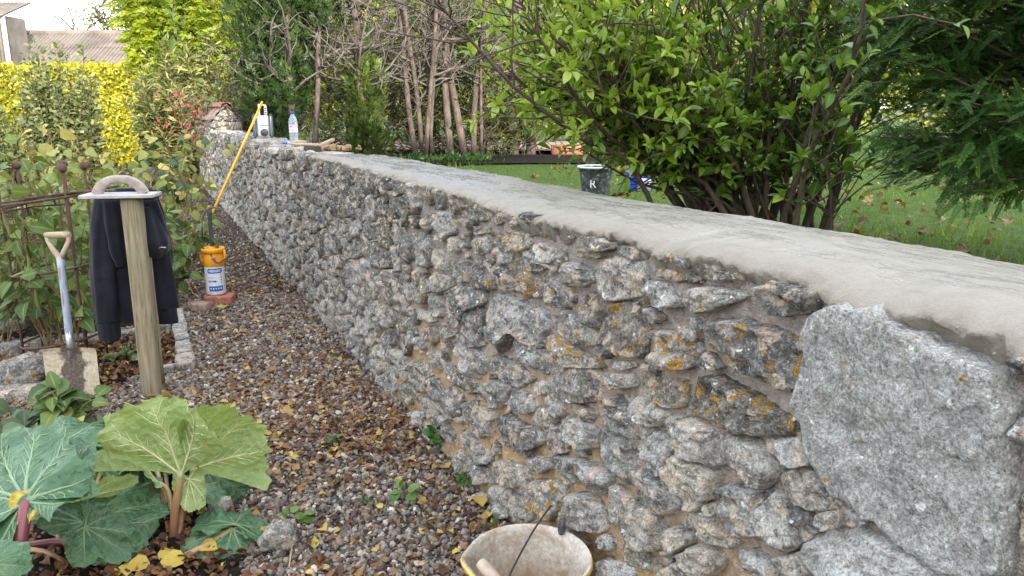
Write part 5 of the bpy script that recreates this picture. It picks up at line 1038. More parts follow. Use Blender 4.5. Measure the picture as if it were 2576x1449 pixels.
cane_plant('leafy canes crowded behind the rusty plant cage', (-3.55, 5.85), 0.62, 1.12, 12, 330, 101, (0.05, 0.72), size=0.118)
cane_plant('green canes spreading beside the jacket towards the path', (-2.95, 6.2), 0.34, 0.80, 9, 220, 102, (0.05, 0.7), size=0.11)
cane_plant('tall canes with pale yellowing tops behind the iron ball finials', (-4.25, 6.9), 0.7, 1.42, 12, 280, 103, (0.3, 1.0), size=0.118)
cane_plant('yellowing canes directly behind the float on the post', (-3.95, 7.5), 0.6, 1.22, 11, 260, 104, (0.3, 1.0), size=0.118)
cane_plant('pale canes in the middle of the fruit bed', (-5.1, 8.4), 0.7, 1.45, 10, 210, 105, (0.3, 0.95), size=0.12)
cane_plant('far row of pale canes in front of the golden hedge', (-4.6, 9.6), 0.8, 1.25, 10, 210, 106, (0.35, 1.0), size=0.12)
cane_plant('green canes at the left edge of the picture below the tall shrub', (-4.85, 7.0), 0.5, 1.35, 9, 190, 107, (0.0, 0.75), size=0.118)
cane_plant('single upright cane with dark blue-green leaves in front of the path end', (-4.05, 8.9), 0.12, 1.42, 3, 80, 108, (0.1, 0.8), 'raspdark', 0.14, 40, low=0.2)
cane_plant('thin cane with a few yellow leaves beside the path', (-3.35, 7.9), 0.22, 0.98, 3, 44, 109, (0.55, 1.0), 'rasp', 0.10, 30, lean=(0.25, 0), low=0.45)
cane_plant('low canes leaning over the gravel left of the sprayer', (-3.75, 7.3), 0.36, 0.78, 7, 130, 110, (0.1, 0.75), size=0.11, lean=(0.05, 0))
cane_plant('dense low greenery at the foot of the rusty plant cage', (-3.1, 5.25), 0.5, 0.62, 9, 190, 111, (0.0, 0.6), size=0.105)
cane_plant('leafy canes at the far left edge beside the plant cage', (-3.65, 5.05), 0.42, 1.2, 9, 210, 112, (0.0, 0.65), size=0.11)
cane_plant('bean vine climbing through the rusty plant cage', (-2.86, 4.72), 0.30, 1.3, 9, 230, 113, (0.0, 0.6), size=0.11, name='bean_vine')
# pods on the bean vine
vine = COL.objects['bean_vine']; rg = np.random.default_rng(114)
for k in range(6):
    p = np.array([-2.86, 4.72, 0]) + np.array([rg.uniform(-0.25, 0.2), rg.uniform(-0.15, 0.1), rg.uniform(0.35, 1.1)]); m = MB(); m.add(*tube(wig(p, (rg.normal() * 0.15, 0, -1), 0.2, 6, 0.08, rg), [0.004, 0.008, 0.010, 0.010, 0.009, 0.007, 0.003], 6), rnd=0.35); m.build('bean_pod', M['rasp'], vine)

# ------------------------------------------------------------------ grass and litter on the lawn
def lawn_z(P): return LZ + 0.0
rg = np.random.default_rng(121); n = 52000; V0 = rg.random(n) ** 1.7 * 8.5 + 0.44; U0 = rg.uniform(-4.5, 9.0, n); P = UVZ(U0, V0, LZ + 0.01); view = (P[:, 1] > 1.2) & (np.abs(P[:, 0]) / P[:, 1] < 0.75) & (((P[:, 0] - 0.4) / 2.9) ** 2 + ((P[:, 1] - 11.75) / 0.95) ** 2 > 1) & (P[:, 1] < 13.2); P = P[view]; n = len(P); P[:, 2] = lz((P[:, :2] - P0) @ WD, (P[:, :2] - P0) @ WN)
GT = (np.array([[-0.035, 0, 0], [0.035, 0, 0], [0.022, 0.55, 0.06], [-0.022, 0.55, 0.06], [0, 1.0, 0.30]]), [np.array([[0, 1, 2, 3]]), np.array([[3, 2, 4]])])
az = rg.uniform(0, 6.28, n); tl = rg.normal(size=(n, 2)) * 0.35; D = unit(np.stack([tl[:, 0], tl[:, 1], np.ones(n)], -1)); Rm = frames(D, np.stack([np.cos(az), np.sin(az), 0 * az], -1)); S = rg.uniform(0.04, 0.085, n) * (0.8 + 0.5 * vnoise(P * 1.3, 4)); Wv = np.einsum('mij,nj->mni', Rm, GT[0] * np.array([1.6, 1, 1])) * S[:, None, None] + P[:, None]; off = (np.arange(n) * 5)[:, None, None]
m = MB(); m.add(Wv.reshape(-1, 3), [(GT[1][0][None] + off).reshape(-1, 4), (GT[1][1][None] + off).reshape(-1, 3)], rnd=np.repeat(np.clip(0.5 + 0.45 * vnoise(P * 0.9, 6) + 0.2 * vnoise(P * 3.3, 8) + rg.normal(size=n) * 0.2, 0, 1), 5)); m.build('grass', M['grass'], None, kind='stuff')
TPL_L = [leaf_tpl(0.80, 7, 0.38, 0.55, 0.07, 0.40), leaf_tpl(0.62, 7, -0.45, -0.45, 0.10, 0.45), leaf_tpl(0.92, 7, 0.20, 0.25, 0.05, 0.38)]
LM = [leaf_meshes('fallen_leaf', tp, M['litter'], 10) for tp in TPL_L]
def fall(rg, n, flat=0.35): a = rg.uniform(0, 6.28, n); return frames(np.stack([np.cos(a), np.sin(a), rg.normal(size=n) * 0.16], -1), unit(np.array([0, 0, 1.0]) + rg.normal(size=(n, 3)) * flat))
n = 420; U0 = rg.uniform(-3.5, 5, n); V0 = 0.6 + rg.random(n) ** 1.1 * 5.5; P = UVZ(U0, V0, 0.0); P[:, 2] = lz(U0, V0) + 0.055; view = (P[:, 1] > 1.9) & (P[:, 0] / P[:, 1] < 0.70) & (P[:, 0] > 0.2) & (P[:, 2] < CAM_H) & (P[:, 1] < 9); P = P[view][:100]; n = len(P); Fm = fall(rg, n, 0.45)
for i in range(n): place(LM[rg.integers(0, 3)][int(rg.uniform(2, 6.5))], 'fallen_leaf', P[i], Fm[i], rg.uniform(0.05, 0.10), None, 'dry brown or tan leaf lying on the lawn behind the wall', 'leaf', 'dry leaves scattered on the lawn')
n = 900; U0 = rg.uniform(-3.5, 7, n); V0 = 0.55 + rg.random(n) * 7; P = UVZ(U0, V0, 0.0); P[:, 2] = lz(U0, V0) + 0.04; P = P[(P[:, 1] > 1.9) & (P[:, 1] < 10.5)]; n = len(P); m = MB(); batch(m, TPL_L[0], P, fall(rg, n, 0.6), rg.uniform(0.025, 0.06, n), rg.uniform(0.15, 0.75, n)); m.build('lawn_leaf_litter', M['litter'], None, kind='stuff')
# low weeds along the lawn edge of the bed
for k, (px, Y, lab) in enumerate(((1020, 10.9, 'low green weeds at the foot of the green-skirted conifer'), (1075, 11.1, 'clump of fresh weeds left of the leaning trunk'), (1205, 11.3, 'clump of fresh weeds at the foot of the twin trunks'), (1135, 11.2, 'small weeds at the base of the leaning trunk'))):
    p = AT(px, 395, Y); t = thing('weed', lab, 'weed', (p[0], Y, LZ)); n = 110; P = np.array([p[0], Y, LZ + 0.04]) + rg.normal(size=(n, 3)) * np.array([0.13, 0.10, 0.03]); P[:, 2] = np.maximum(P[:, 2] + 0.03, LZ + 0.01); m = MB(); batch(m, TPL_LEAF, P, frames(unit(rdir(rg, n) + np.array([0, 0, 0.8])), rdir(rg, n)), 0.07 * rg.uniform(0.6, 1.2, n), rg.random(n)); m.build('leaves', M['dirtygrass'], t, kind='stuff')
# ------------------------------------------------------------------ gravel and leaf litter on the path
ICO_V = np.array([[0, 0, 1]] + [[math.cos(a) * 0.894, math.sin(a) * 0.894, 0.447] for a in np.arange(5) * 1.2566] + [[math.cos(a) * 0.894, math.sin(a) * 0.894, -0.447] for a in np.arange(5) * 1.2566 + 0.628] + [[0, 0, -1]])
ICO_F = np.array([[0, 1 + i, 1 + (i + 1) % 5] for i in range(5)] + [[1 + i, 6 + i, 1 + (i + 1) % 5] for i in range(5)] + [[1 + (i + 1) % 5, 6 + i, 6 + (i + 1) % 5] for i in range(5)] + [[11, 6 + (i + 1) % 5, 6 + i] for i in range(5)])
OCT_V = np.array([[1, 0, 0], [0, 1, 0], [-1, 0, 0], [0, -1, 0], [0, 0, 1], [0, 0, -1.0]]); OCT_F = np.array([[0, 1, 4], [1, 2, 4], [2, 3, 4], [3, 0, 4], [1, 0, 5], [2, 1, 5], [3, 2, 5], [0, 3, 5]])
def inpoly(P, pts): return inside(np.array(pts), P[:, :2])
bed_poly = [G(-60, 925)[:2], G(120, 905)[:2], G(250, 868)[:2], G(430, 842)[:2], G(468, 905)[:2], G(390, 935)[:2], G(250, 985)[:2], G(-80, 1010)[:2]]
rh_poly = [G(-260, 1400)[:2], G(-120, 1140)[:2], G(60, 1105)[:2], G(300, 1130)[:2], G(500, 1190)[:2], G(590, 1300)[:2], G(610, 1440)[:2], G(630, 1640)[:2], G(-300, 1700)[:2]]
cane_poly = [G(-160, 870)[:2], G(60, 850)[:2], G(240, 840)[:2], G(430, 800)[:2], G(440, 740)[:2], G(425, 640)[:2], (-3.9, 8.6), (-5.6, 12.5), (-9.5, 12.5), (-8.0, 7.0)]
def pebbles(n, y0, y1, r0, r1, VT, FT, seed, mb):
    rg = np.random.default_rng(seed); Y = rg.uniform(y0, y1, n * 4); X = rg.uniform(-1, 1, n * 4) * 0.72 * Y; P = np.stack([X, Y, X * 0], -1); sd = wall_side(X, Y); U = (P[:, :2] - P0) @ WD
    keep = (sd < 0.02) & (sd > -2.9) & ~inpoly(P, bed_poly) & ~inpoly(P, cane_poly); thin = inpoly(P, rh_poly); keep &= ~(thin & (rg.random(len(P)) > 0.12)); P = P[keep][:n]; k = len(P)
    r = r0 + (r1 - r0) * rg.random(k) ** 2.2; sc_ = r[:, None] * rg.uniform(0.55, 1.25, (k, 3)) * np.array([1.15, 0.95, 0.75]); A = rdir(rg, k); B = rdir(rg, k); tilt = unit(np.array([0, 0, 1.0]) + rg.normal(size=(k, 3)) * 0.45); Rm = frames(A, tilt)
    jit = rg.uniform(0.75, 1.2, (k, len(VT), 1)); W = np.einsum('mij,mnj->mni', Rm, VT[None] * jit * sc_[:, None]); P[:, 2] = gz((P[:, :2] - P0) @ WD, (P[:, :2] - P0) @ WN) + r * rg.uniform(0.05, 0.75, k)
    mb.add((W + P[:, None]).reshape(-1, 3), [(FT[None] + (np.arange(k) * len(VT))[:, None, None]).reshape(-1, 3)], rnd=np.repeat(rg.random(k), len(VT))); return k
m = MB(); a = pebbles(28000, 1.35, 3.8, 0.0055, 0.0175, ICO_V, ICO_F, 131, m); b = pebbles(28000, 3.8, 6.6, 0.007, 0.019, ICO_V, ICO_F, 132, m); c = pebbles(17000, 6.6, 14, 0.010, 0.022, OCT_V, OCT_F, 133, m); print('pebbles', a, b, c)
m.build('gravel', M['pebble'], None, smooth=False, kind='stuff')
def litter():
    rg = np.random.default_rng(141); pos = []
    def put(n, y0, y1, size, zadd, lo, hi, dens=None, want=None):
        Y = y0 + (y1 - y0) * rg.random(n * 6) ** 1.2; X = rg.uniform(-1, 1, n * 6) * 0.72 * Y; P = np.stack([X, Y, X * 0], -1); sd = wall_side(X, Y); ok = (sd < -0.04) & (sd > -3.1)
        if dens is not None: ok &= rg.random(len(P)) < dens(P, sd)
        P = P[ok][:n]; k = len(P); P[:, 2] = gz((P[:, :2] - P0) @ WD, (P[:, :2] - P0) @ WN) + zadd; return P, fall(rg, k, 0.42), size * rg.uniform(0.55, 1.3, k), rg.uniform(lo, hi, k)
    patchy = lambda P, sd: np.clip(0.42 + 0.55 * fbm(P * 1.5, 77, 2) + 0.28 * np.exp(-((sd + 0.14) / 0.14) ** 2) + 0.16 * (P[:, 1] > 3.6), 0.04, 1)
    mb = MB()
    for (n, y0, y1, s, lo, hi) in ((1900, 1.4, 4.2, 0.022, 0.0, 0.5), (1100, 1.4, 4.6, 0.036, 0.1, 0.62), (3600, 3.4, 8.0, 0.025, 0.0, 0.55), (1700, 3.4, 8.5, 0.042, 0.1, 0.66), (1500, 6.5, 14, 0.042, 0.05, 0.6), (900, 1.6, 12, 0.034, 0.52, 0.98)):
        P, Fm, S, Rn = put(n, y0, y1, s, 0.016, lo, hi, patchy); kd = rg.integers(0, 3, len(P))
        for q in range(3): sI = kd == q; batch(mb, TPL_L[q], P[sI], Fm[sI], S[sI], Rn[sI])
    # heavier drift of brown leaves on the beds
    for poly, n, s in ((bed_poly, 1000, 0.042), (rh_poly, 1700, 0.036)):
        q = np.array(poly); P = np.stack([rg.uniform(q[:, 0].min(), q[:, 0].max(), n * 3), rg.uniform(q[:, 1].min(), q[:, 1].max(), n * 3), rg.uniform(0.018, 0.04, n * 3)], -1); P = P[inpoly(P, poly)][:n]; batch(mb, TPL_L[0], P, fall(rg, len(P), 0.5), s * rg.uniform(0.5, 1.3, len(P)), np.where(rg.random(len(P)) < 0.10, rg.uniform(0.7, 1.0, len(P)), rg.uniform(0, 0.5, len(P))))
    mb.build('leaf_litter', M['litter'], None, kind='stuff')
    P, Fm, S, Rn = put(140, 1.5, 5.8, 0.055, 0.022, 0.62, 0.99); 
    for i in range(len(P)): place(LM[rg.integers(0, 3)][int(Rn[i] * 10)], 'fallen_leaf', P[i], Fm[i], S[i], None, 'yellow leaf lying on the gravel path', 'leaf', 'yellow leaves fallen on the gravel path')
    P, Fm, S, Rn = put(60, 1.5, 5.2, 0.045, 0.022, 0.12, 0.52, patchy)
    for i in range(len(P)): place(LM[rg.integers(0, 3)][int(Rn[i] * 10)], 'fallen_leaf', P[i], Fm[i], S[i], None, 'brown curled leaf lying on the gravel path', 'leaf', 'brown leaves fallen on the gravel path')
    # big pale yellow rounded leaves near the camera
    for (px, py, s, r_, lb) in ((1205, 1268, 0.062, 0.78, 'round pale yellow leaf at the wall foot above the bucket'), (470, 1428, 0.078, 0.93, 'large bright yellow leaf between the stalks in front of the rhubarb'), (505, 1395, 0.06, 0.9, 'yellow leaf next to the drooping rhubarb leaf'), (380, 1440, 0.07, 0.88, 'yellow leaf at the bottom edge below the rhubarb'), (330, 1442, 0.055, 0.95, 'small yellow leaf at the bottom edge, left of the other yellow leaves')):
        a_ = rg.uniform(0, 6.28); f = frames(np.array([[math.cos(a_), math.sin(a_), 0.05]]), np.array([[0.05, -0.25, 1.0]]))[0]; place(LM[2][int(r_ * 10)], 'fallen_leaf', G(px, py) + [0, 0, 0.035], f, s * 1.2, None, lb, 'leaf', 'large yellow leaves in the foreground')
litter()

# ------------------------------------------------------------------ bed edging, loose stones, bricks
def block(name, label, cat, px0, px1, depth, hgt, seed, mat='stone', zoff=0.0, group=None, tone=0.6, rough=0.014):
    """an edging block lying between two picture points on the ground"""
    a, b = G(*px0), G(*px1); c = (a + b) / 2; ang = math.atan2(b[1] - a[1], b[0] - a[0]); q, f = slab((np.linalg.norm(b - a), depth, hgt), seed, rough, 0.012, 6, 9); q = rotz(q, ang); m = MB(); m.add(q, [f], rnd=(seed * 0.317) % 1, tone=tone, lich=0.0)
    o = m.build(name, M[mat], None); o.location = (c[0], c[1], hgt * 0.5 - 0.02 + zoff); return tag(o, label, cat, group)
ED = 'stone blocks edging the vegetable bed'
block('edging_stone', 'grey edging block at the far path corner of the bed, nearest the bricks', 'edging stone', (449, 792), (453, 828), 0.085, 0.085, 201, group=ED)
block('edging_stone', 'second grey edging block along the path side of the bed', 'edging stone', (453, 831), (459, 872), 0.095, 0.085, 202, group=ED, tone=0.5)
block('edging_stone', 'third grey edging block along the path side of the bed', 'edging stone', (460, 876), (466, 908), 0.10, 0.085, 203, group=ED, tone=0.55)
block('edging_stone', 'nearest grey edging block at the front corner of the bed', 'edging stone', (467, 911), (472, 934), 0.10, 0.08, 204, group=ED, tone=0.62)
block('edging_stone', 'flat grey block half buried in gravel just right of the post', 'edging stone', (397, 944), (446, 930), 0.075, 0.07, 205, group=ED, tone=0.62)
block('edging_stone', 'long mossy edging block behind the post', 'edging stone', (290, 858), (437, 826), 0.09, 0.08, 206, group=ED, tone=0.45)
block('edging_stone', 'long mossy edging block left of the plant cage behind the shovel', 'edging stone', (-10, 896), (112, 872), 0.12, 0.09, 207, group=ED, tone=0.45)
block('edging_stone', 'low mossy edging block at the left edge under the greenery', 'edging stone', (-20, 846), (62, 828), 0.12, 0.09, 208, group=ED, tone=0.4)
block('edging_stone', 'short mossy edging block between the shovel and the post', 'edging stone', (150, 868), (280, 852), 0.09, 0.08, 209, group=ED, tone=0.4)
def loose(name, label, c, size, seed, ang=0.0, tone=0.5, lich=0.6, tilt=0.0, sq=0.55, cat='stone', rough=0.16):
    q, f = rock(size, seed, 10, rough, sq); q = rotz(roty(q, tilt), ang); m = MB(); m.add(q, [f], rnd=(seed * 0.317) % 1, tone=tone, lich=lich); o = m.build(name, M['stone'], None); o.location = [float(x) for x in c]; return tag(o, label, cat)
p = G(62, 985); loose('rock', 'large wedge-shaped stone with orange lichen left of the shovel', (p[0], p[1] + 0.05, 0.105), (0.42, 0.22, 0.20), 221, 0.12, 0.42, 1.1, -0.22, 0.7)
p = G(70, 1003); q, f = slab((0.44, 0.20, 0.07), 222, 0.016, 0.02, 6, 7); m = MB(); m.add(q, [f], tone=0.45, rnd=0.4); o = m.build('flat_stone', M['stone'], None); o.location = (p[0], p[1] + 0.03, 0.025); tag(o, 'flat mossy slab under the wedge-shaped stone', 'stone')
p = G(697, 1392); loose('rock', 'rounded grey cobble standing alone on the gravel beside the rhubarb', (p[0], p[1] + 0.03, 0.052), (0.155, 0.13, 0.125), 223, 0.3, 0.52, 0.0)
p = G(556, 1290); loose('rock', 'small pale stone half hidden under the rhubarb leaves', (p[0], p[1], 0.03), (0.10, 0.10, 0.10), 224, 0.6, 0.8, 0.0)
def brick(label, c, ang, mat, seed, size=(0.218, 0.102, 0.066)):
    q, f = slab(size, seed, 0.006, 0.005, 6, 14); m = MB(); m.add(rotz(q, ang), [f]); o = m.build('brick', M[mat], None); o.location = [float(x) for x in c]; return tag(o, label, 'brick')
pb = G(548, 768); brick('red brick lying flat under the garden sprayer', (pb[0] - 0.005, pb[1] + 0.075, 0.038), 0.10, 'brick', 231, (0.225, 0.16, 0.07))
pb2 = G(501, 787); brick('short brown brick with a pale top in front of the sprayer', (pb2[0], pb2[1] + 0.05, 0.037), -0.15, 'palebrick', 232, (0.135, 0.10, 0.075))

# ------------------------------------------------------------------ timber post, float, jacket
PB = G(374, 1000); PX, PY = PB[0], PB[1] + 0.05; PTOP = 1.125
post = thing('wooden_post', 'weathered square timber post holding a plastering float', 'post', (PX, PY, 0))
def post_mesh():
    zs = np.concatenate([[-0.08], np.linspace(0, PTOP - 0.02, 46), [PTOP]]); rings = []; w = 0.052
    for z in zs:
        a = np.arange(32) * 2 * math.pi / 32; e = 5.0; x = np.sign(np.cos(a)) * np.abs(np.cos(a)) ** (2 / e) * w; y = np.sign(np.sin(a)) * np.abs(np.sin(a)) ** (2 / e) * w; nn = vnoise(np.stack([x * 60, y * 60, a * 0 + z * 2.2], -1), 71) * 0.0022; k = 1 + nn / w - (0.05 if z == PTOP else 0); ro = rotz(np.stack([x * k, y * k, a * 0], -1), 0.22); ro[:, 2] = z; ro[:, 0] += 0.006 * math.sin(z * 2.1); rings.append(ro)
    m = MB(); m.add(*loft(rings)); return m.build('post_shaft', M['post'], post, local=True)
post_mesh()
m = MB(); s = rotz(slab((0.07, 0.02, 0.75), 5, 0.004, 0.003, 4, 6)[0] + [0.02, 0.066, 0.42], 0.15); m.add(s, [slab((1, 1, 1), 5, 0, 0.003, 4)[1]]); m.build('batten', M['post'], post, local=True)
fl = thing('plastering_float', 'mortar-stained wooden float resting on top of the post', 'float', (PX - 0.045, PY - 0.01, PTOP), 0.13)
q, f = slab((0.37, 0.17, 0.019), 6, 0.0016, 0.004, 10, 20); m = MB(); m.add(q + [0, 0, 0.0125], [f]); m.build('blade_board', M['floattop'], fl, local=True)
hp_ = smooth_path([(-0.128, 0, 0.020), (-0.116, 0, 0.046), (-0.085, 0, 0.076), (-0.045, 0, 0.094), (0.0, 0, 0.098), (0.045, 0, 0.094), (0.085, 0, 0.076), (0.116, 0, 0.046), (0.128, 0, 0.020)], 33) * np.array([0.92, 1, 1]); rings = []
for k in range(33):
    tg = unit(hp_[min(k + 1, 32)] - hp_[max(k - 1, 0)]); up = np.array([-tg[2], 0, tg[0]]); a = np.arange(16) * 2 * math.pi / 16; e = 3.6; ca = np.sign(np.cos(a)) * np.abs(np.cos(a)) ** (2 / e); sa = np.sign(np.sin(a)) * np.abs(np.sin(a)) ** (2 / e); th = 0.040 + 0.016 * abs(k - 16) / 16; rings.append(hp_[k] + np.outer(ca * 0.024, [0, 1, 0]) + np.outer(sa * th * 0.5, up))
m = MB(); m.add(*loft(rings)); m.build('handle', M['float'], fl, local=True)
def jacket():
    jk = thing('jacket', 'dark navy jacket hanging on the back of the post', 'jacket', (PX, PY + 0.08, 0)); Yj = PY + 0.20
    def lobe(name, rows, n=36, seed=0, fold=0.14, parent=jk, k=5, cap=True):
        rows = np.array(rows, float); zs = rows[:, 2]; zi = np.linspace(zs[0], zs[-1], 34); cx, cy, rx, ry = [np.interp(zi[::-1], zs[::-1], rows[::-1, j])[::-1] if zs[0] > zs[-1] else np.interp(zi, zs, rows[:, j]) for j in (0, 1, 3, 4)]
        for _ in range(2): cx, rx, ry, cy = [np.concatenate([[v[0]], 0.25 * v[:-2] + 0.5 * v[1:-1] + 0.25 * v[2:], [v[-1]]]) for v in (cx, rx, ry, cy)]
        a = np.arange(n) * 2 * math.pi / n; rings = []
        for i, z in enumerate(zi):
            ph = seed * 1.7 + z * 2.2; r = 1 + 1.5 * fold * np.sin(k * a + ph) * (0.55 + 0.45 * math.sin(z * 9 + seed)) + 0.05 * np.sin((k + 4) * a - ph * 1.4) + 0.09 * vnoise(np.stack([np.cos(a) * 1.8, np.sin(a) * 1.8, a * 0 + z * 9], -1), seed + 3); rings.append(np.stack([cx[i] + rx[i] * r * np.cos(a), cy[i] + ry[i] * r * np.sin(a), np.full(n, z)], -1))
        m = MB(); m.add(*loft(rings, cap)); return m.build(name, M['cloth'], parent)
    X = lambda px, py: AT(px, py, Yj)[0] + 0.025
    Z = lambda py: AT(320, py, Yj)[2]
    def row(py, pl, pr, ry, dy=0.0): return ((X(pl, py) + X(pr, py)) / 2, Yj + dy, Z(py), (X(pr, py) - X(pl, py)) / 2, ry)
    lobe('body', [row(478, 262, 384, 0.05), row(505, 246, 390, 0.07), row(560, 240, 402, 0.085), row(640, 238, 414, 0.085), row(720, 240, 418, 0.08), row(790, 248, 420, 0.075), row(806, 250, 432, 0.07)], 48, 1, 0.07, k=7)
    lobe('sleeve', [row(492, 238, 292, 0.03, -0.05), row(560, 234, 300, 0.05, -0.075), row(640, 236, 300, 0.055, -0.08), row(720, 240, 302, 0.052, -0.08), row(790, 245, 304, 0.05, -0.075), row(798, 247, 304, 0.048, -0.075)], 32, 2, 0.09)
    c_ = lobe('cuff', [row(798, 250, 303, 0.044, -0.075), row(804, 250, 304, 0.046, -0.075), row(838, 255, 305, 0.043, -0.07), row(846, 257, 304, 0.040, -0.07)], 32, 3, 0.05, k=9)
    lobe('sleeve', [row(500, 340, 392, 0.04, -0.035), row(570, 354, 418, 0.05, -0.05), row(640, 364, 426, 0.055, -0.055), row(700, 370, 434, 0.052, -0.055), row(768, 378, 442, 0.048, -0.055)], 32, 4, 0.09)
    lobe('cuff', [row(766, 381, 442, 0.046, -0.055), row(772, 380, 443, 0.048, -0.055), row(798, 384, 446, 0.044, -0.05), row(806, 386, 445, 0.04, -0.05)], 32, 5, 0.05, k=9)
    lobe('hood', [row(515, 335, 385, 0.05, -0.06), row(560, 338, 412, 0.09, -0.085), row(600, 336, 428, 0.105, -0.09), row(625, 340, 430, 0.09, -0.085), row(642, 352, 418, 0.05, -0.07)], 40, 6, 0.05, k=4)
    lobe('hood', [row(500, 258, 300, 0.04, -0.06), row(560, 262, 330, 0.07, -0.07), row(620, 278, 335, 0.07, -0.07), row(662, 296, 332, 0.05, -0.06)], 36, 8, 0.05, k=4)
    lobe('collar', [row(472, 285, 372, 0.045, -0.02), row(490, 275, 384, 0.06, -0.02), row(512, 270, 388, 0.06, -0.02)], 36, 7, 0.05, k=5)
    e = AT(399, 625, Yj - 0.185)
    m = MB(); m.add(*tube([e, e + [0.018, -0.004, 0.008], e + [0.04, 0, 0.004]], [0.004, 0.003, 0.004], 6)); m.build('zip_pull', M['steel'], jk)
jacket()

# ------------------------------------------------------------------ shovel
SB = G(190, 1000)
sh = thing('shovel', 'square-mouth shovel with a pale blue shaft and muddy blade stuck upright in the bed', 'shovel', (SB[0], SB[1], 0.0), 0.06)
def lerp_pts(*p): return np.array(p, float)
bw, bh = 0.146, 0.29
def blade():
    u = np.linspace(-1, 1, 17); v = np.linspace(-0.06, bh, 15); U, V_ = np.meshgrid(u, v); w = bw * (0.98 + 0.02 * (V_ / bh)); cup = 0.028 * (U ** 2) * np.clip(V_ / bh, 0, 1) ** 0.7; sh_ = np.where((V_ > bh - 0.022), 0.012 * (V_ - bh + 0.022) / 0.022, 0.0); ctr = 0.02 * np.exp(-(U / 0.16) ** 2) * np.clip((V_ - bh * 0.45) / (bh * 0.55), 0, 1)
    P = np.stack([U * w, -cup - ctr - sh_ + 0.10 * V_, V_], -1).reshape(-1, 3); Q = P + [0, 0.004, 0]; n = len(P); m = MB(); f = grid_faces(15, 17); m.add(np.concatenate([P, Q]), [f, f[:, ::-1] + n]); return m.build('blade', M['blade'], sh, local=True)
blade()
sp = lambda z: np.array([-0.012 * z, 0.10 * bh + 0.055 * (z - bh), z])
m = MB(); m.add(*tube([sp(bh - 0.06) + [0, -0.012, 0], sp(bh + 0.02), sp(bh + 0.12)], [0.012, 0.021, 0.020], 12)); m.build('socket', M['steel'], sh, local=True)
m = MB(); m.add(*tube([sp(z) for z in np.linspace(bh + 0.05, 0.80, 8)], [0.020, 0.0205, 0.020, 0.0195, 0.019, 0.019, 0.019, 0.0195], 14)); m.build('shaft', M['shaft'], sh, local=True)
m = MB(); c = sp(0.79); m.add(*tube([c + [0, 0, -0.06], c, c + [-0.030, 0, 0.045], c + [-0.055, 0.004, 0.095], c + [-0.058, 0.006, 0.130]], [0.021, 0.018, 0.0135, 0.012, 0.013], 10)); m.add(*tube([c + [0, 0, -0.01], c + [0.030, 0, 0.045], c + [0.055, 0.004, 0.095], c + [0.058, 0.006, 0.130]], [0.016, 0.0135, 0.012, 0.013], 10)); m.build('yoke', M['greywood'], sh, local=True)
m = MB(); m.add(*tube([c + [x, 0.006, 0.127] for x in (-0.068, -0.05, 0, 0.05, 0.068)], [0.015, 0.0175, 0.019, 0.0175, 0.015], 12)); m.build('grip', M['wood'], sh, local=True)

# ------------------------------------------------------------------ rusty plant cage and wires
CC = np.array([-2.86, 4.74]); cage = thing('plant_support', 'rusty round iron plant cage with ball finials', 'plant support', (CC[0], CC[1], 0)); rc = 0.232
for k, a in enumerate((-2.55, -0.55, 0.35, 2.7, 1.55)):
    x, y = CC[0] + rc * math.cos(a), CC[1] + rc * math.sin(a); m = MB(); m.add(*tube([(x, y, -0.05), (x + 0.004, y, 0.4), (x - 0.003, y, 0.8), (x, y, 1.22)], 0.0085, 7)); m.build('leg', M['rust'], cage)
    m = MB(); a2 = np.linspace(0.12, math.pi, 8); V, F = lathe(np.stack([0.027 * np.sin(np.linspace(0.02, math.pi - 0.02, 9)), 0.027 * -np.cos(np.linspace(0.02, math.pi - 0.02, 9))], -1), 14); m.add(V + [x, y, 1.245], F); m.build('finial', M['rust'], cage)
def ring(z, r, mat='rust', th=0.0075, tilt=0.03):
    a = np.linspace(0, 2 * math.pi, 41); P = np.stack([CC[0] + r * np.cos(a), CC[1] + r * np.sin(a), z + tilt * np.cos(a)], -1); m = MB(); m.add(*tube(P, th, 7, False)); m.build('ring', M[mat], cage)
ring(0.17, rc + 0.01); ring(0.62, rc + 0.008); ring(1.05, rc + 0.008)
wr = thing('training_frame', 'thin rusty rods tied together running left from the plant cage', 'plant support', (-3.2, 4.75, 0))
for (p, q, r) in (((0, 528), (300, 468), 0.008), ((-20, 540), (190, 512), 0.006), ((-10, 512), (240, 492), 0.005), ((60, 500), (330, 478), 0.007)):
    A, B = AT(p[0], p[1], 4.55), AT(q[0], q[1], 4.75); mid = (A + B) / 2 + [0, 0, 0.015]; m = MB(); m.add(*tube([A, mid, B], r, 6)); m.build('rod', M['rust'], wr)
for (px, py) in ((62, 505), (130, 485)):
    c = AT(px, py, 4.62); m = MB(); m.add(*tube([c + [-0.01, 0, 0.06], c, c + [0.02, -0.01, -0.07]], 0.004, 5)); m.build('tie', M['blackp'], wr)
for k, (x, y) in enumerate(((-3.5, 4.75), (-2.9, 4.95))):
    m = MB(); m.add(*tube([(x, y, -0.05), (x, y, 1.1)], 0.007, 6)); m.build('leg', M['rust'], wr)

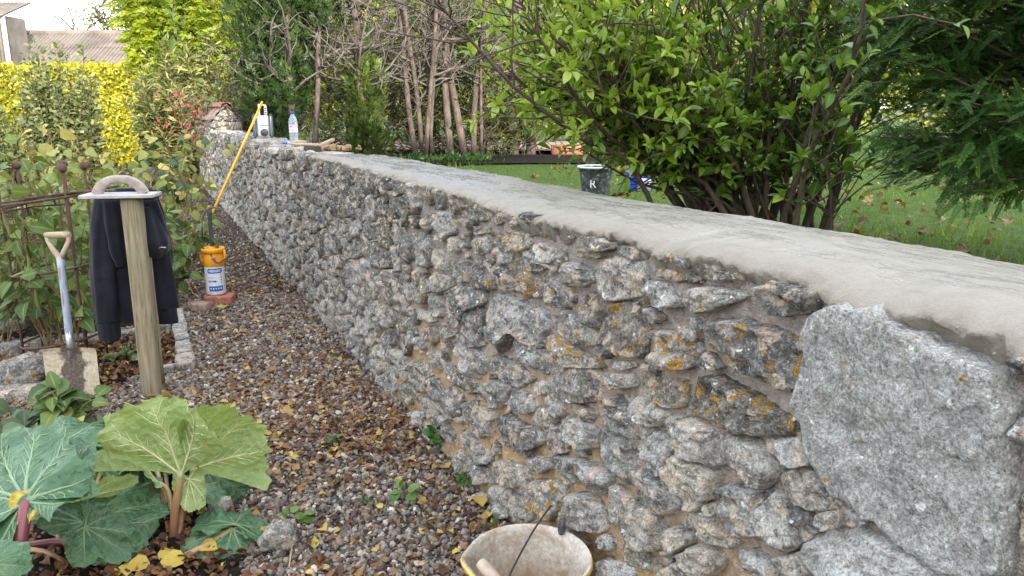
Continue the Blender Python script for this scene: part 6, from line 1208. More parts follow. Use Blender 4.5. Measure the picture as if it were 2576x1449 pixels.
# ------------------------------------------------------------------ sprayer, its lance, hose
SX, SY = -2.475, 6.30
spr = thing('garden_sprayer', 'orange and white pump sprayer with a blue label standing on a red brick', 'sprayer', (SX, SY, 0.073), 0.0)
prof = [(0.0, 0.004), (0.080, 0.0), (0.092, 0.006), (0.095, 0.02), (0.094, 0.12), (0.095, 0.238), (0.094, 0.245)]
m = MB(); m.add(*lathe(prof, 40)); m.build('tank', M['whitep'], spr, local=True)
m = MB(); m.add(*lathe([(0.096, 0.243), (0.100, 0.25), (0.101, 0.285), (0.097, 0.31), (0.092, 0.34), (0.078, 0.375), (0.05, 0.385), (0.045, 0.402), (0.0, 0.405)], 40)); m.build('shoulder', M['orange'], spr, local=True)
m = MB()
V, F = lathe([(0.084, 0.345), (0.108, 0.36), (0.112, 0.385), (0.104, 0.395), (0.098, 0.382), (0.082, 0.37)], 40); m.add(V, F)
for s in (-1, 1): m.add(*tube([(s * 0.100, -0.01, 0.26), (s * 0.116, -0.01, 0.30), (s * 0.118, -0.01, 0.345), (s * 0.108, 0, 0.375)], [0.012, 0.014, 0.014, 0.012], 8))
m.build('carry_collar', M['orange'], spr, local=True)
V, F = lathe([(0.0, 0.0), (0.017, 0.0), (0.017, 0.012), (0.014, 0.016), (0.0, 0.016)], 18); m = MB(); fa = -R(90) + 0.0; off = lambda V: rotz(rotx(V, R(90)), 0) 
a_f = math.radians(-112); DV = np.array([math.cos(a_f), math.sin(a_f), 0]); 
def on_tank(V, ang, r, z): return rotz(V @ np.array([[0, 1, 0], [0, 0, 1], [1, 0, 0]]).T @ np.eye(3), 0) 
def facing(V, ang, r, z):
    """take a shape whose face is +z and set it on the tank at an angle"""
    n = np.array([math.cos(ang), math.sin(ang), 0]); x = np.array([-math.sin(ang), math.cos(ang), 0]); return np.outer(V[:, 0], x) + np.outer(V[:, 1], [0, 0, 1]) + np.outer(V[:, 2], n) + n * r + [0, 0, z]
FA = math.radians(-68)
m.add(facing(V * [1.25, 1.25, 1], FA, 0.095, 0.315), F); valve = m.build('valve_knob', M['orange'], spr, local=True)
m = MB(); m.add(facing(V * [0.8, 0.8, 1] + [0, 0, 0.006], FA, 0.095, 0.315), F); m.build('valve_cap', M['bluep'], spr, local=True)
def label_patch(name, a0, a1, z0, z1, r, mat, parent=spr):
    a = np.linspace(a0, a1, 17); V = np.concatenate([np.stack([r * np.cos(a), r * np.sin(a), a * 0 + z], -1) for z in (z0, z1)]); m = MB(); m.add(V, [grid_faces(2, 17)]); return m.build(name, M[mat], parent, local=True)
label_patch('label', FA - 0.80, FA + 0.80, 0.035, 0.235, 0.0957, 'paper')
label_patch('label_band', FA - 0.72, FA + 0.72, 0.038, 0.082, 0.0962, 'bluep')
V = []; 
def pill(name, a0, a1, z0, z1, r, mat):
    h = (z1 - z0) / 2; n = 10; aw = h / r; pts = [(a1 - aw + aw * math.sin(t), z0 + h - h * math.cos(t)) for t in np.linspace(0, math.pi, n)]; L_ = [(a0 + aw - aw * math.sin(t), z0 + h + h * math.cos(t)) for t in np.linspace(0, math.pi, n)]; mid = [(x, z) for x in np.linspace(a1 - aw, a0 + aw, 8)[1:-1] for z in (z1,)]; bot = [(x, z0) for x in np.linspace(a0 + aw, a1 - aw, 8)[1:-1]]; ring_ = pts + mid + L_ + bot; P = np.array([[r * math.cos(x), r * math.sin(x), z] for x, z in ring_]); m = MB(); c = np.array([r * math.cos((a0 + a1) / 2), r * math.sin((a0 + a1) / 2), (z0 + z1) / 2]); n = len(P)
    top, botm = np.linspace(a0 + aw * 0.5, a1 - aw * 0.5, 12), 0; G2 = np.concatenate([np.stack([r * np.cos(top), r * np.sin(top), top * 0 + z], -1) for z in (z0, (z0 + z1) / 2, z1)]); m.add(G2, [grid_faces(3, 12)]); ea = []
    for sgn, ac in ((1, a1 - aw * 0.5), (-1, a0 + aw * 0.5)):
        q = np.array([[r * math.cos(ac + sgn * aw * math.sin(t) * 0.8), r * math.sin(ac + sgn * aw * math.sin(t) * 0.8), z0 + h - h * math.cos(t)] for t in np.linspace(0, math.pi, n if n < 12 else 12)]); cc = np.array([[r * math.cos(ac), r * math.sin(ac), z0 + h]]); k = len(q); m.add(np.concatenate([q, cc]), [np.array([[i, i + 1, k] for i in range(k - 1)])])
    return m.build(name, M[mat], spr, local=True)
pill('logo_panel', FA - 0.70, FA + 0.70, 0.188, 0.230, 0.0963, 'bluep'); pill('logo_panel', FA - 0.72, FA + 0.08, 0.115, 0.129, 0.0963, 'bluep')
def text_on(parent, s, size, ang, r, z, mat, align='CENTER', ext=0.0004, bold=0.0, squash=1.0):
    n = Vector((math.cos(ang), math.sin(ang), 0)); x = Vector((-math.sin(ang), math.cos(ang), 0))
    return lettering(s, size, M[mat], parent, Matrix(((x.x * squash, 0, n.x, n.x * r), (x.y * squash, 0, n.y, n.y * r), (0, 1, 0, z), (0, 0, 0, 1))), align, bold, ext)
def text_wrap(parent, s, size, ang, r, z, mat, adv, bold=0.0):
    for k, ch in enumerate(s):
        if ch != ' ': text_on(parent, ch, size, ang + (k - (len(s) - 1) / 2) * adv / r, r, z, mat, bold=bold)
text_wrap(spr, 'HOZELOCK', 0.026, FA, 0.0969, 0.209, 'whiteprint', 0.0142, 0.0006)
text_wrap(spr, 'Pulsar 7', 0.017, FA - 0.33, 0.0964, 0.152, 'bluep', 0.0085)
text_wrap(spr, 'PLUS', 0.011, FA - 0.42, 0.0969, 0.122, 'whiteprint', 0.009, 0.0003)
text_wrap(spr, '7L', 0.012, FA - 0.60, 0.0964, 0.098, 'bluep', 0.0075)
for k in range(4):
    m = MB(); m.add(facing(slab((0.011, 0.012, 0.0006), 1, 0, 0.0002, 1)[0], FA + 0.58, 0.0966, 0.175 - k * 0.021), [_CG[1][1]]); m.build('pictogram', M['bluep'], spr, local=True)
for k in range(5):
    m = MB(); m.add(facing(slab((0.011, 0.014, 0.0006), 1, 0, 0.0002, 1)[0], FA - 0.5 + k * 0.25, 0.0968, 0.060), [_CG[1][1]]); m.build('pictogram', M['paper'], spr, local=True)
m = MB(); V, F = lathe([(0.019, 0.40), (0.019, 0.66), (0.024, 0.668), (0.024, 0.70), (0.017, 0.725), (0.0, 0.728)], 16); m.add(V, F); m.build('pump_rod', M['greyp'], spr, local=True)
V, F = lathe([(0.0, 0.728), (0.012, 0.729), (0.012, 0.738), (0.0, 0.739)], 12); m = MB(); m.add(V, F); m.build('rod_cap', M['yellow'], spr, local=True)
T0 = np.array([SX, SY, 0.073])
hs = [T0 + np.array([0.0, -0.07, 0.36])] + [AT(x, y, SY - 0.10) for x, y in ((545, 660), (562, 655), (583, 632), (588, 600), (580, 560), (562, 530), (536, 522), (516, 533), (509, 556), (508, 580))] + [np.array(AT(511, 598, SY + 0.25))]
m = MB(); m.add(*tube((smooth_path(hs) - T0) / np.array([0.84, 0.84, 1.0]), 0.0072, 8)); m.build('hose', M['greyp'], spr, local=True)
LA = np.array([*G(487, 648)[:2], 0.02]); u_, z_ = WALL(621, 345); LB = UVZ(u_, -0.05, 1.255); dl = unit(LB - LA); LC = AT(657, 262, (LB + dl * 0.40)[1])
spr.scale = (0.84, 0.84, 1.0)
lance = thing('spray_lance', 'long yellow spray lance leaning from the gravel against the wall', 'lance', LA)
m = MB(); m.add(*tube([LA + (LC - LA) * t for t in (0.20, 0.5, 0.8, 1.0)], [0.015, 0.0145, 0.0135, 0.0125], 10)); m.build('tube', M['yellow'], lance)
m = MB(); m.add(*tube([LA + (LC - LA) * t for t in (0.0, 0.02, 0.2, 0.205)], [0.010, 0.022, 0.024, 0.015], 10)); m.build('grip', M['greyp'], lance)
m = MB(); q = LA + (LC - LA) * 0.1; m.add(*tube([q + [-0.02, -0.02, 0.05], q + [-0.045, -0.03, 0.0], q + [-0.03, -0.02, -0.06]], [0.007, 0.009, 0.006], 8)); m.build('trigger', M['yellow'], lance)
m = MB(); m.add(*tube([LC, LC + dl * 0.04], [0.016, 0.010], 10)); m.build('nozzle', M['yellow'], lance)
# string and torn label by the bricks
st = thing('garden_twine', 'loose pale twine trailing over the bricks below the sprayer', 'twine', G(520, 765)); m = MB(); m.add(*tube(smooth_path([AT(470, 705, 6.1), AT(485, 735, 6.1), AT(500, 750, 6.05), G(508, 772)]), 0.003, 5)); m.add(*tube(smooth_path([AT(540, 742, 6.12), AT(552, 752, 6.11), AT(556, 768, 6.10), G(558, 782)]), 0.003, 5)); m.build('strand', M['wood'], st)
q, f = rock((0.11, 0.06, 0.03), 241, 6, 0.25, 0.4); m = MB(); m.add(q, [f], rnd=0.9, lx=0.5); o = m.build('crumpled_leaf', M['rasp'], None); p = G(557, 779); o.location = (p[0], p[1], 0.025); tag(o, 'crumpled yellow-green leaf in front of the red brick', 'leaf')
# ------------------------------------------------------------------ rhubarb
def rhub_leaf(parent, A, tip, Nhint, mat, seed, wf=1.0, droop=0.25, cup=0.0, wave=0.055, yel=0.0, a_max=2.55, tip_droop=0.15):
    rg = np.random.default_rng(seed); A = np.asarray(A, float); Tv = np.asarray(tip, float) - A; Ln = np.linalg.norm(Tv); Tv = Tv / Ln; Nv = np.asarray(Nhint, float); Nv = unit(Nv - Tv * (Nv @ Tv)); Sv = np.cross(Tv, Nv); nt, nr = 73, 15
    veins = np.array([0.0, 0.62, -0.62, 1.25, -1.25, 1.95, -1.95]); ph = rg.uniform(0, 6.28)
    def surf(th, s):
        th, s = np.broadcast_arrays(np.asarray(th, float), np.asarray(s, float)); rho = Ln * (0.5 + 0.5 * np.cos(th)) ** 0.33; rho = rho * (1 + 0.05 * np.cos(7 * th + ph) + 0.022 * np.sin(23 * th + ph) + 0.02 * np.sin(41 * th) + 0.05 * vnoise(np.stack([th * 2.3, th * 0 + seed, th * 0], -1), seed)); r = rho * s; a = r * np.cos(th); b = r * np.sin(th) * wf
        dv = np.min(np.abs(th[..., None] - veins), -1) * s; quilt = 0.10 * Ln * np.clip(dv, 0, 0.3) * s; z = -droop * Ln * (b / Ln) ** 2 * 1.4 - tip_droop * Ln * np.clip(a / Ln, 0, 2) ** 2.2 + cup * Ln * s ** 2 * 0.5 + wave * Ln * s ** 2.2 * (np.sin(6.2 * th + ph) + 0.6 * np.sin(11.3 * th - ph)) + quilt + 0.05 * Ln * vnoise(np.stack([a / Ln * 4, b / Ln * 4, a * 0 + seed], -1), seed + 1) * s + 0.018 * Ln * vnoise(np.stack([a / Ln * 15, b / Ln * 15, a * 0 + seed], -1), seed + 2) * s
        return A + a[..., None] * Tv + b[..., None] * Sv + z[..., None] * Nv
    th = np.linspace(-a_max, a_max, nt); s = np.linspace(0.02, 1, nr); TH, S = np.meshgrid(th, s); V = surf(TH, S).reshape(-1, 3); vein = np.clip(1 - np.min(np.abs(TH[..., None] - veins), -1) * S / 0.05, 0, 1).ravel(); m = MB(); m.add(V, [grid_faces(nr, nt)], vein=vein, yel=np.full(len(V), yel) * np.clip((S.ravel() - 0.4) * 2.2, 0, 1)); lf = m.build('leaf', M[mat], parent)
    m = MB()
    for k, v in enumerate(veins):
        if abs(v) > a_max - 0.05: continue
        ss = np.linspace(0.0, 0.9, 9); P = surf(np.full(9, v) * (1 - 0.06 * ss), ss); off = Nv * (0.001 if mat == 'rh_top' else -0.001); m.add(*tube(P + off * (0 if mat == 'rh_top' else 1), np.linspace(0.0060, 0.0014, 9) * Ln / 0.35, 5, False))
        for q in range(5):
            s0 = 0.22 + 0.14 * q; sg = 1 if (q % 2) else -1
            for sg in ((1, -1) if abs(v) < 1.5 else (1 if v > 0 else -1,)):
                t = np.linspace(0, 1, 5); m.add(*tube(surf(v + sg * 0.27 * t / (0.7 + s0), s0 + 0.24 * t), np.linspace(0.0024, 0.0009, 5) * Ln / 0.35, 4, False))
    m.build('veins', M['rh_vein_top' if mat == 'rh_top' else 'rh_vein'], lf); return lf
def stalk(parent, P, r0, r1, g0, g1):
    P = smooth_path(P, 14); V, F = tube(P, np.linspace(r0, r1, 14), 10); g = np.concatenate([np.repeat(np.linspace(g0, g1, 14), 10), [g0, g1]]); m = MB(); m.add(V, F, rnd=g); return m.build('stalk', M['stalk'], parent)
CAMV = np.array([0, -1, 0.35])
r1 = thing('rhubarb_plant', 'rhubarb plant with a tall pale green leaf held upright beside the path', 'plant', G(432, 1352))
b1 = G(432, 1352); y1 = b1[1]
A1 = AT(456, 1195, y1 + 0.02); stalk(r1, [b1 + [0, 0, -0.03], AT(440, 1290, y1), AT(450, 1225, y1 + 0.01), A1], 0.016, 0.014, 0.42, 0.95)
rhub_leaf(r1, A1, AT(388, 992, y1 + 0.02), [0.05, 1, 0.15], 'rh_under', 1, 1.05, 0.34, 0.0, 0.05, 0, 1.15, 0.14)
rhub_leaf(r1, A1 + [0.02, 0.04, 0.0], AT(610, 1030, y1 + 0.22), [0.15, 0.85, 0.55], 'rh_under', 2, 0.95, 0.45, 0.0, 0.06, 0, 1.2, 0.32)
for (bx, by, ax, ay, tx, ty, dy, ty2, nh, mt, sd, wf, dr, yl) in ((440, 1345, 520, 1190, 640, 1185, 0.22, 0.30, (0.1, -0.6, 0.9), 'rh_top', 3, 0.75, 0.5, 0.0), (440, 1345, 400, 1215, 350, 1150, 0.12, 0.25, (0.1, 0.9, 0.5), 'rh_under', 4, 0.85, 0.3, 0.0), (445, 1348, 505, 1225, 545, 1250, 0.10, 0.02, (0.4, -0.4, 0.8), 'rh_top', 5, 0.7, 0.5, 0.55), (450, 1350, 475, 1205, 500, 1285, 0.06, 0.0, (-0.3, 0.8, 0.4), 'rh_under', 6, 0.6, 0.3, 0.0), (430, 1345, 470, 1150, 560, 1120, 0.35, 0.6, (0, -0.7, 0.8), 'rh_top', 7, 0.9, 0.4, 0.0), (425, 1340, 400, 1130, 300, 1095, 0.4, 0.55, (0, -0.7, 0.8), 'rh_top', 8, 0.8, 0.4, 0.1), (425, 1340, 370, 1150, 240, 1130, 0.3, 0.35, (0, -0.8, 0.7), 'rh_top', 9, 0.7, 0.35, 0.0)):
    b = G(bx, by); A = AT(ax, ay, y1 + dy); stalk(r1, [b, (b + A) / 2 + [0, 0.03, 0.05], A], 0.010, 0.008, 0.55, 0.95); rhub_leaf(r1, A, AT(tx, ty, y1 + ty2), nh, mt, sd, wf, dr, 0, 0.06, yl)
rgx = np.random.default_rng(400)
for k in range(9):
    q = G(rgx.uniform(260, 590), rgx.uniform(1180, 1330)); A = q + [0, 0, rgx.uniform(0.06, 0.22)]; d = rdir(rgx, 1)[0] * [1, 1, 0.25]; stalk(r1, [q + [0, 0, 0.0], (q + A) / 2 + [0.01, 0.01, 0], A], 0.006, 0.005, 0.5, 0.95)
    rhub_leaf(r1, A, A + d * rgx.uniform(0.10, 0.17), [0, -0.5, 0.9], 'rh_top' if k % 3 else 'rh_under', 40 + k, 0.75, 0.5, 0, 0.11, 0.35 if k % 4 == 0 else 0.0)
# leaf drooping on to the gravel
A = AT(585, 1330, 2.62); b = G(330, 1400); stalk(r1, [b + [0, 0, 0.02], AT(420, 1412, 2.5) * 1.0, G(505, 1398) + [0, 0, 0.03], A], 0.016, 0.010, 0.45, 0.9)
rhub_leaf(r1, A, AT(548, 1462, 2.40), [0.25, -0.75, 0.65], 'rh_top', 10, 0.85, 0.35, 0, 0.05, 0.0)
rhub_leaf(r1, A + [0.01, 0.01, 0.01], AT(620, 1268, 2.86), [0.3, -0.6, 0.7], 'rh_top', 11, 0.8, 0.4, 0, 0.05, 0.15)
# left plant, nearer
r2 = thing('rhubarb_plant', 'rhubarb plant with broad blue-green leaves and red stalks in the lower left corner', 'plant', G(205, 1420))
y2 = G(205, 1420)[1]
b = G(44, 1560); yl_ = 2.15; A = AT(66, 1262, yl_ + 0.08); stalk(r2, [AT(38, 1480, yl_ - 0.02), AT(48, 1380, yl_), AT(60, 1300, yl_ + 0.05), A], 0.026, 0.018, 0.0, 0.12)
rhub_leaf(r2, A, AT(150, 1085, yl_ + 0.42), [-0.05, -0.75, 0.7], 'rh_top', 12, 0.62, 0.10, 0.0, 0.05, 0.0, 2.2)
rhub_leaf(r2, A + [-0.01, 0.01, 0], AT(-40, 1090, yl_ + 0.42), [0.1, -0.75, 0.7], 'rh_top', 13, 0.55, 0.10, 0.0, 0.05, 0.0, 2.2)
rhub_leaf(r2, A + [0.01, -0.01, 0], AT(196, 1155, yl_ + 0.22), [0.1, -0.5, 0.85], 'rh_top', 14, 0.34, 0.4, 0.0, 0.07, 1.0, 2.0)
A = AT(214, 1318, y2 + 0.0); stalk(r2, [G(206, 1424), AT(210, 1380, y2), A], 0.017, 0.013, 0.0, 0.15)
rhub_leaf(r2, A, AT(412, 1240, y2 + 0.24), [0.0, -0.72, 0.8], 'rh_top', 15, 0.66, 0.42, 0.0, 0.05, 0.0, 2.3)
rhub_leaf(r2, A + [0, 0, 0.005], AT(85, 1290, y2 - 0.02), [0.1, -0.5, 0.9], 'rh_top', 16, 0.42, 0.4, 0.0, 0.07, 0.1, 2.2)
rhub_leaf(r2, A + [0.01, -0.02, 0], AT(318, 1392, y2 - 0.06), [0.1, -0.8, 0.6], 'rh_top', 17, 0.62, 0.35, 0.0, 0.06, 0.0, 2.2)
for (bx, by, ax, ay, tx, ty, dy, ty2, nh, mt, sd, wf, dr, yl) in ((190, 1400, 205, 1260, 335, 1185, 0.10, 0.22, (0.1, 0.9, 0.5), 'rh_under', 18, 0.4, 0.3, 0.0), (180, 1400, 190, 1215, 345, 1165, 0.30, 0.40, (0.1, 0.8, 0.6), 'rh_under', 19, 0.4, 0.3, 0.0), (170, 1395, 150, 1290, 65, 1285, 0.1, 0.1, (0.1, 0.7, 0.7), 'rh_under', 20, 0.4, 0.4, 0.0), (150, 1390, 120, 1150, 60, 1080, 0.5, 0.8, (0, -0.6, 0.8), 'rh_top', 21, 0.8, 0.4, 0.0), (180, 1390, 210, 1140, 280, 1085, 0.5, 0.75, (0, -0.6, 0.8), 'rh_top', 22, 0.8, 0.4, 0.2), (200, 1395, 260, 1170, 330, 1110, 0.35, 0.6, (0.1, -0.6, 0.8), 'rh_top', 23, 0.8, 0.4, 0.0)):
    b = G(bx, by); A = AT(ax, ay, y2 + dy); stalk(r2, [b, (b + A) / 2 + [0, 0.03, 0.05], A], 0.011, 0.008, 0.35, 0.9); rhub_leaf(r2, A, AT(tx, ty, y2 + ty2), nh, mt, sd, wf, dr, 0, 0.06, yl)
for P, r0, g0, g1 in (([G(72, 1392) + [0, 0, 0.03], G(140, 1385) + [0, 0, 0.035], G(205, 1388) + [0, 0, 0.03]], 0.015, 0.1, 0.25), ([G(58, 1412) + [0, 0, 0.05], G(120, 1420) + [0, 0, 0.05], G(175, 1432) + [0, 0, 0.02]], 0.010, 0.95, 0.3), ([G(20, 1520) + [0, 0, 0.03], G(60, 1500) + [0, 0, 0.04], G(110, 1480) + [0, 0, 0.03]], 0.016, 0.0, 0.1)): stalk(r2, P, r0, r0 * 0.8, g0, g1)
A = AT(-20, 1420, 1.95); rhub_leaf(r2, A, AT(78, 1378, 2.02), [0.1, -0.7, 0.7], 'rh_top', 24, 0.9, 0.3, 0.0, 0.05, 0.0, 2.3); stalk(r2, [G(10, 1520), AT(-15, 1470, 1.95), A], 0.014, 0.01, 0.1, 0.4)
# leafy herb between the rhubarb and the shovel
def herb(name, label, base, spread, h, n, seed, mat, size, rr=(0, 1), cat='plant', nobj=24, stems=7):
    rg = np.random.default_rng(seed); b = np.asarray(base, float); t = thing(name, label, cat, b); P, D = [], []; m = MB()
    for k in range(stems):
        a = rg.uniform(0, 6.28); e = b + np.array([math.cos(a) * spread * rg.uniform(0.3, 1), math.sin(a) * spread * 0.7 * rg.uniform(0.3, 1), h * rg.uniform(0.5, 1)]); st = smooth_path([b + [0, 0, -0.01], (b + e) / 2 + [0, 0, h * 0.2], e], 8); m.add(*tube(st, np.linspace(0.005, 0.0025, 8), 5, False))
        for j in range(n // stems): i = rg.integers(2, 8); d = unit(rdir(rg, 1)[0] * [1, 1, 0.4] + (e - b) * [1, 1, 0] * 2 + np.array([0, 0, 0.15])); P.append(st[i] + d * 0.02); D.append(d)
    m.build('stems', M['cane'], t); P = np.array(P); D = np.array(D); k = len(P); Fm = frames(D, unit(np.array([0, -0.3, 1]) + rdir(rg, k) * 0.35)); S = size * rg.uniform(0.6, 1.25, k); Rn = np.clip(rg.uniform(rr[0], rr[1], k), 0, 0.999); kd = rg.integers(0, 3, k); mm = RM.get(mat)
    if mm is None: mm = [leaf_meshes('herb_leaf', tp, M[mat], 8) for tp in TPL_R]
    for i in range(min(nobj, k)): place(mm[kd[i]][int(Rn[i] * 8)], 'leaf', P[i], Fm[i], S[i], t)
    if k > nobj:
        m = MB()
        for i in range(nobj, k): batch(m, TPL_R[kd[i]], P[i:i + 1], Fm[i:i + 1], S[i:i + 1], Rn[i:i + 1])
        m.build('leaves', M[mat], t, kind='stuff')
herb('leafy_herb', 'bushy green seedling in front of the shovel blade', G(180, 1090), 0.26, 0.24, 60, 301, 'rasp', 0.125, (0.0, 0.5))
herb('leafy_herb', 'low blue-green plant left of the seedling at the left edge', G(40, 1105), 0.22, 0.12, 40, 302, 'raspdark', 0.10, (0.3, 1.0))
herb('leafy_herb', 'pale yellowing low leaves between the seedling and the rhubarb', G(120, 1125), 0.24, 0.10, 44, 303, 'rasp', 0.075, (0.4, 0.9))
herb('leafy_herb', 'dark cabbage-like leaves at the back of the rhubarb', G(330, 1190), 0.30, 0.20, 44, 304, 'raspdark', 0.15, (0.4, 1.0))
herb('strawberry_plant', 'low strawberry leaves inside the vegetable bed behind the post', G(310, 905), 0.16, 0.07, 30, 305, 'rasp', 0.06, (0.0, 0.4))
herb('strawberry_plant', 'small green leaves in the soil left of the shovel', G(60, 945), 0.14, 0.07, 24, 306, 'rasp', 0.055, (0.0, 0.5))
herb('leafy_weed', 'small leafy weed on the gravel behind the round cobble', G(742, 1318), 0.05, 0.05, 9, 307, 'dirtygrass', 0.05, (0.4, 1.0), 'weed', 14, 3)
herb('leafy_weed', 'tiny weed seedling in the gravel left of the bucket', G(1018, 1252), 0.02, 0.06, 8, 308, 'dirtygrass', 0.055, (0.5, 1.0), 'weed', 8, 2)
herb('leafy_weed', 'clump of clover-like weeds at the wall foot', G(1175, 1222), 0.09, 0.06, 60, 309, 'dirtygrass', 0.028, (0.0, 0.6), 'weed', 30, 9)
herb('leafy_weed', 'upright weed growing from the wall foot', G(1103, 1128), 0.03, 0.11, 26, 310, 'dirtygrass', 0.05, (0.0, 0.7), 'weed', 26, 4)
herb('leafy_weed', 'two round green leaves beside the bucket rim', G(1235, 1345), 0.025, 0.03, 6, 311, 'dirtygrass', 0.05, (0.0, 0.4), 'weed', 6, 2)
herb('leafy_weed', 'grassy weed flat on the gravel in the middle of the path', G(930, 1270), 0.04, 0.02, 12, 312, 'dirtygrass', 0.025, (0.0, 0.4), 'weed', 16, 4)
herb('leafy_weed', 'small weed tuft on the path near the wall bend', G(845, 1118), 0.04, 0.05, 16, 313, 'dirtygrass', 0.025, (0.1, 0.5), 'weed', 20, 4)
hz = G(8, 1062); t = thing('hose_end', 'short green plastic hose end poking in at the left edge', 'hose', (hz[0], hz[1], 0.0)); m = MB(); m.add(*tube([hz + [-0.18, 0, 0.02], hz + [-0.06, 0, 0.05], hz + [0.03, 0, 0.075], hz + [0.045, 0, 0.08]], [0.013, 0.013, 0.012, 0.006], 10)); m.build('tube', M['hose'], t)
dt = thing('dry_stem', 'thin dry stem lying on the gravel below the round cobble', 'stem', G(735, 1400)); m = MB(); m.add(*tube(smooth_path([AT(745, 1300, 2.85), G(738, 1380) + [0, 0, 0.03], G(728, 1440) + [0, 0, 0.02]], 12), 0.003, 5)); m.build('stalk', M['wood'], dt)

# ------------------------------------------------------------------ mortar bucket in front of the wall
bk = thing('mortar_bucket', 'mortar-crusted cream bucket with a wire handle at the foot of the wall', 'bucket', (0.050, 2.075, 0.0), -0.25)
Rr, Hb = 0.181, 0.285
def bucket_mesh(root, R0, H, taper, mat_in, mat_out, th=0.006, oval=0.0, seed=0, spout=0.0, fill=0.02):
    n = 64; a = np.arange(n) * 2 * math.pi / n
    def ringv(r, z):
        k = 1 + oval * np.cos(2 * a) + spout * np.exp(-((np.angle(np.exp(1j * (a - 3.45)))) / 0.22) ** 2) * np.clip((z / H - 0.75) * 4, 0, 1); nz = 0.010 * vnoise(np.stack([np.cos(a) * 2.5, np.sin(a) * 2.5, a * 0 + z * 9 + seed], -1), seed); return np.stack([r * (k + nz) * np.cos(a), r * (k + nz) * np.sin(a), np.full(n, z)], -1)
    rr = lambda z: R0 * (taper + (1 - taper) * z / H); out = [ringv(rr(z) - 0.001, z) for z in np.linspace(0, H - 0.022, 7)] + [ringv(R0 + 0.004, H - 0.02), ringv(R0 + 0.009, H - 0.012), ringv(R0 + 0.009, H - 0.002), ringv(R0 + 0.005, H + 0.002)]
    m = MB(); m.add(*loft([ringv(0.001, 0.0)] + out, False)); m.build('shell', M[mat_out], root, local=True)
    inn = [ringv(R0 + 0.006, H + 0.0025), ringv(R0 - 0.003, H + 0.001), ringv(R0 - th, H - 0.012)] + [ringv(rr(z) - th, z) for z in np.linspace(H - 0.03, fill + 0.02, 12)] + [ringv(rr(0) - 0.03, fill + 0.004), ringv(rr(0) * 0.5, fill), ringv(0.001, fill + 0.004)]
    m = MB(); m.add(*loft(inn, False)); m.build('lining', M[mat_in], root, local=True)
bucket_mesh(bk, Rr, Hb, 0.74, 'bucket', 'bucketout', 0.007, 0.01, 3, 0.07)
bl = np.array(bk.location)
m = MB(); hp = smooth_path([AT(1258, 1500, 1.84), AT(1295, 1420, 2.0), AT(1345, 1330, 2.2), AT(1386, 1272, 2.325)], 14); q = rotz(hp - bl, 0.25); m.add(*tube(q, 0.0032, 7)); m.build('handle', M['iron'], bk, local=True)
c = AT(1412, 1334, 2.205); q0 = rotz(np.array([c, AT(1414, 1312, 2.21)]) - bl, 0.25); m = MB(); m.add(*tube([q0[0] - [0, 0, 0.012], q0[0], q0[1], q0[1] + [0, 0, 0.006]], [0.010, 0.012, 0.011, 0.009], 8)); m.build('handle_lug', M['blackbucket'], bk, local=True)
tw = thing('trowel', 'trowel with a mortar-crusted wooden handle standing in the cream bucket', 'trowel', AT(1230, 1430, 1.95))
h0, h1 = AT(1207, 1413, 1.99), AT(1262, 1470, 1.93); m = MB(); m.add(*tube([h0 + (h1 - h0) * t for t in (0, 0.04, 0.3, 0.7, 1.0)], [0.010, 0.017, 0.019, 0.016, 0.014], 12)); m.build('handle', M['greywood'], tw)
m = MB(); d_ = unit(h1 - h0); m.add(*tube([h1, h1 + d_ * 0.03 - [0, 0, 0.03], h1 + d_ * 0.05 - [0, 0, 0.09]], [0.007, 0.007, 0.006], 8)); m.build('tang', M['iron'], tw)
e = h1 + d_ * 0.05 - [0, 0, 0.09]; V = np.array([[0, 0, 0], [0.06, 0.01, -0.03], [0.02, 0.01, -0.15], [-0.06, 0.0, -0.03]]); m = MB(); m.add(np.concatenate([V + e, V + e + [0, 0.003, 0]]), [np.array([[0, 1, 2, 3], [7, 6, 5, 4], [0, 4, 5, 1], [1, 5, 6, 2], [2, 6, 7, 3], [3, 7, 4, 0]])]); m.build('blade', M['steel'], tw, smooth=False)

# ------------------------------------------------------------------ things standing on the wall top
def wtop(px, py, v, z): u, _ = WALL(px, py, v); return UVZ(u, v, z), u
wang = math.atan2(WD[1], WD[0])
pr, ur = wtop(664, 346, 0.22, 1.232)
rad = thing('site_radio', 'white and dark teal jobsite radio with a raised handle on the wall top', 'radio', pr, 0.28)
rw, rd, rh = 0.235, 0.16, 0.255
q, f = slab((rw * 0.60, rd, rh), 1, 0, 0.02, 6); qq = q.copy(); qq[:, 1] += 0.035 * (qq[:, 2] / rh); m = MB(); m.add(qq + [0, 0, rh / 2 + 0.008], [f]); m.build('front_body', M['silver'], rad, local=True)
for s in (-1, 1):
    q, f = slab((rw * 0.20, rd * 1.02, rh * 0.95), 2, 0, 0.018, 6); q[:, 1] += 0.035 * (q[:, 2] / rh); m = MB(); m.add(q + [s * rw * 0.395, 0.004, rh / 2 + 0.008], [f]); m.build('side_panel', M['silver'], rad, local=True)
    m = MB(); x = s * rw * 0.40
    for dx in (-0.014, 0.014): m.add(*tube([(x + dx, -rd / 2 - 0.012 - 0.0175, 0.02), (x + dx, -rd / 2 - 0.018, 0.07), (x + dx, -rd / 2 + 0.012, 0.2), (x + dx, -rd / 2 + 0.03, 0.262)], [0.009, 0.010, 0.010, 0.009], 8))
    m.add(*tube([(x, -rd / 2 + 0.03, 0.258), (x, 0.03, 0.272), (x, rd / 2, 0.25), (x, rd / 2 + 0.005, 0.03), (x, -rd / 2, 0.008)], [0.015, 0.014, 0.014, 0.014, 0.014], 8)); m.build('bumper', M['teal'], rad, local=True)
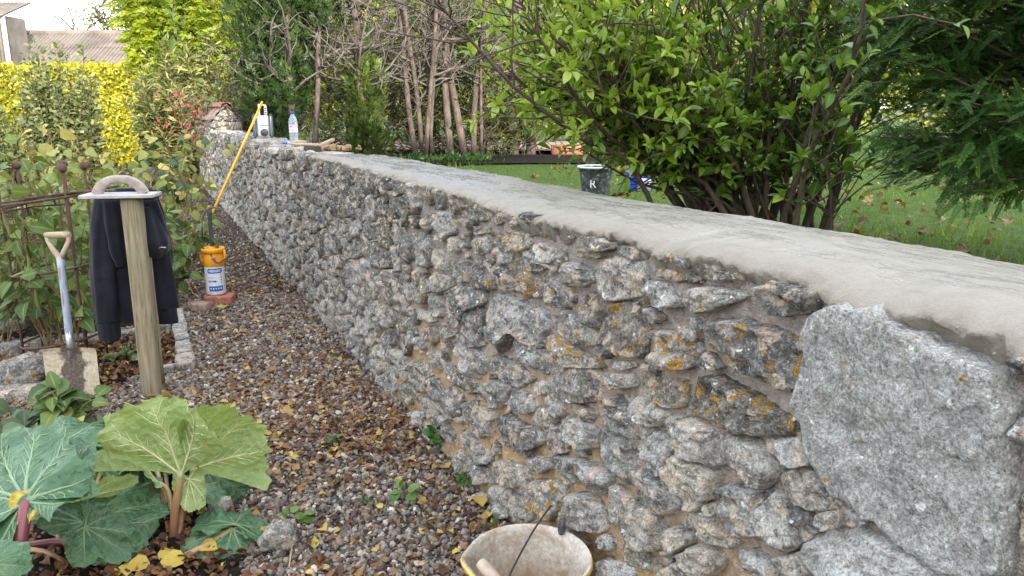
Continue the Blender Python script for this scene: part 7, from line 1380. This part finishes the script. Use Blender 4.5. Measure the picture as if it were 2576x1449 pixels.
def disc(name, x, z, r, mat, dep=0.012):
    V, F = lathe([(0.0, dep), (r * 0.9, dep), (r, dep * 0.5), (r, 0)], 24); V = V @ np.array([[1, 0, 0], [0, 0, 1], [0, -1, 0.0]]); y = -rd / 2 - 0.0175 + 0.14 * z; m = MB(); m.add(V + [x, y + 0.002, z], F); return m.build(name, M[mat], rad, local=True)
sp_ = disc('speaker', 0.012, 0.062, 0.046, 'teal'); disc('speaker_cone', 0.012, 0.062, 0.030, 'greyp', 0.018)
q, f = slab((0.10, 0.006, 0.034), 3, 0, 0.003, 3); m = MB(); m.add(q + [0.0, -rd / 2 + 0.0095, 0.195], [f]); m.build('display', M['paper'], rad, local=True)
def rtext(s, size, x, z, mat):
    return lettering(s, size, M[mat], rad, Matrix.Translation((x, -rd / 2 - 0.0195 + 0.137 * z, z)) @ Matrix.Rotation(R(90) - 0.137, 4, 'X'))
rtext('makita', 0.034, 0.012, 0.148, 'greyp'); rtext('MR', 0.018, -0.02, 0.118, 'greyp')
m = MB(); q, f = slab((0.022, 0.05, 0.155), 4, 0, 0.008, 4); m.add(q + [-0.035, 0.02, 0.315], [f]); m.build('handle_arm', M['silver'], rad, local=True)
m = MB(); q, f = slab((0.034, 0.03, 0.175), 5, 0, 0.01, 4); m.add(roty(q, 0.0) + [0.040, -0.015, 0.300], [f]); ha = m.build('handle_arm', M['silver'], rad, local=True)
m = MB()
for k in range(5): q, f = slab((0.020, 0.004, 0.014), 6, 0, 0.001, 1); m.add(q + [0.040, -0.031, 0.245 + k * 0.026], [f])
m.build('slots', M['greyp'], ha, local=True)
m = MB(); m.add(*tube([(-0.04, 0.012, 0.385), (0.0, 0.006, 0.39), (0.045, -0.005, 0.378)], [0.012, 0.013, 0.012], 8)); m.build('handle_bar', M['silver'], rad, local=True)
pbt, ub = wtop(740, 352, 0.30, 1.222)
bt = thing('water_bottle', 'clear blue plastic water bottle with a pink label standing on the wall top', 'bottle', pbt, -0.05)
m = MB(); m.add(*lathe([(0.0, 0.003), (0.036, 0.0), (0.044, 0.010), (0.043, 0.03), (0.045, 0.05), (0.042, 0.075), (0.045, 0.10), (0.044, 0.12), (0.044, 0.195), (0.045, 0.21), (0.041, 0.245), (0.026, 0.280), (0.015, 0.298), (0.0135, 0.312), (0.0, 0.313)], 32)); m.build('body', M['glass'], bt, local=True)
m = MB(); m.add(*lathe([(0.0, 0.33), (0.015, 0.329), (0.0165, 0.325), (0.0165, 0.304), (0.0135, 0.302)], 20)); m.build('cap', M['blued'], bt, local=True)
def blabel(name, z0, z1, r, mat):
    a = np.linspace(0, 2 * math.pi, 33); V = np.concatenate([np.stack([r * np.cos(a), r * np.sin(a), a * 0 + z], -1) for z in (z0, z1)]); m = MB(); m.add(V, [grid_faces(2, 33)]); return m.build(name, M[mat], bt, local=True)
blabel('label', 0.120, 0.196, 0.0452, 'paper'); blabel('label_band', 0.166, 0.196, 0.0455, 'pinklabel')
FB = math.radians(-105); text_wrap(bt, 'evian', 0.030, FB, 0.0462, 0.143, 'pink', 0.0145, 0.0005)
m = MB(); m.add(facing(np.array([[-0.018, 0, 0], [-0.006, 0.012, 0], [0, 0.004, 0], [0.007, 0.016, 0], [0.02, 0, 0]]), FB, 0.0466, 0.170), [np.array([[0, 1, 2], [2, 3, 4]])]); m.build('mountain_mark', M['bluep'], bt, local=True)
# brush, trowel, roller handle and other bits
bb, _ = wtop(772, 366, 0.14, 1.222); br = thing('hand_brush', 'wooden hand brush with dark bristles lying on the wall top', 'brush', bb, wang + math.pi + 0.55)
m = MB(); m.add(*loft([[(x, w * math.cos(a) * 0.5, 0.058 + h * math.sin(a) * 0.5) for a in np.arange(12) * math.pi / 6] for x, w, h in ((-0.20, 0.020, 0.018), (-0.17, 0.028, 0.024), (-0.10, 0.032, 0.026), (-0.04, 0.050, 0.030), (0.0, 0.058, 0.030), (0.13, 0.058, 0.030), (0.155, 0.045, 0.024))])); m.build('handle', M['wood'], br, local=True)
q, f = slab((0.17, 0.06, 0.05), 5, 0.006, 0.012, 6, 40); m = MB(); m.add(q + [0.065, 0, 0.024], [f]); m.build('bristles', M['bristle'], br, local=True)
b2, _ = wtop(708, 352, 0.12, 1.225); tr2 = thing('pointing_trowel', 'small trowel with a blue handle lying between the radio and the bottle', 'trowel', b2, wang + 0.3 + math.pi)
m = MB(); m.add(*tube([(0.02, 0, 0.022), (0.05, 0, 0.024), (0.10, 0, 0.024), (0.135, 0, 0.022)], [0.011, 0.014, 0.014, 0.010], 10)); m.build('handle', M['blued'], tr2, local=True)
V = np.array([[-0.17, 0, 0.008], [-0.05, 0.045, 0.008], [0.0, 0, 0.010], [-0.05, -0.045, 0.008]]); m = MB(); m.add(np.concatenate([V, V + [0, 0, 0.003]]), [np.array([[3, 2, 1, 0], [4, 5, 6, 7], [0, 1, 5, 4], [1, 2, 6, 5], [2, 3, 7, 6], [3, 0, 4, 7]])]); m.add(*tube([(-0.01, 0, 0.010), (0.01, 0, 0.024), (0.025, 0, 0.022)], 0.004, 6)); m.build('blade', M['steel'], tr2, local=True, smooth=False)
b3, _ = wtop(752, 358, 0.27, 1.228); t3 = thing('tool_handle', 'turned wooden tool handle lying in front of the water bottle', 'tool', b3, wang + math.pi - 0.9); m = MB(); m.add(*tube([(-0.10, 0, 0.024), (-0.08, 0, 0.024), (0, 0, 0.024), (0.07, 0, 0.024), (0.10, 0, 0.024)], [0.012, 0.021, 0.024, 0.021, 0.016], 12)); m.build('grip', M['wood'], t3, local=True); m = MB(); m.add(*tube([(0.10, 0, 0.024), (0.16, 0, 0.024)], 0.009, 8)); m.build('ferrule', M['steel'], t3, local=True)
b4, _ = wtop(818, 362, 0.36, 1.232); t4 = thing('wooden_stake', 'short pointed piece of pale wood beside the brush on the wall top', 'stake', b4, wang + 2.2); q, f = slab((0.24, 0.04, 0.028), 5, 0.003, 0.004, 4, 12); q[:, 1:] *= np.clip((0.14 - q[:, 0:1]) / 0.1, 0.15, 1); m = MB(); m.add(roty(q, 0.25) + [0, 0, 0.045], [f]); m.build('stick', M['wood'], t4, local=True)
b5, _ = wtop(782, 370, 0.06, 1.23); loose('rock', 'smooth grey pebble by the brush at the end of the fresh mortar', b5 + np.array([0, 0, 0.012]), (0.12, 0.06, 0.045), 321, wang + 0.4, 0.6, 0.0, 0, 0.2, 'stone', 0.05)
b6, _ = wtop(850, 372, 0.40, 1.235); sp6 = thing('mortar_heap', 'small heap of sandy rubble at the back edge of the wall top', 'rubble', b6)
m = MB(); rg = np.random.default_rng(5)
for k in range(26): q, f = rock(rg.uniform(0.02, 0.06, 3), 500 + k, 3, 0.2); m.add(q + b6 + [rg.normal() * 0.10, rg.normal() * 0.05, 0.0 + rg.random() * 0.03], [f])
m.build('lumps', M['core'], sp6, kind='stuff')

# ------------------------------------------------------------------ buckets on the lawn
p = AT(1498, 470, 6.9); bb2 = thing('bucket', 'black builder\'s bucket splashed with mortar on the lawn behind the wall', 'bucket', (p[0], 6.9, LZ + 0.005), 0.1)
bz = AT(1498, 421, 6.9)[2] - LZ; bucket_mesh(bb2, 0.15, bz, 0.76, 'blackbucket', 'blackbucket', 0.005, 0, 5)
m = MB(); a = np.linspace(0, 2 * math.pi, 40); m.add(*tube(np.stack([0.157 * np.cos(a), 0.157 * np.sin(a), a * 0 + bz], -1), 0.009, 8, False)); m.build('rim', M['silver'], bb2, local=True)
m = MB(); a = np.linspace(math.pi * 0.04, math.pi * 0.96, 20); m.add(*tube(np.stack([0.162 * np.cos(a), -0.162 * np.sin(a) * 0.98, bz - 0.02 - 0.055 * np.sin(a)], -1), 0.0035, 6)); m.build('handle', M['iron'], bb2, local=True)
for s_, x in (('R', -0.055),):
    ang = -1.95; rr_ = 0.1355; lettering(s_, 0.10, M['whiteprint'], bb2, Matrix(((-math.sin(ang), 0, math.cos(ang), rr_ * math.cos(ang)), (math.cos(ang), 0, math.sin(ang), rr_ * math.sin(ang)), (0, 1, 0.13, 0.135), (0, 0, 0, 1))))
p = AT(1606, 490, 7.6); tb = thing('plastic_tub', 'blue plastic tub with a white label on the lawn behind the shrub stems', 'tub', (p[0], 7.6, LZ), 0.0)
tz = AT(1606, 436, 7.6)[2] - LZ
q, f = slab((0.24, 0.20, tz), 5, 0, 0.02, 6); m = MB(); m.add(q + [0, 0, tz / 2], [f]); m.build('body', M['blued'], tb, local=True)
q, f = slab((0.135, 0.004, tz * 0.72), 5, 0, 0.001, 1); m = MB(); m.add(q + [0.035, -0.1035, tz * 0.40], [f]); m.build('label', M['paper'], tb, local=True)
m = MB(); q, f = slab((0.255, 0.215, 0.03), 5, 0, 0.012, 4); m.add(q + [0, 0, tz + 0.008], [f]); m.build('lid', M['blued'], tb, local=True)
lettering('Her', 0.062, M['bluep'], tb, Matrix.Translation((0.03, -0.1062, tz * 0.56)) @ Matrix.Rotation(R(90), 4, 'X'))
p = AT(1440, 388, 13.0); q, f = slab((1.3, 0.25, 0.16), 6, 0.006, 0.01, 4, 6); m = MB(); m.add(q, [f]); o = m.build('brick_kerb', M['brick'], None); o.location = (p[0] + 0.3, 13.0, LZ + 0.10); tag(o, 'low red brick kerb beyond the lawn', 'kerb')
